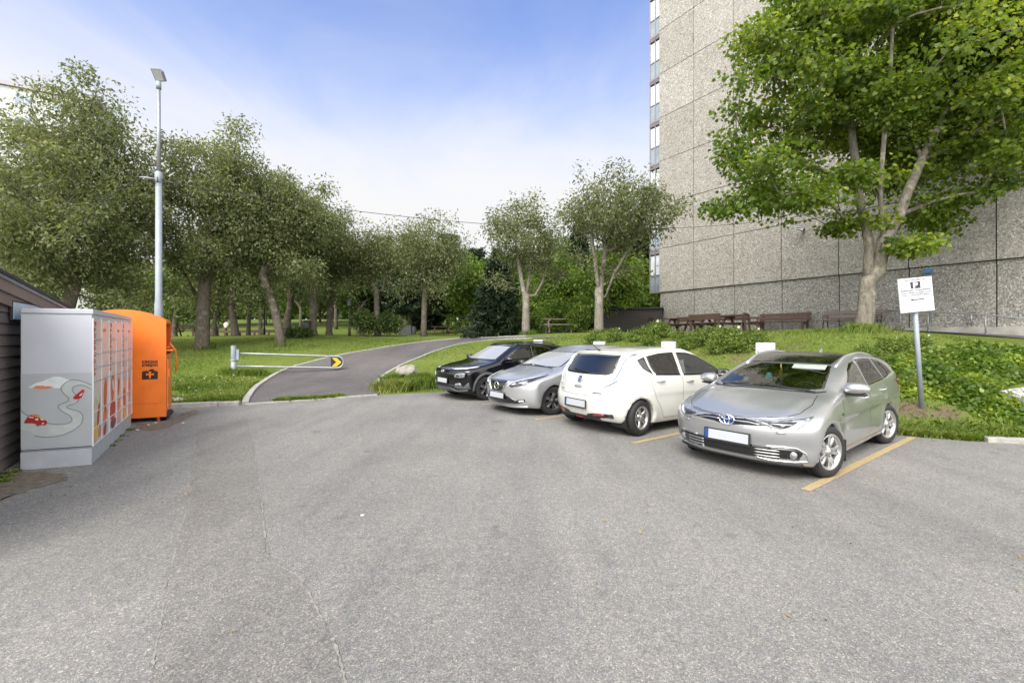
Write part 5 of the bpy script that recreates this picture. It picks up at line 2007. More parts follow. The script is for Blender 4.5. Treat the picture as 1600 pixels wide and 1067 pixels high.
RWIN = [(-.52, 1.02), (-.56, 1.06), (-.50, 1.27), (0, 1.285), (.50, 1.27), (.56, 1.06), (.52, 1.02)]
A.body(ra, M_SILVER, holes=[(v, p) for v in ('left', 'right') for p in (FDW, RDW, QW)] + [('top', WS), ('rear', RWIN)])
wells(A, ra)
M_GLASSA = car_glass('estate_windscreen', (.62, .68, .64), .13)
A.panel('top', WS, 'windscreen', [M_GLASSA, M_GLOSSB], ra, border=.035, lift=.003)
A.panel('top', ROOF, 'glass_roof', M_GLOSSB, ra, lift=.004)
A.panel('rear', RWIN, 'rear_window', [M_GLASSD, M_GLOSSB], ra, border=.03)
M_GLASSS = car_glass('estate_side_glass', (.40, .44, .43), .40)
both(lambda v: (A.panel(v, FDW, 'door_window', [M_GLASSS, M_GLOSSB], ra, border=.028, lift=.003), A.panel(v, RDW, 'door_window', [M_GLASSD, M_GLOSSB], ra, border=.028, lift=.003),
                A.panel(v, QW, 'quarter_window', [M_GLASSD, M_GLOSSB], ra, border=.028, lift=.003)))
ia = cabin(A, ra, dash_x=1.42, seat_x=1.95, rear_x=2.9, dash_z=.93, hr=1.25)
mb = MB(); mb.box((1.86 - A.off[0], -.34, 1.215), (.02, .40, .11), Matrix.Rotation(R(62), 3, 'Y')); mb.build('sun_visor', mat('sun_visor', (.30, .33, .29), .8), ia, bevel=.01)
mb = MB(); mb.tube([(1.80 - A.off[0], -.01, 1.25), (1.79 - A.off[0], -.01, 1.10)], .004, 5); mb.box((1.79 - A.off[0], -.01, 1.10), (.02, .035, .06)); mb.box((1.79 - A.off[0], -.01, 1.15), (.015, .05, .018)); mb.build('hanging_cross', mat('gilt', (.5, .34, .08), .4, .5), ia)
mb = MB(); mb.lathe([(.001, -.05), (.04, -.045), (.045, .0), (.03, .05), (.001, .06)], 12, Matrix.Translation((1.72 - A.off[0], .12, 1.06))); mb.build('air_freshener', mat('air_freshener', (.08, .35, .50), .5), ia)
# shut lines
mb = MB()
for v in ('left', 'right'):
    A.strip(v, [(1.40, .92), (1.38, .60), (1.44, .30)], .007, mb=mb)
    A.strip(v, [(2.52, 1.0), (2.56, .70), (2.54, .28)], .007, mb=mb)
    A.strip(v, [(3.46, 1.05), (3.52, .86), (3.36, .66), (3.17, .50), (3.12, .28)], .007, mb=mb)
    A.strip(v, [(1.44, .275), (3.12, .275)], .007, mb=mb)
    sy = -1 if v == 'left' else 1
    A.strip('top', [(1.16, .66 * sy), (.80, .70 * sy), (.48, .665 * sy), (.26, .56 * sy), (.17, .40 * sy)], .008, mb=mb)
A.strip('front', [(-.42, .735), (-.2, .722), (0, .72), (.2, .722), (.42, .735)], .009, mb=mb)
mb.build('shut_lines', M_CLAD, ra)
# face
HL = [(.20, .700), (.30, .690), (.42, .655), (.56, .612), (.70, .640), (.78, .725), (.79, .775), (.70, .748), (.5, .712), (.34, .706)]
HLi = [(.40, .690), (.50, .648), (.585, .640), (.66, .665), (.685, .712), (.58, .703), (.47, .694)]
for sg in (1, -1):
    F_ = (lambda p: p) if sg > 0 else mirror_y
    hl = A.panel('front', F_(HL), 'headlight', [M_LAMP], ra, lift=.008, step=.025, dens=.03)
    A.panel('front', F_(HLi), 'lamp_unit', [M_LAMPD], hl, lift=.011, step=.025, dens=.03)
    A.panel('front', F_([(.62, .648), (.67, .658), (.735, .730), (.712, .730), (.665, .68)]), 'running_light', [M_LAMPW], hl, lift=.013, step=.02, dens=.02)
    A.strip('front', F_([(.46, .628), (.56, .612), (.69, .645), (.775, .735)]), .009, 'lamp_trim', M_CHROME, hl, lift=.010, round_=True)
    A.strip('front', F_([(.09, .668), (.24, .672), (.36, .655)]), .014, 'chrome_wing', M_CHROME, ra, lift=.010, round_=True)
    A.strip('front', F_([(.08, .700), (.20, .712), (.36, .722), (.50, .735), (.64, .760)]), .011, 'chrome_lip', M_CHROME, ra, lift=.008, round_=True)
    A.panel('front', F_([(.06, .690), (.20, .703), (.34, .698), (.44, .652), (.30, .640), (.16, .632), (.07, .618)]), 'upper_grille', M_GLOSSB, ra, lift=.005, dens=.03)
    A.panel('front', F_([(.44, .395), (.60, .40), (.70, .40), (.735, .35), (.70, .265), (.46, .262)]), 'fog_lamp_recess', M_GLOSSB, ra, lift=.004, step=.02, dens=.03)
    A.strip('front', F_([(.40, .408), (.58, .417), (.685, .412), (.755, .36), (.775, .262), (.66, .245), (.44, .243), (.30, .268)]), .013, 'fog_lamp_surround', M_CHROME, ra, lift=.010, round_=True)
    p, n = A.frame_at('front', .655 * sg, .325)
    mb = MB(); mb.lathe([(.042, -.01), (.042, .006), (.034, .012), (.001, .018)], 20, Matrix.Translation(p) @ Vector((0, 0, 1)).rotation_difference((n + Vector((-1.5, 0, 0))).normalized()).to_matrix().to_4x4()); mb.build('fog_lamp', M_LAMP, ra)
    mb = MB()
    for k in range(3):
        z = .290 + k * .036
        A.strip('front', F_([(.30, z), (.42, z), (.54, z)]), .016, mb=mb, lift=.012, round_=True)
    mb.build('grille_slats', M_RIMS, ra)
    A.strip('front', F_([(.52, .585), (.60, .585)]), .02, 'washer_cap', M_SILVER, ra, lift=.008, round_=True)
A.panel('front', [(-.56, .39), (-.50, .405), (.50, .405), (.56, .39), (.50, .275), (.30, .255), (-.30, .255), (-.50, .275)], 'lower_grille', M_GLOSSB, ra, lift=.003, dens=.04)
mb = MB()
for k in range(4):
    A.strip('front', [(-.50, .285 + k * .032), (0, .280 + k * .032), (.50, .285 + k * .032)], .008, mb=mb, lift=.008, round_=True)
mb.build('grille_bars', M_CLAD, ra)
A.strip('front', [(-.72, .20), (-.4, .19), (0, .188), (.4, .19), (.72, .20)], .05, 'bumper_lip', M_CLAD, ra, lift=-.002, round_=True)
emblem(A, 'front', 0, .672, .088, 'three_ellipses', ra)
plate(A, 'front', 0, .455, ra)
for sg in (-1, 1):
    side_mirror(A, ra, sg, 1.60, 1.04, M_SILVER, .80, 1.08)
    v = 'left' if sg < 0 else 'right'
    door_handle(A, v, 2.34, .865, ra, M_SILVER); door_handle(A, v, 3.28, .905, ra, M_SILVER)
    mb = MB(); A.strip(v, [(1.30, .73), (1.36, .73)], .03, mb=mb, lift=.003); mb.build('wing_badge', M_CHROME, ra)
    # roof rail
    pts = []
    for x, z in ((2.06, -.012), (2.16, .008), (2.5, .020), (3.1, .020), (3.6, .014), (3.82, -.012)):
        p, n = A.frame_at('top', x, sg * .585)
        pts.append(p + Vector((0, 0, z)))
    mb = MB(); mb.tube([Vector(p) for p in resample([tuple(q) for q in pts], 24)], .020, 8); mb.build('roof_rail', M_SILVER2, ra)
    A.panel('rear', [(sg * .82, .82), (sg * .82, 1.02), (sg * .60, .99), (sg * .50, .90), (sg * .62, .84)], 'tail_light', M_RED, ra, lift=.008, step=.025)
    A.strip(v, [(4.30, .985), (4.42, .965), (4.52, .94)], .085, 'tail_light_side', M_RED, ra, lift=.006)
    A.strip(v, [(1.44, .235), (3.15, .235)], .012, 'sill_trim', M_SILVER2, ra, lift=.006, round_=True)
A.strip('top', [(1.19, .52), (1.22, .15)], .022, 'wiper', M_CLAD, ra, lift=.022, round_=True)
A.strip('top', [(1.20, -.62), (1.19, -.30), (1.20, -.05)], .022, 'wiper', M_CLAD, ra, lift=.022, round_=True)
A.panel('top', [(1.10, 0), (1.12, .35), (1.20, .62), (1.30, .70), (1.34, .70), (1.24, .60), (1.16, .35), (1.145, 0), (1.16, -.35), (1.24, -.60), (1.34, -.70), (1.30, -.70), (1.20, -.62), (1.12, -.35)], 'cowl', M_CLAD, ra, lift=.002)
mb = MB(); p, n = A.frame_at('top', 3.45, 0); mb.prism([(-.07, 0), (.05, 0), (.055, .05), (.04, .06)], p + Vector((0, -.012, 0)), (1, 0, 0), (0, 0, 1), (0, 1, 0), .024); mb.build('shark_fin', M_SILVER2, ra, bevel=.005)
arch_trim(A, ra, M_SILVER, .022)
sp = dict(n=5, pair=(-.17, .17), w=(.044, .036), vee=.30, side=.092, mat=M_RIMS, mat2=M_RIMS, rot=.25)
for ax in A.wx:
    for sg in (-1, 1):
        wheel(A, ra, ax, sg, sp)
for sg in (-1, 1):
    mb = MB(); mb.box((A.wx[0] + .40 - A.off[0], sg * .80, .26), (.03, .20, .26)); mb.box((A.wx[1] + .40 - A.off[0], sg * .80, .26), (.03, .20, .26)); mb.build('mud_flap', M_RUBBER, ra)

# ---- white hatchback seen from behind ---------------------------------------
cfg = dict(sz=.93, tail_cut=.11, L=4.445, H=1.55, axle=.96, wb=2.70, wr=.296, ww=.205, track=1.535, arch=.328, flare=.018, sill=.20,
           top=[(-.3, .70), (0, .76), (.20, .83), (.55, .92), (.95, 1.01), (1.12, 1.05), (1.9, 1.435), (2.25, 1.53), (2.7, 1.555), (3.3, 1.535), (3.75, 1.478), (3.96, 1.435), (4.03, 1.38), (4.27, 1.05), (4.36, 1.0), (4.7, .95)],
           front=[(0, .22), (.18, .18), (.24, .08), (.4, .01), (.6, .0), (.72, .04), (.80, .12), (1.0, .5)],
           rear=[(0, 4.20), (.20, 4.24), (.28, 4.35), (.40, 4.42), (.62, 4.445), (.70, 4.41), (.82, 4.36), (.95, 4.32), (1.05, 4.27), (1.40, 3.99), (1.6, 3.85)],
           plan=[(-.5, .85), (.5, .865), (1.2, .88), (2.2, .887), (3.2, .885), (3.8, .868), (4.2, .84), (4.6, .80)],
           side=[(0, .10), (.18, .075), (.26, .035), (.40, .015), (.55, .006), (.70, .0), (.85, .008), (.98, .03), (1.1, .05)],
           belt=[(0, .92), (.9, .96), (1.4, .985), (2.4, 1.015), (3.3, 1.06), (3.9, 1.14), (4.4, 1.2)],
           bottom=[(0, .20), (.5, .17), (1.2, .17), (3.3, .18), (4.0, .23), (4.4, .26)],
           crown=([0, .5, 1.2, 2.4, 3.6, 4.4], [.08, .08, .05, .06, .07, .07]), nose=(.42, 2.6), tail=(.30, 2.5), kw=.24, kr=.20, tumble=.34, k_roof=.10, k_nose=.06, k_tail=.08,
           crease=(.70, .008), mirror_y=.83)
h = (.848, .53)
pos, h = from_wheel(1003, 681.5, h, .873, 'rear', 2.70, 1)
B, rb = new_car(cfg, 'hatchback_car', 'white hatchback parked nose in, its rear window facing out', pos, h)
FDW = [(1.30, .985), (1.62, 1.18), (2.02, 1.375), (2.32, 1.435), (2.60, 1.450), (2.56, 1.015), (2.0, 1.0)]
RDW = [(2.64, 1.02), (2.68, 1.452), (3.05, 1.440), (3.40, 1.39), (3.36, 1.20), (3.28, 1.05)]
QW = [(3.33, 1.055), (3.41, 1.22), (3.45, 1.382), (3.66, 1.33), (3.56, 1.18)]
WS = [(1.15, 0), (1.17, .30), (1.26, .58), (1.36, .69), (1.75, .62), (2.10, .55), (2.03, .30), (2.00, 0), (2.03, -.30), (2.10, -.55), (1.75, -.62), (1.36, -.69), (1.26, -.58), (1.17, -.30)]
RWIN = [(-.50, 1.065), (-.585, 1.10), (-.60, 1.16), (-.555, 1.41), (0, 1.425), (.555, 1.41), (.60, 1.16), (.585, 1.10), (.50, 1.065), (0, 1.055)]
B.body(rb, M_WHITE, holes=[(v, p) for v in ('left', 'right') for p in (FDW, RDW, QW)] + [('top', WS), ('rear', RWIN)])
wells(B, rb)
B.panel('top', WS, 'windscreen', [M_GLASSF, M_GLOSSB], rb, border=.035, lift=.003)
B.panel('rear', RWIN, 'rear_window', [M_GLASSD, M_GLOSSB], rb, border=.035, lift=.004)
both(lambda v: (B.panel(v, FDW, 'door_window', [M_GLASSF, M_GLOSSB], rb, border=.030, lift=.003), B.panel(v, RDW, 'door_window', [M_GLASSD, M_GLOSSB], rb, border=.030, lift=.003),
                B.panel(v, QW, 'quarter_window', [M_GLASSD, M_GLOSSB], rb, border=.022, lift=.003)))
cabin(B, rb, dash_x=1.42, seat_x=1.95, rear_x=2.85, dash_z=.95, hr=1.33, seat=M_SEATL)
mb = MB()
for v in ('left', 'right'):
    B.strip(v, [(1.28, .96), (1.30, .62), (1.38, .29)], .007, mb=mb)
    B.strip(v, [(2.60, 1.0), (2.62, .70), (2.58, .27)], .007, mb=mb)
    B.strip(v, [(3.33, 1.05), (3.40, .90), (3.30, .62), (3.20, .48), (3.10, .27)], .007, mb=mb)
    B.strip(v, [(1.38, .27), (3.10, .27)], .007, mb=mb)
B.strip('rear', [(-.62, .92), (-.60, .78), (-.50, .705), (0, .685), (.50, .705), (.60, .78), (.62, .92)], .008, mb=mb)
mb.build('shut_lines', M_CLADG, rb)
for sg in (-1, 1):
    F_ = (lambda p: p) if sg > 0 else mirror_y
    tl = B.panel('rear', F_([(.655, 1.43), (.685, 1.43), (.735, 1.18), (.745, 1.06), (.70, .96), (.62, .90), (.52, .845), (.56, .90), (.63, .965), (.66, 1.06), (.665, 1.18)]), 'tail_light', M_CLEARTAIL, rb, lift=.010, step=.025, dens=.03)
    B.strip('rear', F_([(.672, 1.41), (.702, 1.18), (.71, 1.05), (.67, .965), (.60, .91), (.53, .855)]), .012, 'light_tube', M_LAMPW, tl, lift=.016, round_=True)
    B.panel('rear', F_([(.36, .335), (.56, .355), (.56, .395), (.36, .365)]), 'reflector', M_RED, rb, lift=.008, step=.02)
    B.panel('rear', F_([(.20, .30), (.36, .30), (.62, .33), (.70, .375), (.62, .40), (.36, .385), (.24, .36)]), 'bumper_vent', M_CLAD, rb, lift=.004, step=.03)
    B.panel('rear', F_([(.36, .335), (.56, .355), (.56, .390), (.36, .370)]), 'reflector', M_RED, rb, lift=.010, step=.02)
B.panel('rear', [(-.52, .25), (-.46, .305), (-.2, .325), (.2, .325), (.46, .305), (.52, .245), (.3, .225), (-.3, .225)], 'diffuser', M_CLAD, rb, lift=.005, step=.03)
B.panel('rear', [(-.10, .235), (-.085, .285), (.085, .285), (.10, .235)], 'rear_fog_lamp', M_RED, rb, lift=.012, step=.02)
B.strip('rear', [(-.6, 1.425), (-.3, 1.44), (0, 1.445), (.3, 1.44), (.6, 1.425)], .035, 'spoiler', M_WHITE, rb, lift=.014, round_=True)
B.strip('rear', [(.12, 1.085), (-.02, 1.10), (-.30, 1.13)], .022, 'rear_wiper', M_CLAD, rb, lift=.018, round_=True)
B.panel('rear', [(-.11, .815), (-.09, .86), (.09, .86), (.11, .815), (0, .80)], 'tailgate_handle', M_SILVER2, rb, lift=.008, step=.02)
B.strip('rear', [(.35, .742), (.51, .748)], .020, 'model_badge', M_RIMD, rb, lift=.004)
B.strip('rear', [(-.52, .755), (-.40, .75)], .018, 'model_badge', M_RIMS, rb, lift=.004)
emblem(B, 'rear', 0, .965, .055, 'ring_bar', rb)
plate(B, 'rear', 0, .53, rb)
for sg in (-1, 1):
    side_mirror(B, rb, sg, 1.52, 1.03, M_GLOSSB, .82, .95)
    v = 'left' if sg < 0 else 'right'
    door_handle(B, v, 2.42, .90, rb, M_SILVER2); door_handle(B, v, 3.18, .935, rb, M_SILVER2)
    B.panel('front', [(sg * q[0], q[1]) for q in ((.50, .80), (.70, .86), (.80, 1.0), (.74, 1.0), (.62, .92), (.46, .84))], 'headlight', M_LAMPD, rb, lift=.02, step=.03)
B.panel('front', [(-.45, .42), (-.40, .30), (.40, .30), (.45, .42), (.3, .46), (-.3, .46)], 'lower_grille', M_GLOSSB, rb, lift=.004)
plate(B, 'front', 0, .52, rb)
emblem(B, 'front', 0, .68, .055, 'ring_bar', rb)
p, n = B.frame_at('top', 3.80, .0)
mb = MB(); mb.tube([p, p + Vector((.03, 0, .02))], .02, 8); mb.tube([p + Vector((.02, 0, .015)), p + Vector((.20, 0, .15))], .006, 6); mb.build('antenna', M_CLAD, rb)
arch_trim(B, rb, M_WHITE, .022)
sp = dict(n=5, pair=(0,), w=(.075, .058), side=.105, mat=M_RIMS, rot=.15)
for ax in B.wx:
    for sg in (-1, 1):
        wheel(B, rb, ax, sg, sp)

# ---- silver hatchback between the white one and the black one -----------------
cfg = dict(sz=.93, nose_cut=.11, L=4.49, H=1.54, axle=.95, wb=2.70, wr=.297, ww=.215, track=1.54, arch=.329, flare=.016, sill=.20,
           top=[(-.3, .70), (0, .775), (.14, .815), (.45, .89), (.85, .965), (1.08, 1.015), (1.22, 1.07), (1.95, 1.425), (2.25, 1.51), (2.7, 1.54), (3.3, 1.525), (3.9, 1.46), (4.2, 1.39), (4.27, 1.33), (4.40, 1.03), (4.46, 1.0), (4.8, .95)],
           front=[(0, .22), (.16, .17), (.22, .06), (.32, .02), (.45, .005), (.62, .0), (.72, .02), (.79, .08), (.85, .2), (1.05, .9)],
           rear=[(0, 4.30), (.22, 4.33), (.34, 4.44), (.5, 4.49), (.66, 4.49), (.8, 4.45), (1.0, 4.40), (1.35, 4.24), (1.6, 4.1)],
           plan=[(-.5, .85), (.4, .868), (1.0, .88), (2.2, .89), (3.2, .89), (4.0, .87), (4.5, .835), (5, .82)],
           side=[(0, .10), (.18, .07), (.27, .03), (.40, .012), (.55, .004), (.68, .0), (.80, .004), (.90, .018), (1.0, .036), (1.1, .05)],
           belt=[(0, .90), (.9, .96), (1.4, .99), (2.4, 1.02), (3.4, 1.06), (4.1, 1.13), (4.6, 1.18)],
           bottom=[(0, .20), (.5, .17), (1.2, .17), (3.4, .18), (4.1, .24), (4.5, .28)],
           crown=([0, .5, 1.2, 2.4, 3.6, 4.5], [.09, .09, .05, .06, .06, .06]), nose=(.40, 2.6), tail=(.22, 3.0), kw=.24, kr=.15, tumble=.38, k_roof=.09, k_nose=.05, k_tail=.06,
           crease=(.72, .012), mirror_y=.84)
h = (-.80, -.60)
pos, h = from_wheel(866, 648.5, h, .877, 'front', 2.70, -1)
Cc, rc = new_car(cfg, 'hatchback_car', 'silver hatchback with a dark V-shaped grille beside the black one', pos, h)
FDW = [(1.36, .995), (1.62, 1.15), (2.02, 1.355), (2.30, 1.425), (2.52, 1.440), (2.52, 1.025)]
RDW = [(2.58, 1.03), (2.58, 1.440), (2.95, 1.435), (3.30, 1.39), (3.46, 1.08)]
WS = [(1.12, 0), (1.14, .30), (1.23, .58), (1.33, .69), (1.75, .62), (2.04, .555), (2.00, .30), (1.98, 0), (2.00, -.30), (2.04, -.555), (1.75, -.62), (1.33, -.69), (1.23, -.58), (1.14, -.30)]
RWIN = [(-.52, 1.05), (-.56, 1.10), (-.50, 1.34), (0, 1.35), (.50, 1.34), (.56, 1.10), (.52, 1.05)]
Cc.body(rc, M_SILVER2, holes=[(v, p) for v in ('left', 'right') for p in (FDW, RDW)] + [('top', WS), ('rear', RWIN)])
wells(Cc, rc)
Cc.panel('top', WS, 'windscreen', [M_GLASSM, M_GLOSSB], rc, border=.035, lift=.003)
Cc.panel('rear', RWIN, 'rear_window', [M_GLASSD, M_GLOSSB], rc, border=.03)
both(lambda v: (Cc.panel(v, FDW, 'door_window', [M_GLASSD, M_GLOSSB], rc, border=.03, lift=.003), Cc.panel(v, RDW, 'door_window', [M_GLASSD, M_GLOSSB], rc, border=.03, lift=.003)))
cabin(Cc, rc, dash_x=1.38, seat_x=1.9, rear_x=2.85, dash_z=.95, hr=1.32)
mb = MB()
for v in ('left', 'right'):
    Cc.strip(v, [(1.34, .95), (1.34, .60), (1.40, .30)], .007, mb=mb)
    Cc.strip(v, [(2.55, 1.0), (2.58, .70), (2.55, .28)], .007, mb=mb)
    Cc.strip(v, [(1.40, .275), (3.12, .275)], .007, mb=mb)
    sy = -1 if v == 'left' else 1
    Cc.strip('top', [(1.12, .68 * sy), (.80, .72 * sy), (.5, .70 * sy), (.28, .60 * sy)], .008, mb=mb)
Cc.strip('front', [(-.62, .81), (-.40, .785), (-.20, .775), (0, .772), (.20, .775), (.40, .785), (.62, .81)], .008, mb=mb)
mb.build('shut_lines', M_CLAD, rc)
Cc.panel('front', [(-.335, .755), (-.20, .765), (.20, .765), (.335, .755), (.30, .70), (.175, .525), (.12, .50), (-.12, .50), (-.175, .525), (-.30, .70)], 'grille', M_GLOSSB, rc, lift=.006, dens=.03)
Cc.strip('front', [(-.335, .758), (-.275, .66), (-.19, .54), (-.12, .515), (.12, .515), (.19, .54), (.275, .66), (.335, .758)], .026, 'grille_frame', M_CHROME, rc, lift=.012, round_=True)
Cc.panel('front', [(-.20, .50), (-.50, .36), (-.56, .28), (0, .25), (.56, .28), (.50, .36), (.20, .50)], 'lower_grille', M_GLOSSB, rc, lift=.004, dens=.04)
for sg in (1, -1):
    F_ = (lambda p: p) if sg > 0 else mirror_y
    hl = Cc.panel('front', F_([(.36, .665), (.40, .71), (.52, .765), (.66, .815), (.79, .895), (.80, .85), (.77, .755), (.70, .695), (.55, .655), (.42, .635)]), 'headlight', M_LAMPD, rc, lift=.008, step=.025, dens=.03)
    Cc.panel('front', F_([(.42, .675), (.44, .705), (.50, .725), (.505, .695)]), 'lamp_unit', M_LAMPW, hl, lift=.014, step=.02, dens=.02)
    Cc.panel('front', F_([(.55, .705), (.56, .745), (.66, .785), (.70, .775), (.69, .735)]), 'lamp_unit', M_LAMP, hl, lift=.014, step=.02, dens=.02)
    Cc.strip('front', F_([(.38, .675), (.42, .725), (.55, .778), (.68, .83), (.78, .89)]), .012, 'running_light', M_LAMPW, hl, lift=.013, round_=True)
    Cc.panel('front', F_([(.44, .30), (.58, .375), (.68, .39), (.69, .33), (.58, .295)]), 'fog_lamp_recess', M_CLAD, rc, lift=.006, step=.025)
    Cc.panel('front', F_([(.56, .32), (.585, .355), (.66, .36), (.67, .325)]), 'fog_lamp', M_LAMPW, rc, lift=.012, step=.02)
    side_mirror(Cc, rc, -sg, 1.56, 1.05, M_GLOSSB, .83)
    v = 'left' if sg < 0 else 'right'
    door_handle(Cc, v, 2.38, .885, rc, M_SILVER2); door_handle(Cc, v, 3.24, .92, rc, M_SILVER2)
    Cc.panel('rear', F_([(.56, .90), (.82, .92), (.82, 1.08), (.70, 1.04), (.56, .98)]), 'tail_light', M_RED, rc, lift=.008, step=.03)
Cc.strip('front', [(-.70, .215), (-.4, .195), (0, .19), (.4, .195), (.70, .215)], .05, 'bumper_lip', M_SILVER2, rc, lift=0, round_=True)
Cc.strip('front', [(-.66, .20), (-.4, .172), (0, .166), (.4, .172), (.66, .20)], .022, 'blue_lip', M_STRIPB, rc, lift=.006, round_=True)
emblem(Cc, 'front', 0, .645, .075, 'ring_bar', rc)
plate(Cc, 'front', 0, .425, rc)
Cc.strip('top', [(1.16, .55), (1.17, .10)], .022, 'wiper', M_CLAD, rc, lift=.022, round_=True)
Cc.strip('top', [(1.15, -.60), (1.14, -.25), (1.15, 0)], .022, 'wiper', M_CLAD, rc, lift=.022, round_=True)
p, n = Cc.frame_at('top', 3.75, .0)
mb = MB(); mb.tube([p, p + Vector((.14, 0, .10))], .006, 6); mb.build('antenna', M_CLAD, rc)
arch_trim(Cc, rc, M_SILVER2, .022)
sp = dict(n=5, pair=(-.16, .16), w=(.045, .060), vee=.25, side=.10, mat=M_RIMD, mat2=M_RIMS, two=True, rot=.2)
for ax in Cc.wx:
    for sg in (-1, 1):
        wheel(Cc, rc, ax, sg, sp)

# ---- black compact crossover, furthest ----------------------------------------
cfg = dict(sz=.93, nose_cut=.07, L=4.165, H=1.56, axle=.86, wb=2.60, wr=.304, ww=.215, track=1.56, arch=.342, flare=.020, sill=.24,
           top=[(-.3, .80), (0, .865), (.12, .90), (.45, .965), (.85, 1.025), (1.05, 1.065), (1.18, 1.12), (1.80, 1.46), (2.1, 1.535), (2.5, 1.555), (3.1, 1.54), (3.6, 1.49), (3.9, 1.43), (3.96, 1.37), (4.08, 1.10), (4.14, 1.06), (4.5, 1.0)],
           front=[(0, .20), (.20, .15), (.28, .05), (.40, .01), (.55, .0), (.75, .0), (.85, .03), (.92, .14), (1.05, .5)],
           rear=[(0, 4.0), (.24, 4.03), (.36, 4.12), (.5, 4.16), (.7, 4.165), (.85, 4.13), (1.05, 4.08), (1.4, 3.94), (1.6, 3.8)],
           plan=[(-.5, .86), (.4, .875), (1.0, .888), (2.2, .895), (3.2, .89), (3.8, .87), (4.2, .84)],
           side=[(0, .10), (.22, .07), (.30, .03), (.42, .012), (.60, .004), (.74, .0), (.88, .006), (.98, .02), (1.1, .045)],
           belt=[(0, .96), (.9, 1.01), (1.4, 1.03), (2.4, 1.06), (3.2, 1.10), (3.9, 1.17)],
           bottom=[(0, .24), (.5, .20), (1.2, .20), (3.1, .21), (3.8, .27), (4.2, .3)],
           crown=([0, .5, 1.2, 2.4, 3.4, 4.2], [.07, .08, .05, .06, .06, .06]), nose=(.30, 2.9), tail=(.2, 3.0), kw=.22, kr=.14, tumble=.34, k_roof=.09, k_nose=.06, k_tail=.06,
           crease=(.74, .014), mirror_y=.85)
h = (-.80, -.60)
pos, h = from_wheel(761, 625.5, h, .888, 'front', 2.60, -1)
K, rk = new_car(cfg, 'crossover_car', 'black crossover car with grey wheel arches at the far end of the row', pos, h)
FDW = [(1.32, 1.035), (1.52, 1.18), (1.86, 1.375), (2.15, 1.440), (2.36, 1.455), (2.36, 1.065)]
RDW = [(2.42, 1.07), (2.42, 1.455), (2.80, 1.450), (3.10, 1.40), (3.20, 1.12)]
WS = [(1.09, 0), (1.11, .30), (1.19, .58), (1.28, .69), (1.65, .62), (1.90, .565), (1.86, .30), (1.84, 0), (1.86, -.30), (1.90, -.565), (1.65, -.62), (1.28, -.69), (1.19, -.58), (1.11, -.30)]
RWIN = [(-.50, 1.13), (-.54, 1.17), (-.48, 1.37), (0, 1.38), (.48, 1.37), (.54, 1.17), (.50, 1.13)]
K.body(rk, M_BLACK, holes=[(v, p) for v in ('left', 'right') for p in (FDW, RDW)] + [('top', WS), ('rear', RWIN)])
wells(K, rk)
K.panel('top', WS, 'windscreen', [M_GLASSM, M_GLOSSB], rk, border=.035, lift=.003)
K.panel('rear', RWIN, 'rear_window', [M_GLASSD, M_GLOSSB], rk, border=.03)
both(lambda v: (K.panel(v, FDW, 'door_window', [M_GLASSD, M_GLOSSB], rk, border=.03, lift=.003), K.panel(v, RDW, 'door_window', [M_GLASSD, M_GLOSSB], rk, border=.03, lift=.003)))
cabin(K, rk, dash_x=1.32, seat_x=1.82, rear_x=2.65, dash_z=1.0, hr=1.34)
mb = MB()
for v in ('left', 'right'):
    K.strip(v, [(1.28, 1.0), (1.28, .66), (1.34, .40)], .007, mb=mb)
    K.strip(v, [(2.39, 1.05), (2.42, .72), (2.40, .40)], .007, mb=mb)
mb.build('shut_lines', M_GLOSSB, rk)
for sg in (1, -1):
    F_ = (lambda p: p) if sg > 0 else mirror_y
    dl = K.panel('front', F_([(.36, .855), (.52, .852), (.70, .868), (.82, .905), (.80, .93), (.62, .895), (.40, .880)]), 'running_light', M_LAMPW, rk, lift=.008, step=.025, dens=.03)
    hl = K.panel('front', F_([(.50, .64), (.53, .735), (.70, .765), (.775, .75), (.76, .65), (.66, .63)]), 'headlight', M_LAMP, rk, lift=.014, step=.025, dens=.03)
    K.panel('front', F_([(.56, .665), (.58, .72), (.64, .735), (.65, .665)]), 'lamp_unit', M_LAMPD, hl, lift=.020, step=.02)
    K.panel('front', F_([(.50, .41), (.53, .48), (.66, .495), (.70, .42)]), 'fog_lamp', M_LAMP, rk, lift=.010, step=.025)
    K.panel('front', F_([(.44, .36), (.50, .40), (.74, .40), (.84, .52), (.85, .34), (.70, .31)]), 'corner_cladding', M_CLADG, rk, lift=.006, step=.03)
    side_mirror(K, rk, -sg, 1.50, 1.10, M_GLOSSB, .84)
    v = 'left' if sg < 0 else 'right'
    door_handle(K, v, 2.22, .93, rk, M_GLOSSB); door_handle(K, v, 3.04, .96, rk, M_GLOSSB)
    K.strip(v, [(1.28, .36), (2.98, .36)], .16, 'sill_cladding', M_CLADG, rk, lift=.008)
    K.panel('rear', F_([(.50, .98), (.80, 1.02), (.80, 1.10), (.50, 1.05)]), 'tail_light', M_RED, rk, lift=.008, step=.03)
    pts = []
    for x, z in ((1.98, .0), (2.08, .025), (2.5, .04), (3.0, .04), (3.3, .035), (3.45, .0)):
        p, n = K.frame_at('top', x, sg * .59); pts.append(tuple(p + Vector((0, 0, z))))
    mb = MB(); mb.tube([Vector(p) for p in resample(pts, 20)], .016, 8); mb.build('roof_rail', M_CLAD, rk)
K.strip('front', [(-.36, .868), (-.2, .845), (0, .838), (.2, .845), (.36, .868)], .016, 'chrome_lip', M_CHROME, rk, lift=.008, round_=True)
K.panel('front', [(-.50, .44), (-.42, .34), (0, .325), (.42, .34), (.50, .44), (0, .45)], 'lower_grille', M_CLAD, rk, lift=.005)
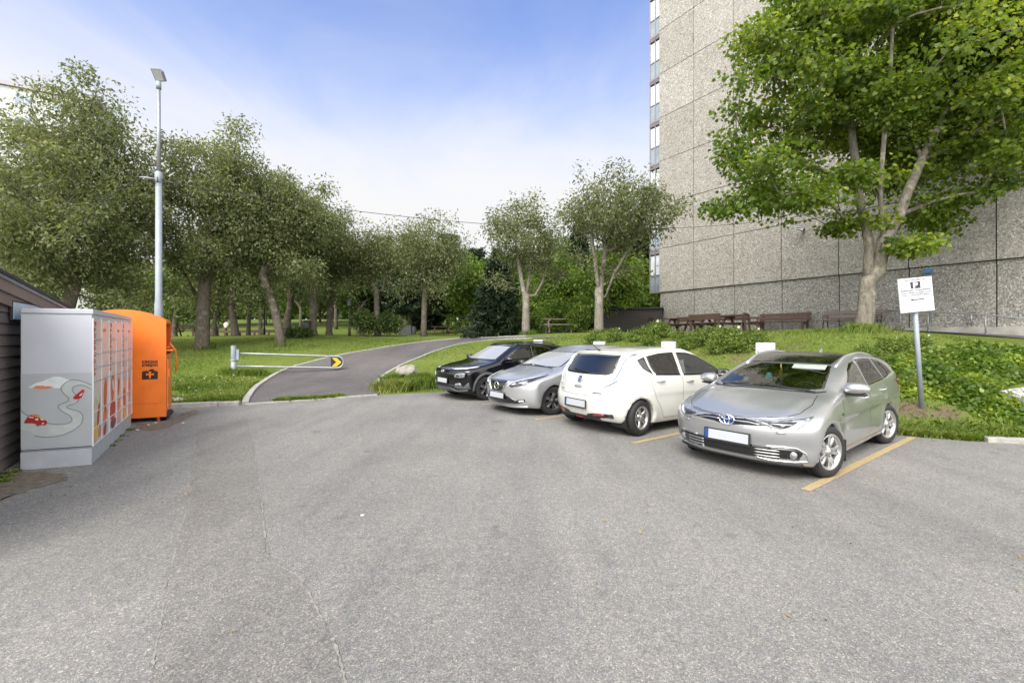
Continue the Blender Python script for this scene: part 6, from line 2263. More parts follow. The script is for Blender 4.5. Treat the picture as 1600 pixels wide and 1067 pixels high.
K.strip('front', [(-.80, .30), (-.52, .275), (-.34, .34), (0, .335), (.34, .34), (.52, .275), (.80, .30)], .045, 'bumper_skid', M_CLADG, rk, lift=.006, round_=True)
emblem(K, 'front', 0, .79, .065, 'slanted_h', rk)
plate(K, 'front', 0, .53, rk)
arch_trim(K, rk, M_CLADG, .075, lift=.012, name='arch_cladding')
sp = dict(n=5, pair=(-.15, .15), w=(.045, .055), vee=.3, side=.10, mat=M_RIMD, mat2=M_RIMS, two=True, rot=.1)
for ax in K.wx:
    for sg in (-1, 1):
        wheel(K, rk, ax, sg, sp)
# ------------------------------------------------------------------ plank shed at the left edge
def wood_mat(name, c1, c2, sc=(1.5, 14, 14)):
    m, nt, b = new_mat(name)
    t = N(nt, 'ShaderNodeTexCoord'); mpn = N(nt, 'ShaderNodeMapping'); mpn.inputs['Scale'].default_value = sc
    n = N(nt, 'ShaderNodeTexNoise', i_Scale=3.0, i_Detail=8.0, i_Roughness=.65)
    nt.links.new(t.outputs['Object'], mpn.inputs[0]); nt.links.new(mpn.outputs[0], n.inputs['Vector'])
    r = ramp(nt, [(.3, c1), (.7, c2)]); nt.links.new(n.outputs['Fac'], r.inputs[0]); nt.links.new(r.outputs[0], b.inputs['Base Color'])
    b.inputs['Roughness'].default_value = .75
    bpn = N(nt, 'ShaderNodeBump', i_Strength=.35, i_Distance=.01); nt.links.new(n.outputs['Fac'], bpn.inputs['Height']); nt.links.new(bpn.outputs[0], b.inputs['Normal'])
    return m


M_PLANK = wood_mat('stained_planks', (.125, .105, .100), (.185, .158, .150))
M_FASCIA = wood_mat('brown_fascia', (.165, .118, .102), (.24, .17, .145))
M_ROOF = mat('roof_felt', (.03, .03, .032), .8)
M_TRIM = mat('zinc_trim', (.34, .36, .38), .45, .5)
S0 = Vector((-6.13, 5.27, 0)); ST_ = Vector((-.557, .831, 0)).normalized(); SN = Vector((.831, .557, 0)).normalized()
shed = thing('plank_shed', 'dark brown plank shed behind the grey parcel lockers', 'shed', (S0.x, S0.y, 0))
SO = -S0
def sp_(s, z, o=0.0):
    return S0 + ST_ * s + SN * o + UP * z + SO
def rake(s):
    return 2.33 - .092 * s
s0, s1 = -3.2, 4.0
mb = MB()
k, hb = 0, .137
z = .02
while z < rake(s0):
    zt = z + hb
    se = min(s1, (2.33 - .10 - zt) / .092)
    if se > s0 + .2:
        V = [sp_(s0, z, .012), sp_(se, z, .012), sp_(se, zt - .006, -.004), sp_(s0, zt - .006, -.004), sp_(s0, z, -.03), sp_(se, z, -.03), sp_(se, zt - .006, -.03), sp_(s0, zt - .006, -.03)]
        mb.add(V, [(0, 1, 2, 3), (0, 4, 5, 1), (3, 2, 6, 7), (1, 5, 6, 2), (0, 3, 7, 4)])
    z = zt
mb.build('plank_wall', M_PLANK, shed)
mb = MB(); mb.add([sp_(s0, 0, -.035), sp_(s1, 0, -.035), sp_(s1, rake(s1) - .05, -.035), sp_(s0, rake(s0) - .05, -.035), sp_(s0, 0, -3.5), sp_(s1, 0, -3.5), sp_(s1, rake(s1) - .05, -3.5), sp_(s0, rake(s0) - .05, -3.5)],
                   [(0, 1, 2, 3), (1, 5, 6, 2), (5, 4, 7, 6), (4, 0, 3, 7)]); mb.build('backing_wall', M_JOINT, shed)
def slab(mb, a, b, za, zb, o0, o1):
    V = [sp_(s, rake(s) + q, o) for s in (a, b) for o in (o0, o1) for q in (za, zb)]
    mb.add(V, [(0, 1, 3, 2), (4, 6, 7, 5), (0, 4, 5, 1), (2, 3, 7, 6), (0, 2, 6, 4), (1, 5, 7, 3)])
mb = MB(); slab(mb, s0, s1 + .2, -.30, -.165, .014, .045); mb.build('lower_fascia', M_FASCIA, shed)
mb = MB(); slab(mb, s0, s1 + .2, -.162, -.03, .014, .075); mb.build('upper_fascia', M_FASCIA, shed)
mb = MB(); slab(mb, s0, s1 + .25, .012, .05, -3.6, .12); mb.build('roof', M_ROOF, shed)
mb = MB(); slab(mb, s0, s1 + .25, -.028, .010, .02, .10); mb.build('edge_trim', M_TRIM, shed)
# pale blue sign on the planks
def shed_px(px, py):
    r = (px - CX) / FOC
    s = (r * S0.y - S0.x) / (ST_.x - r * ST_.y)
    return s, zat(py, S0.y + ST_.y * s)
sa, za = shed_px(16.5, 472); sb, zb = shed_px(16.5, 499.5)
zc_ = (za + zb) / 2; hs = za - zb
p0 = S0 + ST_ * (sa + .45) + UP * zc_
sg_ = thing('wall_sign', 'pale blue sign on the plank shed, mostly hidden by the lockers', 'sign', p0)
q_ = Matrix((ST_, SN, UP)).transposed()
M_SIGNB = mat('pale_blue_sign', (.42, .56, .66), .4, var=.15, scale=3)
mb = MB(); mb.box(SN * .035, (1.14, .03, hs + .03), q_); mb.build('frame', M_DARKST, sg_, bevel=.006)
mb = MB(); mb.box(SN * .052, (1.10, .01, hs - .01), q_); mb.build('face', M_SIGNB, sg_)
mb = MB(); add_text(mb, 'PO', hs * .5, ST_ * -.47 + SN * .058 + UP * -.05, ST_, UP, SN); mb.build('lettering', M_WHITEP, sg_)

# ------------------------------------------------------------------ parcel lockers
C2 = Vector((-5.363, 5.636, 0)); C1 = Vector((-6.006, 5.396, 0)); C3 = Vector((-6.962, 8.074, 0))
HL_ = 1.985
lk_ = thing('parcel_locker', 'grey bank of parcel lockers with a winding road and red cars on its end', 'lockers', C2)
U1 = (C3 - C2); LL = U1.length; U1.normalize(); D1 = Vector((U1.y, -U1.x, 0))
E1 = (C1 - C2); WE = E1.length; E1.normalize(); DE = Vector((-E1.y, E1.x, 0))
if DE.dot(-C2) < 0: DE = -DE
if D1.dot(-C2) < 0: D1 = -D1
M_LOCK = mat('locker_grey', (.50, .52, .565), .42, var=.05, scale=1.5)
M_LOCKD = mat('locker_plinth', (.42, .44, .48), .5, var=.12, scale=4)
M_LOCKE = mat('locker_end_art_grey', (.415, .435, .455), .45, var=.05, scale=2)
M_DOOR = mat('locker_door', (.58, .585, .61), .3, var=.05, scale=3, coat=.3)
M_LINE_ = mat('locker_gap', (.62, .635, .66), .4, var=.05)
M_DGAP = mat('dark_gap', (.05, .05, .055), .7)
mods = [(0, .46), (.46, .735), (.735, 1.0)]
mods = [(a * LL, b * LL) for a, b in ((0, .335), (.335, .67), (.67, 1.0))]
def hexa(mb, P, z0, z1, mi=0):
    n = len(P)
    mb.add([p + UP * z0 for p in P] + [p + UP * z1 for p in P], [tuple(reversed(range(n))), tuple(range(n, 2 * n))] + [(i, (i + 1) % n, n + (i + 1) % n, n + i) for i in range(n)], mi)
PLZ = .22
for i, (a, b) in enumerate(mods):
    g = .004
    P = [U1 * (a + g), U1 * (b - g), U1 * (b - g) + E1 * WE, U1 * (a + g) + E1 * WE]
    mb = MB(); hexa(mb, P, PLZ, HL_ - .065); cab = mb.build('cabinet', M_LOCK, lk_, bevel=.008)
    mb = MB()
    Q = [p + D1 * (.012 if k < 2 else 0) for k, p in enumerate(P)]
    hexa(mb, Q, HL_ - .063, HL_); mb.build('top_cap', M_LOCK, lk_, bevel=.008)
    mb = MB(); hexa(mb, [p - D1 * .003 for p in P], .0, PLZ - .004); mb.build('plinth', M_LOCKD, lk_, bevel=.004)
    # doors in two columns
    w = (b - a - .03) / 2
    rows = [(1.60, 1.855), (1.41, 1.59), (1.235, 1.40), (1.06, 1.225), (.66, 1.05), (.45, .65), (.24, .44)]
    rws2 = [(1.42, 1.855), (1.235, 1.41), (1.06, 1.225), (.66, 1.05), (.45, .65), (.24, .44)]
    for c, R_ in ((0, rows), (1, rws2)):
        for z0, z1 in R_:
            u0 = a + .015 + c * w
            mb = MB(); mb.prism([(u0 + .010, z0 + .008), (u0 + w - .010, z0 + .008), (u0 + w - .010, z1 - .008), (u0 + .010, z1 - .008)], (0, 0, 0), U1, UP, D1, .010)
            mb.build('locker_door', M_DOOR, lk_, bevel=.002)
    mb = MB()
    for c, R_ in ((0, rows), (1, rws2)):
        for z0, z1 in R_:
            u0 = a + .015 + c * w
            mb.prism([(u0 + .006, z0 - .006), (u0 + w - .006, z0 - .006), (u0 + w - .006, z0 + .006), (u0 + .006, z0 + .006)], (0, 0, 0), U1, UP, D1, .017)
    for u0 in (a + .012, a + .015 + w, b - .012):
        mb.prism([(u0 - .006, .23), (u0 + .006, .23), (u0 + .006, 1.87), (u0 - .006, 1.87)], (0, 0, 0), U1, UP, D1, .016)
    mb.build('door_frame', M_LINE_, lk_)
# printed decoration on the doors: upright word, figures carrying parcels
M_ORED = mat('print_orange_red', (.50, .085, .03), .35); M_RED2 = mat('print_red', (.40, .025, .02), .35); M_YEL = mat('print_yellow', (.62, .42, .08), .35)
M_OR2 = mat('print_orange', (.66, .20, .09), .35); M_SALM = mat('print_salmon', (.64, .36, .28), .35); M_OLV = mat('print_olive', (.46, .48, .36), .35); M_NAV = mat('print_dark', (.16, .06, .05), .35); M_WHT = mat('print_white', (.6, .6, .6), .35)
rl_ = random.Random(4)
for i, (a, b) in enumerate(mods):
    w = (b - a - .03) / 2
    mb = MB()
    add_text(mb, 'Pakkeboks', .150, U1 * (a + .06) + UP * 1.84 + D1 * .011, -UP, U1, D1, spacing=1.12)
    mb.build('word_print', M_ORED, lk_)
    mb = MB()
    add_text(mb, 'BOKS', .06, U1 * (a + w + .11) + UP * 1.70 + D1 * .011, U1, UP, D1)
    mb.build('small_print', M_OR2, lk_)
    mb = MB()
    for k in range(6):
        mb.prism([(a + w + .12, 1.02 - k * .04), (a + w + .34, 1.02 - k * .04), (a + w + .34, 1.035 - k * .04), (a + w + .12, 1.035 - k * .04)], D1 * .010, U1, UP, D1, .0025)
    mb.build('text_lines', M_SALM, lk_)
    def blob(cx, cz, rx, rz, m, nm, rot=0.0, k=.0, e=.0):
        pts = []
        for t in np.linspace(0, 2 * PI, 22, endpoint=False):
            r = 1 + k * math.sin(2 * t + i) + k * .6 * math.sin(3 * t)
            x, y = rx * r * math.cos(t), rz * r * math.sin(t)
            pts.append((cx + x * math.cos(rot) - y * math.sin(rot), cz + x * math.sin(rot) + y * math.cos(rot)))
        pts = [(min(max(p[0], a + .03), b - .03), max(p[1], .25)) for p in pts]
        mb = MB(); mb.prism(pts, D1 * (.0098 + e), U1, UP, D1, .0012); mb.build(nm, m, lk_)
    if i == 0:
        blob(a + w * .5, .72, .20, .17, M_OLV, 'figure_print', 0, .1); blob(a + w * 1.5, .80, .10, .24, M_ORED, 'figure_print', .1, .2, .0016); blob(a + w * 1.5, .52, .13, .10, M_OR2, 'figure_print', 0, .1, .0016)
        blob(a + w * .62, .60, .06, .16, M_RED2, 'figure_print', -.3, .1, .0032); blob(a + w * .5, .83, .04, .05, M_WHT, 'figure_print', 0, 0, .0032)
        blob(a + w * .30, .40, .11, .14, M_YEL, 'figure_print', .2, .1, .0016); blob(a + w * .8, .36, .09, .07, M_OR2, 'figure_print', .3, .1, .0032); blob(a + w * 1.45, .33, .09, .07, M_RED2, 'figure_print', .4, .1, .0032)
    elif i == 1:
        blob(a + w * .5, .86, .11, .26, M_ORED, 'figure_print', 0, .15); blob(a + w * .55, .90, .05, .10, M_WHT, 'figure_print', .4, .1, .0016); blob(a + w * 1.5, .86, .10, .16, M_YEL, 'figure_print', .2, .15); blob(a + w * 1.45, .84, .06, .14, M_RED2, 'figure_print', -.2, .1, .0016)
        blob(a + w * .5, .52, .20, .15, M_RED2, 'figure_print', 0, .1); blob(a + w * 1.5, .55, .09, .12, M_OR2, 'figure_print', 0, .15); blob(a + w * .6, .33, .18, .08, M_NAV, 'figure_print', 0, .1, .0016); blob(a + w * 1.5, .34, .08, .08, M_SALM, 'figure_print')
    else:
        blob(a + w * .5, .90, .09, .22, M_SALM, 'figure_print', 0, .2); blob(a + w * .45, .62, .11, .18, M_ORED, 'figure_print', .1, .1, .0016); blob(a + w * 1.5, .70, .09, .24, M_OR2, 'figure_print', 0, .15); blob(a + w * .4, .36, .13, .11, M_YEL, 'figure_print', 0, .1); blob(a + w * 1.4, .36, .1, .1, M_SALM, 'figure_print', 0, .1); blob(a + w * .5, .98, .04, .05, M_WHT, 'figure_print', 0, 0, .0032)
# end panel art: drawn in photo-measured shares of the face (0..1 across from the far-left edge, height in metres)
def ep(pts):
    return [((1 - (x - 95) / 905.0) * WE, (1013 - y) / 905.0 * .965 * .98 + .255) for x, y in pts]
def art(pts, m, nm, lift):
    mb = MB(); mb.prism(ep(pts), DE * lift, E1, UP, DE, .0012); return mb.build(nm, m, lk_)
art([(100, 130), (1000, 130), (1000, 1005), (100, 1005)], M_LOCKE, 'end_art', .0005)
M_MTN = mat('print_pale', (.64, .68, .69), .4); M_ROADF = mat('print_road', (.46, .50, .49), .4); M_ROADL = mat('print_road_line', (.20, .22, .22), .4)
art([(185, 285), (230, 265), (300, 235), (370, 222), (430, 195), (500, 172), (560, 170), (620, 180), (680, 205), (735, 222), (660, 250), (590, 308), (400, 308), (230, 298)], M_MTN, 'mountain_print', .002)
art([(245, 295), (290, 272), (370, 270), (400, 280), (440, 276), (515, 298), (440, 308), (330, 308)], M_OR2, 'mountain_print', .0034)
inner = resample([(1000, 335), (930, 300), (850, 278), (780, 290), (745, 320), (760, 365), (820, 410), (830, 460), (780, 500), (700, 520), (668, 540), (720, 565), (810, 590), (870, 630), (885, 690), (850, 760), (760, 820), (640, 865), (480, 885), (360, 878), (270, 858)], 70)
outer_ = resample([(1000, 285), (920, 250), (820, 220), (740, 215), (660, 245), (605, 300), (615, 350), (660, 395), (700, 430), (690, 470), (630, 490), (575, 510), (568, 540), (620, 590), (710, 640), (745, 690), (720, 725), (650, 742), (540, 740), (440, 722), (330, 700), (180, 615), (100, 555)], 70)
mb = MB(); W_ = [(0, 0, 0)]
A_, B_ = ep([tuple(p) for p in inner]), ep([tuple(p) for p in outer_])
V = [E1 * p[0] + UP * p[1] + DE * .0024 for q in zip(A_, B_) for p in q]
mb.add(V, [(2 * k, 2 * k + 1, 2 * k + 3, 2 * k + 2) for k in range(69)])
mb.add([E1 * p[0] + UP * p[1] + DE * .0024 for p in ep([(100, 557), (268, 857), (215, 800), (100, 775)])], [(0, 1, 2, 3)])
mb.build('road_print', M_ROADF, lk_)
for ln in (A_, B_):
    mb = MB(); VV, FF = ribbon(ln, .010, 0); mb.add([E1 * v[0] + UP * v[1] + DE * .0036 for v in VV], FF); mb.build('road_edge_print', M_ROADL, lk_, fixn=False)
art([(150, 690), (170, 650), (205, 615), (260, 608), (320, 620), (365, 660), (420, 690), (430, 720), (400, 745), (330, 735), (250, 712), (170, 708)], M_RED2, 'little_car_print', .0045)
art([(240, 612), (320, 628), (365, 655), (340, 655), (300, 635), (235, 620)], M_YEL, 'little_car_print', .0055)
for q in ([(280, 655), (318, 655), (316, 682), (282, 676)], [(342, 655), (370, 660), (395, 684), (352, 680)], [(362, 712), (390, 712), (388, 728), (364, 726)], [(200, 628), (262, 640), (260, 652), (202, 642)]):
    art(q, M_WHT, 'little_car_print', .0057)
for cx_, cy_ in ((165, 692), (315, 732)):
    art([(cx_ + 20 * math.cos(t), cy_ + 16 * math.sin(t)) for t in np.linspace(0, 2 * PI, 12, endpoint=False)], M_NAV, 'little_car_print', .006)
art([(755, 430), (800, 390), (880, 335), (910, 335), (870, 430), (830, 448), (780, 448)], M_RED2, 'little_car_print', .0045)
art([(838, 400), (885, 368), (870, 400), (845, 415)], M_WHT, 'little_car_print', .0057)
art([(880, 375), (905, 338), (950, 345), (900, 380)], M_SALM, 'little_car_print', .0043)
mb = MB(); mb.prism([(-.004, .235), (WE, .235), (WE, .246), (-.004, .246)], DE * .0, E1, UP, DE, .004); mb.build('panel_seam', M_DGAP, lk_)
mb = MB(); mb.prism([(.0, HL_ - .067), (WE, HL_ - .067), (WE, HL_ - .061), (0, HL_ - .061)], DE * .0, E1, UP, DE, .003); mb.build('panel_seam', M_DGAP, lk_)

# ------------------------------------------------------------------ orange clothes container
M_ORANGE = mat('orange_enamel', (.80, .180, .018), .45, var=.10, scale=3.5, coat=.25)
M_ORANGED = mat('orange_recess', (.56, .085, .012), .5, var=.1)
M_PRINT = mat('black_print', (.030, .012, .008), .5)
FR = Vector((-6.68, 8.53, 0)); BU = Vector((-.909, -.417, 0)).normalized(); BV = Vector((-.557, .831, 0)).normalized(); BD = Vector((BU.y, -BU.x, 0))
if BD.dot(-FR) < 0: BD = -BD
BE = Vector((BV.y, -BV.x, 0))
if BE.dot(-FR) < 0: BE = -BE
bn_ = thing('clothes_container', 'orange clothes collection container between the lockers and the lawn', 'container', FR)
BW, BDP = 1.32, 1.12
def arcz(u):
    return 1.935 + .20 * (1 - ((u - BW / 2) / (BW / 2)) ** 2) ** .8
prof_b = [(0, .085)] + [(0, 1.935)] + [(BW * k / 22, arcz(BW * k / 22)) for k in range(1, 22)] + [(BW, 1.935), (BW, .085)]
mb = MB()
n = len(prof_b)
Vf = [BU * u + UP * z for u, z in prof_b]; Vb = [v + BV * BDP for v in Vf]
F = [tuple(range(n)), tuple(n + k for k in reversed(range(n)))]
for k in range(n):
    if k == 0:      # right side: leave the opening for the hatch
        continue
    F.append((k, (k + 1) % n, n + (k + 1) % n, n + k))
mb.add(Vf + Vb, F)
# right side with a hatch opening
y0, y1, z0, z1 = .06, BDP - .06, 1.28, 1.88
def rp(v, z): return BV * v + UP * z
mb.add([rp(0, .085), rp(BDP, .085), rp(BDP, z0), rp(0, z0)], [(0, 1, 2, 3)])
mb.add([rp(0, z1), rp(BDP, z1), rp(BDP, 1.935), rp(0, 1.935)], [(0, 1, 2, 3)])
mb.add([rp(0, z0), rp(y0, z0), rp(y0, z1), rp(0, z1)], [(0, 1, 2, 3)]); mb.add([rp(y1, z0), rp(BDP, z0), rp(BDP, z1), rp(y1, z1)], [(0, 1, 2, 3)])
body = mb.build('body', M_ORANGE, bn_)
mb = MB()
dp = BU * .42
mb.add([rp(y0, z0), rp(y1, z0), rp(y1, z1), rp(y0, z1), rp(y0, z0) + dp, rp(y1, z0) + dp, rp(y1, z1) + dp, rp(y0, z1) + dp], [(4, 5, 6, 7), (0, 1, 5, 4), (1, 2, 6, 5), (2, 3, 7, 6), (3, 0, 4, 7)])
mb.build('hatch_recess', M_ORANGED, bn_)
mb = MB(); mb.box(BV * (BDP / 2) + UP * 1.36 + BE * .02, (BDP - .12, .16, .03), Matrix((BV, BE, UP)).transposed()); mb.bar(rp(.1, 1.42) + BE * .02, rp(1.0, 1.46) + BE * .02, .03, .03); mb.build('hatch_flap', M_ORANGE, bn_, bevel=.004)
mb = MB()
for dv_, dz in ((.25, 0), (.4, .05)):
    mb.tube([rp(dv_, 1.50) + BE * .03, rp(dv_ + .02, 1.36) + BE * .12, rp(dv_ + .1, 1.15 - dz) + BE * .14, rp(dv_ + .14, .95 - dz) + BE * .12], .010, 6)
mb.build('hanging_strap', M_ORANGE, bn_)
mb = MB(); mb.box(BV * .56 + UP * .72 + BE * .012, (.92, .02, .95), Matrix((BV, BE, UP)).transposed()); mb.box(BV * .12 + UP * .92 + BE * .03, (.05, .03, .16), Matrix((BV, BE, UP)).transposed()); mb.build('service_door', M_ORANGE, bn_, bevel=.006)
mb = MB(); mb.box(BU * BW / 2 + BV * BDP / 2 + UP * .07, (BW - .2, BDP - .2, .05), Matrix((BU, BV, UP)).transposed())
for u in (.14, BW - .14):
    mb.bar(BU * u + BV * .05 + UP * .05, BU * u + BV * 1.0 + UP * .05, .06, .06)
mb.build('skid', M_DARKST, bn_)
mb = MB(); mb.box(BU * .12 + BD * .0 + UP * .04, (.03, .03, .09)); mb.build('foot', M_ORANGED, bn_)
def bface(px, py):
    r = (px - CX) / FOC
    o, d = FR, BU
    u = (r * o.y - o.x) / (d.x - r * d.y)
    return u, zat(py, o.y + d.y * u)
uL, zL = bface(222, 568); uR, zR = bface(246.6, 568)
wl = uL - uR
def fit_text(mb, txt, u0, zbase, width, hgt, m_bold):
    V, F = text_mesh(txt, 1.0, m_bold)
    xs = [v.x for v in V]; ys = [v.y for v in V]
    sx = width / (max(xs) - min(xs)); sz = hgt / (max(ys) - min(ys))
    mb.add([BU * (u0 - (v.x - min(xs)) * sx) + UP * (zbase + (v.y - min(ys)) * sz) + BD * (.003 + v.z) for v in V], F)
mb = MB()
fit_text(mb, 'KIRKENS', uL, zL + .004, wl, .052, .035); fit_text(mb, 'BYMISJON', uL, zL - .072, wl, .064, .03)
mb.build('lettering', M_PRINT, bn_)
zE0 = bface(222, 593)[1]; zE1 = bface(222, 578)[1]; he = zE1 - zE0
sky_ = [(0, 0), (1, 0), (1, .80), (.96, .80), (.96, .92), (.93, .92), (.93, .80), (.86, .86), (.80, .86), (.80, .97), (.74, .97), (.74, 1.02), (.62, 1.10), (.50, 1.02), (.46, 1.02), (.46, .94), (.40, .94), (.36, .86), (.30, .86), (.26, 1.06), (.22, .86), (.14, .86), (.14, .95), (.10, .95), (.10, .82), (0, .82)]
mb = MB(); mb.prism([(uL - x * wl, zE0 + y * he) for x, y in sky_], BD * .001, BU, UP, BD, .002); mb.build('town_emblem', M_PRINT, bn_)
mb = MB()
for q in ([(.44, .12), (.56, .12), (.56, .78), (.44, .78)], [(.27, .44), (.73, .44), (.73, .60), (.27, .60)], [(.25, .40), (.30, .40), (.30, .64), (.25, .64)], [(.70, .40), (.75, .40), (.75, .64), (.70, .64)], [(.40, .76), (.60, .76), (.60, .82), (.40, .82)]):
    mb.prism([(uL - x * wl, zE0 + y * he) for x, y in q], BD * .0032 + BD * (.0004 * q[0][0]), BU, UP, BD, .0015)
mb.build('cross_emblem', M_ORANGE, bn_)
uu, zz = bface(222, 631)
mb = MB(); fit_text(mb, 'Tlf. renhold og tømming', bface(206, 631)[0], zz - .01, .40, .022, 0); mb.build('small_lettering', M_ORANGED, bn_)
mb = MB(); mb.lathe([(.001, .0), (.014, .0), (.014, .006), (.001, .008)], 10, Matrix.Translation(BU * .86 + UP * 2.04) @ Vector((0, 0, 1)).rotation_difference(BD).to_matrix().to_4x4()); mb.build('bolt', M_DARKST, bn_)
# black pipe lying by the container
px_, py_ = flat(258, 657)
pp = thing('drain_pipe', 'short black plastic pipe lying beside the orange container', 'pipe', (px_, py_, 0))
mb = MB()
pts = [Vector((-.02, -.04, .065)), Vector((-.05, .06, .07)), Vector((-.09, .18, .09)), Vector((-.12, .30, .13))]
mb.tube(pts, [.065, .060, .055, .05], 14, caps=False); mb.tube(pts, [.054, .050, .046, .042], 14, caps=False)
mb.build('pipe', M_CLAD, pp, fixn=False)

# ------------------------------------------------------------------ lamp post with its wire
lx, ly = (248 - CX) / FOC * 11.0, 11.0
lp = thing('street_lamp', 'tall grey lamp post with a flat square head behind the orange container', 'street lamp', (lx, ly, gz(lx, ly)))
lz0 = gz(lx, ly)
ztop = zat(132, ly) - lz0; zmid = zat(277, ly) - lz0; zst = zat(470, ly) - lz0
mb = MB(); mb.tube([(0, 0, -.1), (0, 0, zst - .1), (0, 0, zst), (0, 0, zmid)], [.090, .088, .074, .066], 20); mb.build('lower_pole', M_GALVP, lp)
mb = MB(); mb.tube([(0, 0, zmid - .02), (0, 0, ztop)], [.045, .038], 16); mb.build('upper_pole', M_GALV, lp)
mb = MB(); mb.lathe([(.068, zmid - .14), (.082, zmid - .13), (.082, zmid + .10), (.05, zmid + .14)], 18); mb.build('collar', M_GALVP, lp)
mb = MB(); mb.tube([(0, 0, ztop - .12), (0, 0, ztop + .06)], .055, 14); mb.build('spigot', M_GALVP, lp)
M_LAMPH = mat('lamp_housing', (.20, .205, .20), .5, .2); M_LED = mat('led_panel', (.33, .345, .33), .25, coat=.6, var=.2, scale=40)
qh = Matrix.Rotation(R(36), 3, 'X')
hc = Vector((0, -.02, ztop + .21))
mb = MB(); mb.prism([(-.125, -.14), (.12, -.14), (.135, .08), (.08, .135), (-.13, .15)], hc, Vector((1, 0, 0)), qh @ Vector((0, 0, 1)), qh @ Vector((0, 1, 0)), .07); hd = mb.build('lamp_head', M_LAMPH, lp, bevel=.012)
mb = MB(); mb.prism([(-.10, -.115), (.095, -.115), (.108, .07), (.06, .11), (-.105, .125)], hc, Vector((1, 0, 0)), qh @ Vector((0, 0, 1)), qh @ Vector((0, -1, 0)), .006); mb.build('lens', M_LED, hd)
mb = MB()
mb.tube([(-.06, 0, zmid - .05), (-.32, -.05, zmid - .02), (-.42, -.07, zmid - .02)], [.02, .022, .012], 8); mb.build('wire_clamp', M_GALVP, lp)
mb = MB(); mb.tube([(.06, 0, zmid - .06), (.30, .16, zmid - .12), (.38, .2, zmid - .12)], [.02, .024, .012], 8); mb.tube([(.02, -.07, zmid - .02), (.05, -.09, zmid - .16), (-.03, -.09, zmid - .2), (-.05, -.07, zmid - .08)], .012, 6); mb.build('wire_clamp', M_CLAD, lp)
# the wire to the tower
tE, zE = wall_px(1297, 331)
Eend = bp_(tE, zE, .12)
Sst = Vector((lx + .38, ly + .2, zmid - .12 + lz0))
wire = thing('overhead_wire', 'thin dark cable from the lamp post to a hook on the tower wall', 'cable', Sst)
pts = []
for k in range(61):
    u = k / 60
    p = Sst.lerp(Eend, u) - UP * (4 * .0 * u * (1 - u))
    # sag chosen so that the cable droops below both ends
    p = p - UP * (4 * .95 * u * (1 - u))
    pts.append(p - Sst)
mb = MB(); mb.tube(pts, .0085, 6); mb.build('cable', M_DARKST, wire)
mb = MB(); mb.tube([Eend - Sst, bp_(tE, zE, -.05) - Sst], .03, 8); mb.lathe([(.001, -.07), (.055, -.06), (.06, .06), (.001, .07)], 12, Matrix.Translation(Eend - Sst)); mb.build('insulator', M_WHITEP, wire)
lf = Sst + Vector((-.80, -.27, .10))
mb = MB(); far_l = Vector((-16, 15.5, 5.75)); mb.tube([lf + (far_l - lf) * (k / 20) - UP * (4 * .15 * (k / 20) * (1 - k / 20)) - Sst for k in range(21)], .012, 6); mb.build('cable', M_DARKST, wire)

# ------------------------------------------------------------------ swing barrier
YB = 16.0
bxp, byp = (365 - CX) / FOC * YB, YB
bz = gz(bxp, byp)
bar_ = thing('road_barrier', 'galvanised two-rail swing barrier across the path with a yellow arrow plate', 'barrier', (bxp, byp, bz))
def bl(px, py, Y):
    return Vector(((px - CX) / FOC * Y - bxp, Y - byp, zat(py, Y) - bz))
YE = 17.2
T0, T1 = bl(366, 551.8, YB), bl(527, 556.8, YE); L0, L1 = bl(370, 572.2, YB), bl(527, 574.6, YE)
mb = MB(); mb.tube([(0, 0, -.1), (0, 0, .52)], .085, 20); mb.lathe([(.10, .5), (.105, .52), (.105, .55), (.09, .555)], 20); mb.build('post', M_GALVP, bar_)
mb = MB(); mb.tube([(0, 0, .555), (0, 0, 1.03)], .088, 20); mb.lathe([(.09, 1.03), (.095, 1.035), (.095, 1.05), (.001, 1.06)], 20); mb.box((.13, .02, .72), (.12, .05, .38)); mb.build('hinge_sleeve', M_GALVP, bar_, bevel=.004)
mb = MB()
dirb = (T1 - T0).normalized()
midr = (T1 + L1) / 2; rad = (T1 - L1).length / 2; upb = (T1 - L1).normalized()
loop = [T0, T0.lerp(T1, .3), T0.lerp(T1, .6), T1] + [midr + upb * rad * math.cos(a) + dirb * rad * math.sin(a) for a in np.linspace(.15, PI - .15, 13)] + [L1, L0.lerp(L1, .6), L0.lerp(L1, .3), L0]
mb.tube(loop, .036, 10); mb.build('rail_loop', M_GALV, bar_)
nb = dirb.cross(upb).normalized()
if nb.dot(Vector((0, -1, 0))) < 0: nb = -nb
hw = rad - .035
outl = [(-hw * 1.25, -hw), (0, -hw)] + [(hw * math.sin(a) * .98, -hw * math.cos(a)) for a in np.linspace(.2, PI - .2, 11)] + [(0, hw), (-hw * 1.25, hw)]
mb = MB(); mb.prism(outl, midr + nb * .0, dirb, upb, nb, .006); pl = mb.build('arrow_plate', M_CLAD, bar_)
M_YELP = mat('yellow_reflective', (.80, .42, .015), .35, var=.05)
mb = MB(); mb.prism([(-hw * 1.05, -hw * .86), (-hw * .1, -hw * .86), (hw * .80, 0), (-hw * .1, hw * .86), (-hw * 1.05, hw * .86), (-hw * .15, 0)], midr + nb * .0065, dirb, upb, nb, .002); mb.build('arrow', M_YELP, pl)

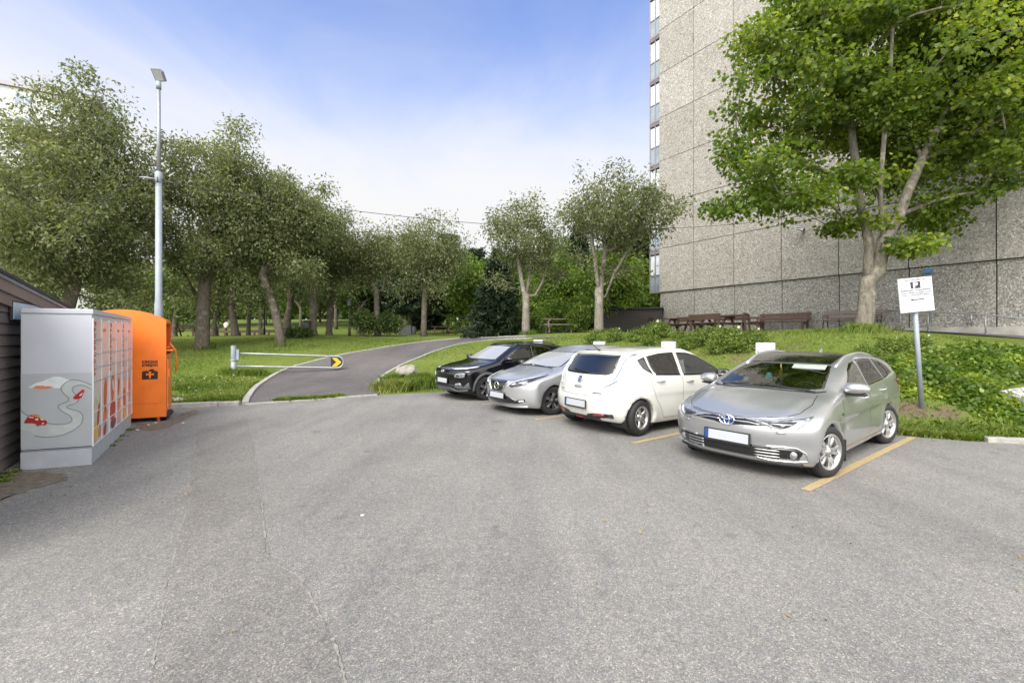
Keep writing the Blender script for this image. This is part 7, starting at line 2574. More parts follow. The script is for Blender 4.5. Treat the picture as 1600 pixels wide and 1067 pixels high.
# ------------------------------------------------------------------ boulder and stones
M_ROCK = mat('granite', (.27, .245, .21), .9, var=.35, scale=5, bump=.7, bscale=25)
def rock(name, label, loc, size, seed, rotz=0.0, flat_=.0):
    bm = bmesh.new(); bmesh.ops.create_icosphere(bm, subdivisions=4, radius=1)
    r_ = random.Random(seed)
    planes = [(Vector((r_.gauss(0, 1), r_.gauss(0, 1), r_.gauss(0, .8))).normalized(), r_.uniform(.62, .9)) for _ in range(13)]
    for v in bm.verts:
        p = v.co.copy()
        for n_, d_ in planes:
            e = p.dot(n_) - d_
            if e > 0: p -= n_ * e * .92
        p += p.normalized() * (mnoise.noise(p * 3 + Vector((seed, 0, 0))) * .05 + mnoise.noise(p * 9) * .02)
        v.co = Vector((p.x * size[0], p.y * size[1], p.z * size[2]))
    me_ = bpy.data.meshes.new(name); bm.to_mesh(me_); bm.free()
    me_.polygons.foreach_set('use_smooth', [False] * len(me_.polygons)); me_.materials.append(M_ROCK)
    o = link(name, me_); o.location = loc; o.rotation_euler = (0, 0, rotz)
    tag(o, label, 'rock')
    return o
bx_, by_, bz_ = at(634, 597)
rock('boulder', 'pale angular boulder in the grass at the right edge of the path', (bx_, by_ + .3, bz_ + .22), (.50, .36, .42), 5, .2)
for k, (a, b, s, lb) in enumerate([(283, 630, .16, 'large pale stone by the kerb right of the orange container'), (268, 629, .12, 'smaller stone tucked against the orange container'), (300, 626, .07, 'small stone on the grass beside the big pale stone')]):
    x, y, z = at(a, b)
    rock('stone', lb, (x, y, z + s * .3), (s * 1.4, s, s * .7), 20 + k, k)
rl2 = random.Random(9)
M_PAPER = mat('white_litter', (.55, .55, .53), .8)
M_LEAFDRY = mat('dry_leaf', (.26, .17, .06), .8, var=.4)
for k, (a, b, lb) in enumerate([(566, 806, 'white scrap lying alone in the middle of the asphalt'), (232, 664, 'pale scrap on the asphalt below the orange container'), (243, 661, 'pale scrap next to the black pipe'), (286, 661, 'white scrap right of the black pipe'), (215, 672, 'pale scrap at the foot of the last locker')]):
    x, y = flat(a, b)
    s = .022 if k == 0 else .03
    mb = MB(); mb.prism([(s * math.cos(t) * rl2.uniform(.6, 1.2), s * math.sin(t) * rl2.uniform(.4, .9)) for t in np.linspace(0, 2 * PI, 9, endpoint=False)], (0, 0, .003), (1, 0, 0), (0, 1, .12), (0, 0, 1), .006)
    o = mb.build('litter_scrap', M_PAPER); o.location = (x, y, .002); tag(o, lb, 'litter')

# ------------------------------------------------------------------ charging posts behind the stalls
M_CHG = mat('white_charger', (.60, .61, .62), .35, var=.03, coat=.3)
CH = 'white car chargers on posts behind the stalls'
row = Vector((-.557, .831, 0)).normalized()
def charger(label):
    t = thing('car_charger', label, 'charger', (0, 0, 0), 0, CH)
    mb = MB(); mb.box((0, .02, .55), (.10, .08, 1.15)); mb.box((0, .02, .01), (.22, .22, .02)); mb.build('post', M_GALVP, t, bevel=.006)
    mb = MB(); mb.box((0, -.08, 1.33), (.36, .12, .56)); c = mb.build('case', M_CHG, t, bevel=.025, seg=3)
    mb = MB(); mb.box((0, .0, 1.33), (.38, .05, .58)); mb.build('back_plate', M_CLADG, c, bevel=.02)
    mb = MB(); mb.box((-.13, -.1425, 1.43), (.035, .006, .05)); mb.box((-.13, -.1425, 1.36), (.03, .006, .02)); mb.build('display', M_TRIM, c)
    mb = MB(); mb.lathe([(.001, .0), (.05, .0), (.05, .05), (.001, .06)], 14, Matrix.Translation((.19, -.06, 1.25)) @ Matrix.Rotation(R(90), 4, 'Y')); mb.tube([(.24, -.06, 1.25), (.26, -.06, 1.0), (.18, -.03, .6), (.08, 0, .75)], .014, 6); mb.build('socket', M_CLAD, c)
    return t
ch0 = charger('white car charger showing above the silver estate car')
for k, (px, pt, Y, lb) in enumerate([(1196.5, 535.5, 9.4, None), (1046, 533.5, 11.7, 'white car charger showing above the white hatchback roof'), (938, 533.5, 13.6, 'white car charger showing above the silver hatchback roof'), (843, 531, 16.0, 'white car charger showing above the black crossover roof')]):
    x = (px - CX) / FOC * Y
    z = zat(pt, Y) - 1.61
    o = ch0 if k == 0 else dup(ch0, (0, 0, 0), 0, lb)
    o.location = (x, Y, z); o.rotation_euler = (0, 0, R(-34))

# ------------------------------------------------------------------ leaning parking sign
sx_, sy_, sz_ = at(1440, 637)
sgn_ = thing('parking_sign', 'leaning white reserved parking sign with a black P and arrow on a grey pole', 'sign', (sx_, sy_, sz_))
tp = Vector(((1430 - CX) / FOC * sy_ - sx_, 0, zat(488, sy_) - sz_))
tdir = tp.normalized()
mb = MB(); mb.tube([tdir * -.1, tdir * (tp.length + .45)], .038, 16); mb.build('pole', M_GALVP, sgn_)
M_SIGNW = mat('white_sign_face', (.58, .58, .59), .35, var=.03); M_SIGNK = mat('sign_black', (.02, .02, .022), .4)
def sgp(px, py): return Vector(((px - CX) / FOC * sy_ - sx_, -.06, zat(py, sy_) - sz_))
TLc, TRc, BLc, BRc = sgp(1398, 437.2), sgp(1450.2, 430.6), sgp(1402.3, 490), sgp(1454.5, 486.5)
SU = ((TRc - TLc) + (BRc - BLc)).normalized(); SW = ((TLc - BLc) + (TRc - BRc)); SW = (SW - SU * SW.dot(SU)).normalized(); SD = SU.cross(SW).normalized()
if SD.y > 0: SD = -SD
SCt = (TLc + TRc + BLc + BRc) / 4; SWd = (TRc - TLc).length; SHt = (TLc - BLc).length
q_ = Matrix((SU, SW, SD)).transposed()
mb = MB(); mb.box(SCt, (SWd, SHt, .02), q_); brd = mb.build('board', M_SIGNW, sgn_, bevel=.004)
def st_(u, v): return SCt + SU * (u - .5) * SWd + SW * (.5 - v) * SHt + SD * .0105
mb = MB()
def sline(u0, u1, v, h): mb.prism([((u0 - .5) * SWd, (.5 - v) * SHt), ((u1 - .5) * SWd, (.5 - v) * SHt), ((u1 - .5) * SWd, (.5 - v - h) * SHt), ((u0 - .5) * SWd, (.5 - v - h) * SHt)], SCt + SD * .0102, SU, SW, SD, .0012)
sline(.0, 1, .555, .009); sline(0, 1, .72, .009); mb.build('divider', M_SIGNK, brd)
mb = MB(); mb.prism([(-.15 * SWd, (.5 - .115) * SHt), (.145 * SWd, (.5 - .115) * SHt), (.145 * SWd, (.5 - .315) * SHt), (-.145 * SWd, (.5 - .315) * SHt)], SCt + SD * .0102, SU, SW, SD, .0012); pb = mb.build('symbol_square', M_SIGNK, brd)
def ctext(txt, u, v, width, h, m, nm, par, bold=.0, lift=.0):
    V, F = text_mesh(txt, 1.0, bold)
    xs = [p.x for p in V]; ys = [p.y for p in V]
    a = width * SWd / (max(xs) - min(xs)); b = h * SHt / (max(ys) - min(ys))
    mb = MB(); O = st_(u, v)
    mb.add([O + SU * ((p.x - (max(xs) + min(xs)) / 2) * a) + SW * ((p.y - min(ys)) * b) + SD * (.001 + lift + p.z * .3) for p in V], F)
    return mb.build(nm, m, par)
ctext('P', .5, .30, .145, .17, M_SIGNW, 'letter', brd, .05, .0012)
ctext('Ammerudlia brl', .5, .085, .60, .055, M_SIGNK, 'lettering', brd, .012)
ctext('RESERVERT PARKERING', .5, .388, .90, .046, M_SIGNK, 'lettering', brd, .022)
ctext('Kun etter avtale med', .5, .456, .86, .048, M_SIGNK, 'lettering', brd, .022)
ctext('parkeringstillatelse.', .5, .528, .80, .052, M_SIGNK, 'lettering', brd, .02)
mb = MB(); mb.prism([(-.20 * SWd, -.14 * SHt), (-.11 * SWd, -.105 * SHt), (-.11 * SWd, -.126 * SHt), (.22 * SWd, -.126 * SHt), (.22 * SWd, -.156 * SHt), (-.11 * SWd, -.156 * SHt), (-.11 * SWd, -.177 * SHt)], SCt + SD * .0102, SU, SW, SD, .0015); mb.build('arrow', M_SIGNK, brd)
M_FAINT = mat('faint_print', (.44, .45, .47), .4)
mb = MB()
for k in range(5): sline(.04, .96 - .1 * (k % 2), .765 + k * .038, .012)
mb.build('faint_lettering', M_FAINT, brd)
mb = MB(); mb.tube([SCt + SW * SHt * .30 - SD * .012, SCt + SW * SHt * .30 - SD * .06], .05, 10); mb.tube([SCt - SW * SHt * .30 - SD * .012, SCt - SW * SHt * .30 - SD * .06], .05, 10); mb.build('bracket', M_GALV, sgn_)

# ------------------------------------------------------------------ benches and tables on the terrace
M_BWOOD = wood_mat('red_brown_timber', (.058, .034, .024), (.115, .070, .050))
M_GWOOD = wood_mat('weathered_timber', (.13, .10, .085), (.22, .18, .15))
SEATS = 'timber seats and tables on the terrace below the tower'
def table(label, mat_=None, rz=0.0, loc=None, back=(True, False), L=1.75, group=SEATS, name='picnic_table'):
    """picnic table joined to two benches; the benches may have backs"""
    m = mat_ or M_BWOOD
    t = thing(name, label, 'picnic table', loc or (0, 0, 0), rz, group)
    mb = MB()
    for k in range(5):
        mb.box((0, -.29 + k * .145, .755), (L, .135, .045))
    mb.build('table_top', m, t, bevel=.006)
    for sgn in (-1, 1):
        mb = MB()
        for k in range(2):
            mb.box((0, sgn * (.66 + k * .145), .45), (L, .135, .045))
        mb.build('seat', m, t, bevel=.006)
        if back[0 if sgn < 0 else 1]:
            mb = MB()
            for k in range(2):
                mb.box((0, sgn * .90, .66 + k * .15), (L, .04, .135))
            mb.build('backrest', m, t, bevel=.006)
            for x in (-L / 2 + .12, L / 2 - .12):
                mb = MB(); mb.box((x, sgn * .865, .42), (.13, .06, .84)); mb.build('back_post', m, t, bevel=.005)
    for x in (-L / 2 + .3, L / 2 - .3):
        mb = MB()
        mb.bar((x, -.18, .73), (x, -.58, .0), .06, .12); mb.bar((x, .18, .73), (x, .58, .0), .06, .12)
        mb.box((x + .065, 0, .40), (.06, 1.62, .12)); mb.box((x + .065, 0, .69), (.06, .72, .08))
        mb.build('leg_frame', m, t, bevel=.005)
    return t
def seat_bench(label, loc, rz, L=1.5, m=None, iron=False, arm=True, group=SEATS):
    m = m or M_BWOOD
    t = thing('park_bench', label, 'bench', loc, rz, group)
    mb = MB()
    for k in range(3):
        mb.box((0, -.20 + k * .155, .44), (L, .14, .04))
    mb.build('seat', m, t, bevel=.005)
    mb = MB(); q = Matrix.Rotation(R(-12), 3, 'X')
    for k in range(2 if not iron else 2):
        mb.box((0, .27 + k * .03, .60 + k * .18), (L, .04, .15), q)
    mb.build('backrest', m, t, bevel=.005)
    for x in (-L / 2 + .16, L / 2 - .16):
        mb = MB()
        if iron:
            mb.tube([(x, -.30, 0), (x, -.24, .22), (x, -.20, .42), (x, .20, .42), (x, .27, .60), (x, .34, .86)], .022, 8); mb.tube([(x, .34, 0), (x, .22, .22), (x, .20, .42)], .022, 8)
            mb.tube([(x, -.20, .42), (x, -.28, .56), (x, -.18, .63), (x, .27, .63)], .018, 8)
        else:
            mb.box((x, -.22, .21), (.09, .09, .42)); mb.bar((x, .24, 0), (x, .34, .88), .09, .07); mb.box((x, .02, .36), (.07, .5, .09))
            if arm: mb.box((x, .0, .64), (.09, .58, .04)); mb.box((x, -.22, .53), (.08, .08, .2))
        mb.build('leg_frame', M_DARKST if iron else m, t, bevel=.0 if iron else .005)
    return t
WANG = math.atan2(BT.y, BT.x)
def tspot(px, Y):
    x, y, z = spot(px, Y)
    return (x, y, z)
seat_bench('brown bench at the left end of the terrace against the dark shed', tspot(1024, 25.6), WANG + 2.6, 1.5)
table('long brown table with one backed seat, left of the terrace group', None, WANG + .05, tspot(1064, 24.0), (False, True), 1.7)
table('brown table with a backed seat on each side in the middle of the terrace', None, WANG - .15, tspot(1120, 22.0), (True, True), 1.9)
seat_bench('heavy brown armchair-like bench facing the tables, in front of the long bench', tspot(1178, 20.6), WANG + 1.9, 1.3)
seat_bench('long plain brown bench against the tower wall left of the maple', tspot(1221, 20.9), WANG + PI * 0, 2.3, arm=False)
seat_bench('slatted bench with black iron legs behind the maple trunk', tspot(1330, 18.5), WANG, 2.2, M_GWOOD, True)
# dark shed beyond the tower corner
ds_x, ds_y, ds_z = spot(985, 27.5)
dsh = thing('dark_shed', 'low dark brown flat-roofed shed at the tower corner', 'shed', (ds_x, ds_y, ds_z), R(-20))
M_DKPL = wood_mat('dark_shed_boards', (.022, .018, .016), (.045, .037, .033), (1, 1, 12))
zs = zat(484, 27.5) - ds_z
w_ = 95 / FOC * 27.5
mb = MB()
k = 0
zz = -.2
while zz < zs - .1:
    mb.box((0, 0, zz + .07), (w_ - .02 * (k % 2), 2.6 - .02 * (k % 2), .135)); zz += .14; k += 1
mb.build('board_wall', M_DKPL, dsh)
mb = MB(); mb.box((0, 0, zs), (w_ + .16, 2.8, .09)); mb.build('roof', M_ROOF, dsh, bevel=.01)
mb = MB(); mb.box((w_ * .18, -1.32, zs * .48), (.03, .03, zs * .9)); mb.box((w_ * .49, -1.32, zs * .48), (.05, .05, zs * .92)); mb.build('corner_board', M_DKPL, dsh)
table('grey weathered picnic table under the slender forked tree', M_GWOOD, .1, tspot(872, 24.5), (False, False), 1.8, 'picnic tables on the lawn')
for px, Y, lb in ((292, 34, 'brown picnic table at the left edge of the lawn behind the orange container'), (690, 42, 'brown picnic table far off right of the round-crowned tree'), (722, 42.5, 'brown picnic table far off left of the dark spruce')):
    table(lb, None, .2, tspot(px, Y), (px < 300, False), 1.9, 'picnic tables on the lawn')

# ------------------------------------------------------------------ things far out on the lawn
M_BIN = mat('bin_grey', (.05, .053, .055), .6)
def bin_(label, px, Y, w, h, box=False):
    x, y, z = spot(px, Y)
    t = thing('litter_bin' if not box else 'refuse_container', label, 'bin', (x, y, z))
    mb = MB()
    if box: mb.box((0, 0, h / 2), (w, w * .8, h))
    else: mb.tube([(0, 0, 0), (0, 0, h * .9)], [w * .46, w * .5], 16)
    mb.build('body', M_BIN, t, bevel=.02)
    mb = MB()
    if box: mb.box((0, 0, h + .04), (w * 1.04, w * .84, .08))
    else: mb.lathe([(w * .52, h * .9), (w * .5, h * .97), (w * .3, h * 1.03), (.01, h * 1.04)], 16)
    mb.build('lid', M_DARKST, t, bevel=.02 if box else 0)
    return t
bin_('black litter bin beside the straight-trunked tree on the lawn', 479, 28.2, .48, .95)
bin_('square dark grey refuse container between two black bins', 636, 44, 1.0, .95, True)
bin_('slim black bin left of the square grey container', 626, 44, .5, .9)
bin_('slim black bin right of the square grey container', 646, 44, .55, .85)
def park_lamp(label, px, Y, ptop):
    x, y, z = spot(px, Y)
    t = thing('park_lamp', label, 'lamp post', (x, y, z), 0, 'black park lamps on the lawn')
    h = zat(ptop, Y) - z
    mb = MB(); mb.tube([(0, 0, -.1), (0, 0, .5), (0, 0, .52), (0, 0, h - .5)], [.085, .08, .05, .04], 12); mb.build('pole', M_DARKST, t)
    mb = MB(); mb.lathe([(.05, h - .5), (.13, h - .46), (.16, h - .16), (.15, h - .14)], 8, None, 0, False); mb.build('lantern', mat('lantern_glass', (.06, .065, .06), .2), t)
    mb = MB(); mb.lathe([(.19, h - .15), (.17, h - .10), (.05, h), (.001, h + .05)], 12); mb.build('lantern_cap', M_DARKST, t)
    return t
park_lamp('black park lamp left of the two dark shrubs', 546, 29.0, 467)
park_lamp('black park lamp standing left of the leaning tree', 413, 33.0, 468)
# low dark fence and long seat behind the trunks
fx0, fx1 = spot(330, 40), spot(465, 40)
lf_ = thing('low_fence', 'long low dark timber rail behind the trunks on the left lawn', 'fence', fx0)
mb = MB()
n_ = 7
for k in range(n_):
    f = k / (n_ - 1)
    p = Vector(fx0).lerp(Vector(fx1), f) - Vector(fx0)
    mb = MB(); mb.box((p.x, p.y, gz(fx0[0] + p.x, fx0[1] + p.y) - fx0[2] + .25), (.12, .12, .62)); mb.build('post', M_BWOOD, lf_)
mb = MB(); a_ = Vector((0, 0, .5)); b_ = Vector(fx1) - Vector(fx0) + Vector((0, 0, .5)); mb.bar(a_, b_, .10, .26); mb.build('rail', M_BWOOD, lf_)

# person walking far off
wx_, wy_, wz_ = spot(353, 44)
H_ = 1.72
M_SHIRT = mat('white_shirt', (.70, .70, .70), .9, var=.06); M_TROUS = mat('dark_trousers', (.014, .015, .02), .9); M_SKIN = mat('skin', (.42, .24, .17), .6, var=.06); M_HAIR = mat('dark_hair', (.02, .014, .010), .7)
per = thing('person', 'person in a white top and dark trousers walking across the far left lawn', 'person', (wx_, wy_, wz_), R(70))
def skin_mesh(name, chains, mats, parent, root_i=0, sub=2):
    V, E, Rr = [], [], []
    key = {}
    for ch in chains:
        prev = None
        for (x, y, z, r) in ch:
            k = (round(x, 3), round(y, 3), round(z, 3))
            if k not in key:
                key[k] = len(V); V.append((x, y, z)); Rr.append(r)
            if prev is not None and prev != key[k]: E.append((prev, key[k]))
            prev = key[k]
    me_ = bpy.data.meshes.new(name); me_.from_pydata(V, E, [])
    o = link(name, me_, parent)
    sm = o.modifiers.new('skin', 'SKIN'); sm.use_smooth_shade = True
    for i, r in enumerate(Rr):
        me_.skin_vertices[0].data[i].radius = (r if not isinstance(r, tuple) else r[0], r if not isinstance(r, tuple) else r[1])
    me_.skin_vertices[0].data[root_i].use_root = True
    ss = o.modifiers.new('sub', 'SUBSURF'); ss.levels = sub; ss.render_levels = sub
    dg = bpy.context.evaluated_depsgraph_get(); dg.update()
    m2 = bpy.data.meshes.new_from_object(o.evaluated_get(dg))
    o.modifiers.clear(); o.data = m2
    m2.materials.clear(); m2.materials.append(mats)
    m2.polygons.foreach_set('use_smooth', [True] * len(m2.polygons))
    return o
# mid-stride, facing local +x
body_ch = [[(0, 0, .93, (.14, .11)), (.01, 0, 1.10, (.14, .11)), (.02, 0, 1.28, (.16, .12)), (.03, 0, 1.42, (.12, .09)), (.04, 0, 1.50, .055), (.06, 0, 1.58, .085), (.065, 0, 1.66, .095), (.055, 0, 1.72, .06)],
           [(0, 0, .93, (.14, .11)), (.06, .09, .86, .085), (.20, .10, .50, .058), (.27, .10, .12, .042), (.36, .10, .05, .035), (.44, .10, .03, .02)],
           [(0, 0, .93, (.14, .11)), (-.05, -.09, .86, .085), (-.12, -.10, .48, .058), (-.30, -.10, .16, .042), (-.24, -.10, .06, .033), (-.17, -.10, .03, .02)],
           [(.03, 0, 1.42, (.12, .09)), (.02, .18, 1.40, .062), (-.06, .23, 1.14, .045), (.02, .24, .90, .034), (.05, .24, .82, .032), (.06, .24, .74, .014)],
           [(.03, 0, 1.42, (.12, .09)), (.03, -.18, 1.40, .062), (.06, -.24, 1.14, .045), (.22, -.22, .95, .034), (.28, -.21, .90, .032), (.34, -.20, .86, .014)]]
skin_mesh('body', body_ch, M_SKIN, per)
skin_mesh('shirt', [[(0, 0, .90, (.165, .135)), (.01, 0, 1.10, (.16, .13)), (.02, 0, 1.28, (.18, .14)), (.03, 0, 1.43, (.13, .10))], [(.03, 0, 1.43, (.13, .10)), (.02, .18, 1.41, .078), (-.05, .225, 1.17, .062)], [(.03, 0, 1.43, (.13, .10)), (.03, -.18, 1.41, .078), (.055, -.235, 1.17, .062)]], M_SHIRT, per)
skin_mesh('trousers', [[(0, 0, .95, (.155, .125)), (.06, .09, .85, .10), (.20, .10, .50, .074), (.265, .10, .14, .058)], [(0, 0, .95, (.155, .125)), (-.05, -.09, .85, .10), (-.12, -.10, .48, .074), (-.29, -.10, .18, .058)]], M_TROUS, per)
mb = MB(); mb.lathe([(.001, .11), (.06, .10), (.098, .04), (.104, -.02), (.09, -.09), (.06, -.12)], 16, Matrix.Translation((.045, 0, 1.665))); mb.build('hair', M_HAIR, per)
# ------------------------------------------------------------------ grass, ground cover and bushes
M_GRASS = leaf_mat('grass_blade', (.075, .125, .014), (.15, .22, .03), (.30, .32, .10), .32)
M_COVER = leaf_mat('ground_cover_leaf', (.040, .085, .008), (.105, .185, .016), (.30, .36, .045), .38)
M_ROSE = leaf_mat('rose_leaf', (.060, .105, .018), (.135, .20, .035), (.28, .33, .09), .38)
M_SHRUB = leaf_mat('dark_shrub_leaf', (.022, .045, .010), (.060, .095, .020), (.15, .18, .05), .28)
M_PETAL = mat('white_petal', (.55, .52, .48), .7, var=.08)


def scatter(n, poly, seed, noise_s=.5, thr=None):
    r_ = np.random.default_rng(seed)
    P = np.array(poly); a, b = P.min(0), P.max(0)
    out = np.zeros((0, 2))
    while len(out) < n:
        q = r_.uniform(a, b, (n * 2, 2))
        q = q[inside(q, poly)]
        if thr is not None:
            w = np.array([mnoise.noise(Vector((x * noise_s, y * noise_s, seed))) for x, y in q])
            q = q[w + r_.normal(0, .12, len(q)) > thr]
        out = np.vstack([out, q])
    return out[:n]


def blades(name, P2, hgt, wid, seed, mat_=None, lean=.5, zoff=0.0, tone=0.0):
    r_ = np.random.default_rng(seed)
    n = len(P2)
    z = ground_z(P2) + zoff
    base = np.column_stack([P2, np.maximum(z, 0) - .01])
    a = r_.uniform(0, 2 * PI, n)
    h = hgt * r_.uniform(.45, 1.25, n)
    w = wid * r_.uniform(.6, 1.3, n)
    side = np.column_stack([np.cos(a), np.sin(a), np.zeros(n)]) * w[:, None] / 2
    ln = r_.normal(0, lean, (n, 2)) * h[:, None]
    mid = base + np.column_stack([ln * .35, h * .6])
    tip = base + np.column_stack([ln, h * (1 - .25 * np.minimum(1, (ln ** 2).sum(1) / (h ** 2 + 1e-9)))])
    V = np.stack([base - side, base + side, mid + side * .7, tip, mid - side * .7], 1).reshape(-1, 3)
    me_ = bpy.data.meshes.new(name)
    me_.vertices.add(n * 5); me_.vertices.foreach_set('co', V.ravel().astype(np.float32))
    me_.loops.add(n * 5); me_.loops.foreach_set('vertex_index', np.arange(n * 5, dtype=np.int32))
    me_.polygons.add(n); me_.polygons.foreach_set('loop_start', np.arange(0, n * 5, 5, dtype=np.int32))
    big = np.array([mnoise.noise(Vector((x * .6, y * .6, 7))) for x, y in P2]) * .55
    rv = np.clip(r_.normal(.45 + tone, .2, n) + big, 0, 1)
    at2 = me_.attributes.new('leaf_rand', 'FLOAT', 'POINT'); at2.data.foreach_set('value', np.repeat(rv, 5).astype(np.float32))
    me_.materials.append(mat_ or M_GRASS); me_.update(calc_edges=True)
    return link(name, me_)


def off_path(P):
    return P[~(inside(P, PATH_POLY) & (poly_dist(P, PATH_POLY) > .02)) & (poly_dist(P, PATH_POLY) > .05) & ~inside(P, LOT)]


# lawn on both sides of the path
LAWN_L = [(-26, 14), (-14, 8.9), (-9.9, 9.3), (-7.8, 10.2), (-6.5, 10.65), (-7.4, 12.5), (-8.3, 14.7), (-8.8, 16.7), (-8.5, 18.3), (-7.7, 20.4), (-6.6, 22.7), (-5.4, 24.7), (-4.5, 27), (-24, 27)]
LAWN_R = [(-3.6, 12.4), (-2.2, 13.0), (-.6, 14.0), (.9, 14.9), (1.9, 14.4), (3.4, 12.2), (5.0, 9.8), (6.5, 7.6), (7.2, 7.1), (8, 6.9), (9.4, 6.5), (13, 5.2), (14, 12), (11, 16), (7, 21), (3, 21.5), (.5, 20.8), (-2.2, 22.5), (-3.0, 22), (-3.8, 20), (-4.3, 18.6), (-4.6, 17), (-4.5, 14.5)]
g = off_path(scatter(70000, LAWN_L, 1)); struct(blades('lawn_grass', g, .065, .020, 1, lean=.6), 'stuff')
g = off_path(scatter(55000, LAWN_R, 2)); struct(blades('lawn_grass', g, .06, .018, 2, lean=.6, tone=.12), 'stuff')
# long grass along the kerbs, round the boulder and at the foot of the posts
edge = []
def along(pts, n, wd, seed, off=0.0):
    r_ = np.random.default_rng(seed)
    Q = resample(pts, 200)
    T = np.gradient(Q, axis=0); T /= np.linalg.norm(T, axis=1)[:, None]
    Nn = np.stack([-T[:, 1], T[:, 0]], 1)
    i = r_.integers(0, 200, n)
    return Q[i] + Nn[i] * (np.abs(r_.normal(0, wd, n)) + off)[:, None] + r_.normal(0, .02, (n, 2))
e1 = along([(-9.9, 9.15), (-7.81, 10.1), (-6.6, 10.55)], 5000, .35, 3, .06)
e2 = along([(-6.55, 10.7), (-7.5, 12.5), (-8.4, 14.7)], 5000, .45, 4, .1)
near = scatter(9000, [(-9.6, 9.5), (-6.7, 10.7), (-7.6, 12.6), (-8.7, 15), (-11, 15)], 5, .9, -.1)
struct(blades('long_grass', off_path(np.vstack([e1, e2, near])), .15, .022, 6, lean=.5, tone=.05), 'stuff')
e3 = np.vstack([along([(6.4, 7.4), (7.1, 7.0), (7.4, 6.95)], 4500, .25, 7, -.05), along([(7.35, 6.95), (7.95, 6.8), (9.3, 6.38), (13, 5.1)], 5500, .25, 7, .13)])
e4 = along([(1.75, 14.4), (3.2, 12.1), (4.85, 9.7), (6.35, 7.4)], 6000, .25, 8, -.05)
def tuft(cx, cy, rx, ry, n, seed):
    r_ = np.random.default_rng(seed)
    q = r_.normal(0, .5, (n, 2)) * np.array([rx, ry])
    return q + np.array([cx, cy])
struct(blades('long_grass', np.vstack([e3, e4]), .13, .018, 9, lean=.6, tone=.1), 'stuff')
bq = [at(*p) for p in [(605, 612), (625, 611), (648, 608), (668, 604), (615, 600), (680, 606), (655, 600)]]
bs = np.vstack([tuft(x, y + .12, .34, .28, 1500, 30 + k) for k, (x, y, z) in enumerate(bq)])
bs = bs[~inside(bs, LOT) | (poly_dist(bs, LOT) < .12)]
struct(blades('boulder_grass', bs, .34, .022, 31, lean=.45, tone=.05), 'stuff')
wd = [flat(*p) for p in [(440, 627.5), (452, 626), (462, 625.5), (478, 625), (492, 624), (508, 623), (520, 621.5), (532, 620.5)]]
ws = np.vstack([tuft(x, y, .16, .05, 260 if k % 2 else 420, 50 + k) for k, (x, y) in enumerate(wd)])
struct(blades('kerb_weeds', ws, .13, .02, 52, lean=.6, tone=.1), 'stuff')
lw = [flat(*p) for p in [(176, 690), (186, 682), (200, 672), (170, 697), (8, 745), (18, 738), (3, 752)]]
ws = np.vstack([tuft(x, y, .07, .05, 160, 70 + k) for k, (x, y) in enumerate(lw)])
struct(blades('locker_moss', ws, .045, .015, 72, lean=.8, tone=.15), 'stuff')
bp0 = at(363, 590)
ws = np.vstack([tuft(bxp + dx, byp + dy, .25, .2, 500, 80 + k) for k, (dx, dy) in enumerate([(.1, -.1), (.5, .0), (.9, .1), (-.2, 0)])] + [tuft(T[0], T[1], .4, .4, 500, 90 + k) for k, T in enumerate([(-15.3, 22), (-11.6, 22.2), (10.4, 12.8), (10.0, 12.7), (.9, 23.3), (4.1, 20.7)])])
struct(blades('post_grass', ws, .26, .018, 82, lean=.4), 'stuff')
# clover heads in the near grass
r_ = np.random.default_rng(4)
mb = MB()
for x, y in off_path(scatter(70, [(-9.6, 9.6), (-6.8, 10.9), (-7.8, 13), (-8.8, 15.6), (-10.6, 15)], 12)):
    z = gz(x, y) + r_.uniform(.05, .14); s = .016
    mb.add([(x + s, y, z), (x - s, y, z), (x, y + s, z), (x, y - s, z), (x, y, z + s), (x, y, z - s)], [(0, 2, 4), (2, 1, 4), (1, 3, 4), (3, 0, 4), (2, 0, 5), (1, 2, 5), (3, 1, 5), (0, 3, 5)])
struct(mb.build('clover_heads', M_PETAL), 'stuff')

# leafy ground cover on the bank
COVER = [at(*p, y0=6.9)[:2] for p in [(1372, 600), (1385, 568), (1400, 554), (1430, 551), (1475, 543), (1530, 541), (1600, 547)]]
COVER = COVER + [(15.5, 12.2), (15.5, 7.0), (12, 6.2), (9.4, 6.9), (8.6, 7.25), (8.05, 7.5), (7.95, 8.2), (7.3, 8.5), (6.6, 8.7)]
PV = [at(*p, y0=6.9)[:2] for p in [(1562, 621), (1600, 606), (1680, 600), (1660, 645), (1600, 634)]]
r_ = np.random.default_rng(8)
def cover(name, n, poly, hmax, size, seed, noise_s=1.1, kind='oval', mat_=None, tone=0.0):
    P2 = scatter(n, poly, seed)
    P2 = P2[~inside(P2, PV) & (poly_dist(P2, PV) > .10)]
    P2 = P2[~inside(P2, LOT)]
    P2 = P2[np.hypot(P2[:, 0] - 7.45, P2[:, 1] - 8.0) > .30]
    n = len(P2)
    rr = np.random.default_rng(seed)
    hn = np.array([mnoise.noise(Vector((x * noise_s, y * noise_s, 2.0))) + .5 * mnoise.noise(Vector((x * 2.7, y * 2.7, 5))) for x, y in P2])
    ed = np.clip(poly_dist(P2, poly) / .4, .15, 1)
    top = hmax * np.clip(.45 + .8 * hn, .12, 1.2) * ed
    z = ground_z(P2) + top * rr.uniform(.15, 1.0, n) ** .5
    cl = np.array([mnoise.noise(Vector((x * 1.6, y * 1.6, 11))) for x, y in P2]) * .75 + tone
    me_ = leaves_mesh(name, np.column_stack([P2, z]), (0, -.25, 1.5), size, .72, kind, mat_ or M_COVER, seed, -.02, cl)
    return struct(link(name, me_), 'stuff')
cover('ground_cover', 42000, COVER, .30, .070, 13)
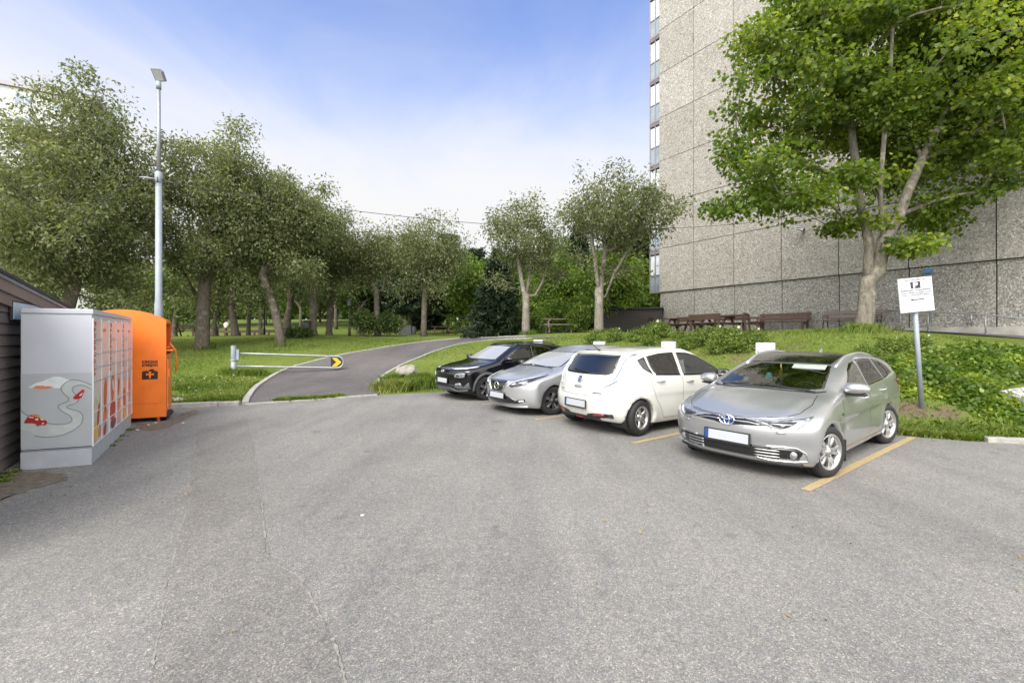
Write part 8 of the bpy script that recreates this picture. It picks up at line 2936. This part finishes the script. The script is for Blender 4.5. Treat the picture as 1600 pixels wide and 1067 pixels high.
cover('ground_cover', 9000, COVER, .42, .09, 14, .8, 'maple', M_ROSE, -.1)
# pale paving at the right edge of the bank
M_SETT = mat('grey_setts', (.36, .36, .35), .85, var=.25, scale=12, bump=.5)
mb = MB()
pvz = lambda x, y: gz(x, y) + .11
a_, b_ = np.array(PV[0]), np.array(PV[2]); c_ = np.array(PV[4]); d_ = np.array(PV[3])
rr = random.Random(5)
for i in range(7):
    for j in range(12):
        u0, u1, v0, v1 = i / 7 + .006, (i + 1) / 7 - .006, j / 12 + .004, (j + 1) / 12 - .004
        f = lambda u, v: (1 - v) * ((1 - u) * a_ + u * c_) + v * ((1 - u) * b_ + u * d_)
        Q = [f(u0, v0), f(u1, v0), f(u1, v1), f(u0, v1)]
        dz = rr.uniform(-.008, .008)
        T_ = [(p[0], p[1], pvz(*p) + dz) for p in Q]; B2 = [(p[0], p[1], pvz(*p) - .12) for p in Q]
        mb.add(B2 + T_, [(4, 5, 6, 7), (0, 1, 5, 4), (1, 2, 6, 5), (2, 3, 7, 6), (3, 0, 4, 7)])
struct(mb.build('paving', M_SETT))


def bush(name, label, cat, seed, W, H, n_cl, n_leaf, lsize, mat_, flowers=0, kind='oval', group=None, loc=(0, 0, 0), sig=.14, lo=.06, aspect=.62):
    rnd_ = random.Random(seed)
    root = thing(name, label, cat, loc, 0, group)
    tg = ellipsoid_targets(rnd_, n_cl, (0, 0, H * .52), (W / 2 * .8, W / 2 * .8, H * .46), lo * H, .25, W * .12, seed * .5, .35)
    sk = Skel()
    for k in range(5):
        a = rnd_.uniform(0, 6.28)
        sk.chain([(.05 * math.cos(a), .05 * math.sin(a), -.05), (.12 * W * math.cos(a), .12 * W * math.sin(a), H * .22)])
    sk.grow(tg, .15, rnd_, .1, 0, .2)
    sk.mesh('stems', .004, .014, M_BARK, flare=0, sides=4, seed=seed).build('stems', M_BARK, root, fixn=False)
    S = [sig * W * rnd_.uniform(.7, 1.3) for _ in tg]
    tn = np.array([rnd_.gauss(0, .16) for _ in tg])
    P, ci, d = crown_points(tg, n_leaf, S, seed, .8)
    P[:, 2] = np.maximum(P[:, 2], .03)
    link('foliage', leaves_mesh('foliage', P, (0, 0, 1.0), lsize, aspect, kind, mat_, seed, .12, tn[ci], d), root)
    for k in range(flowers):
        t = tg[rnd_.randrange(len(tg))]
        mb = MB(); c = Vector(t) + Vector((rnd_.uniform(-.05, .05), -.14, .14))
        for q in range(5):
            a = 2 * PI * q / 5
            mb.add([c, c + Vector((.035 * math.cos(a - .5), -.01, .035 * math.sin(a - .5))), c + Vector((.052 * math.cos(a), -.018, .052 * math.sin(a))), c + Vector((.035 * math.cos(a + .5), -.01, .035 * math.sin(a + .5)))], [(0, 1, 2, 3)])
        mb.build('flower', M_PETAL, root, fixn=False)
    return root


RB = 'rose bushes on the bank below the tower'
r1 = bush('rose_bush', 'x', 'bush', 1, 1.05, .50, 26, 1500, .072, M_ROSE, 1, group=RB)
r2 = bush('rose_bush', 'x', 'bush', 2, 0.85, .42, 22, 1100, .068, M_ROSE, 0, group=RB)
ROSES = [(926, 536, 1, .9), (958, 533, 0, .85), (996, 533, 1, 1.0), (1026, 529, 0, 1.1), (1014, 541, 1, .95), (1062, 534, 1, .9), (1094, 535, 0, .8), (1075, 545, 1, .9), (1112, 537, 0, .95), (1138, 543, 0, 1.05), (1160, 549, 1, 1.0), (1122, 552, 1, .85), (1150, 535, 1, .8), (1176, 537, 0, .75), (1185, 541, 1, .7),
         (1350, 557, 1, .65), (1385, 550, 0, .6), (1410, 547, 1, .65), (1438, 545, 0, .55), (1366, 567, 1, .7)]
LBL = ['low rose bush on the bank left of the other roses above the silver hatchback', 'rose bush in front of the dark shed', 'small rose bush right of the dark shed corner', 'tall rose bush in front of the leftmost brown table', 'rose bush below the tall one by the leftmost table', 'rose bush just behind the charger over the white car', 'rose bush in front of the middle brown table',
       'low rose bush with bare soil to its left above the white car', 'rose bush in the middle of the bank above the white car', 'bright wide rose bush on bare soil near the foot of the bank', 'rightmost low rose bush near the charger over the estate car', 'lowest rose bush on the bank behind the white car', 'rose bush below the heavy armchair-like bench', 'rose bush below the long plain bench', 'small rose bush at the right end of the flower bed',
       'rose bush above the rear end of the estate car roof', 'rose bush with white blooms below the maple', 'rose bush beside the pole of the parking sign', 'rose bush behind the parking sign pole', 'rose bush just right of the estate car roof']
rr = random.Random(2)
for k, (px, py, w, s) in enumerate(ROSES):
    x, y, z = at(px, py, 8)
    src = (r1, r2)[w]
    first = k == [q[2] for q in ROSES].index(w)
    if first:
        src.location = (x, y, z); src.rotation_euler = (0, 0, rr.uniform(-.5, .5)); src.scale = (s, s, s); src['label'] = LBL[k]
    else:
        dup(src, (x, y, z), rr.uniform(-.7, .7), LBL[k], (s, s, s))
SH = 'shrubs on the park lawn'
for px, Y, w, h, sd, m, lb in [(566, 29, 1.9, 1.75, 11, M_SHRUB, 'dark rounded shrub right of the black park lamp'), (607, 29.5, 2.2, 1.45, 12, M_SHRUB, 'broad dark shrub at the foot of the thin-crowned tree'),
                               (872, 26.0, 2.2, 1.9, 13, M_LEAFB, 'bright pointed shrub behind the grey picnic table'), (905, 24.0, 1.3, 1.3, 14, M_ROSE, 'small upright shrub left of the spreading pale tree'), (800, 27, 1.8, 1.7, 16, M_LEAFD, 'dark green shrub right of the spruce'),
                               (842, 29, 2.0, 1.5, 17, M_LEAFB, 'light green shrub behind the slender forked tree'), (468, 26.5, 1.6, .5, 20, M_SHRUB, 'low patch of shrub below the straight-trunked tree')]:
    x, y, z = spot(px, Y)
    bush('shrub', lb, 'shrub', sd, w, h, 40, 2600 if Y > 20 else 2200, .13 if Y > 20 else .085, m, 0, 'spray' if Y > 20 else 'oval', SH if px < 1400 else None, (x, y, z), .13)
# fallen leaves, grit and a patch of dirt by the shed
M_DIRT = mat('trodden_dirt', (.15, .125, .095), .95, var=.45, scale=14, bump=.6, bscale=50)
for k, q in enumerate([[(0, 742), (30, 737), (70, 738), (100, 742), (82, 756), (55, 764), (20, 772), (-30, 790), (-60, 770)], [(212, 660), (250, 662), (282, 648), (300, 640), (310, 643), (290, 655), (255, 670), (225, 672)]]):
    P_ = resample([flat(*p) for p in q + q[:1]], 70)
    r_ = np.random.default_rng(k)
    P_ = P_ + r_.normal(0, .035, P_.shape)
    mb = MB(); mb.add([(x, y, .0035) for x, y in P_], [tuple(range(len(P_)))])
    struct(mb.build('dirt_patch', M_DIRT, fixn=False), 'stuff')
r_ = np.random.default_rng(12)
sp_l = [along([(-9.3, 9.2), (-7.81, 9.95), (-6.45, 10.4), (-5.0, 11.25), (-3.8, 12.1)], 120, .10, 21, -.20), np.array([flat(x, y) for x, y in zip(r_.uniform(20, 330, 130), r_.uniform(655, 790, 130))]),
        along([(2.0, 13.6), (4.5, 9.8), (6.2, 7.3), (7.3, 6.7)], 90, .2, 22, -.35), np.array([flat(x, y) for x, y in zip(r_.uniform(300, 1600, 24), r_.uniform(690, 1000, 24))])]
P2 = np.vstack(sp_l); P2 = P2[inside(P2, LOT)]
me_ = leaves_mesh('fallen_leaves', np.column_stack([P2, np.full(len(P2), .012)]), (0, 0, 6), .026, .6, 'oval', M_LEAFDRY, 3, 0.0)
struct(link('fallen_leaves', me_), 'stuff')
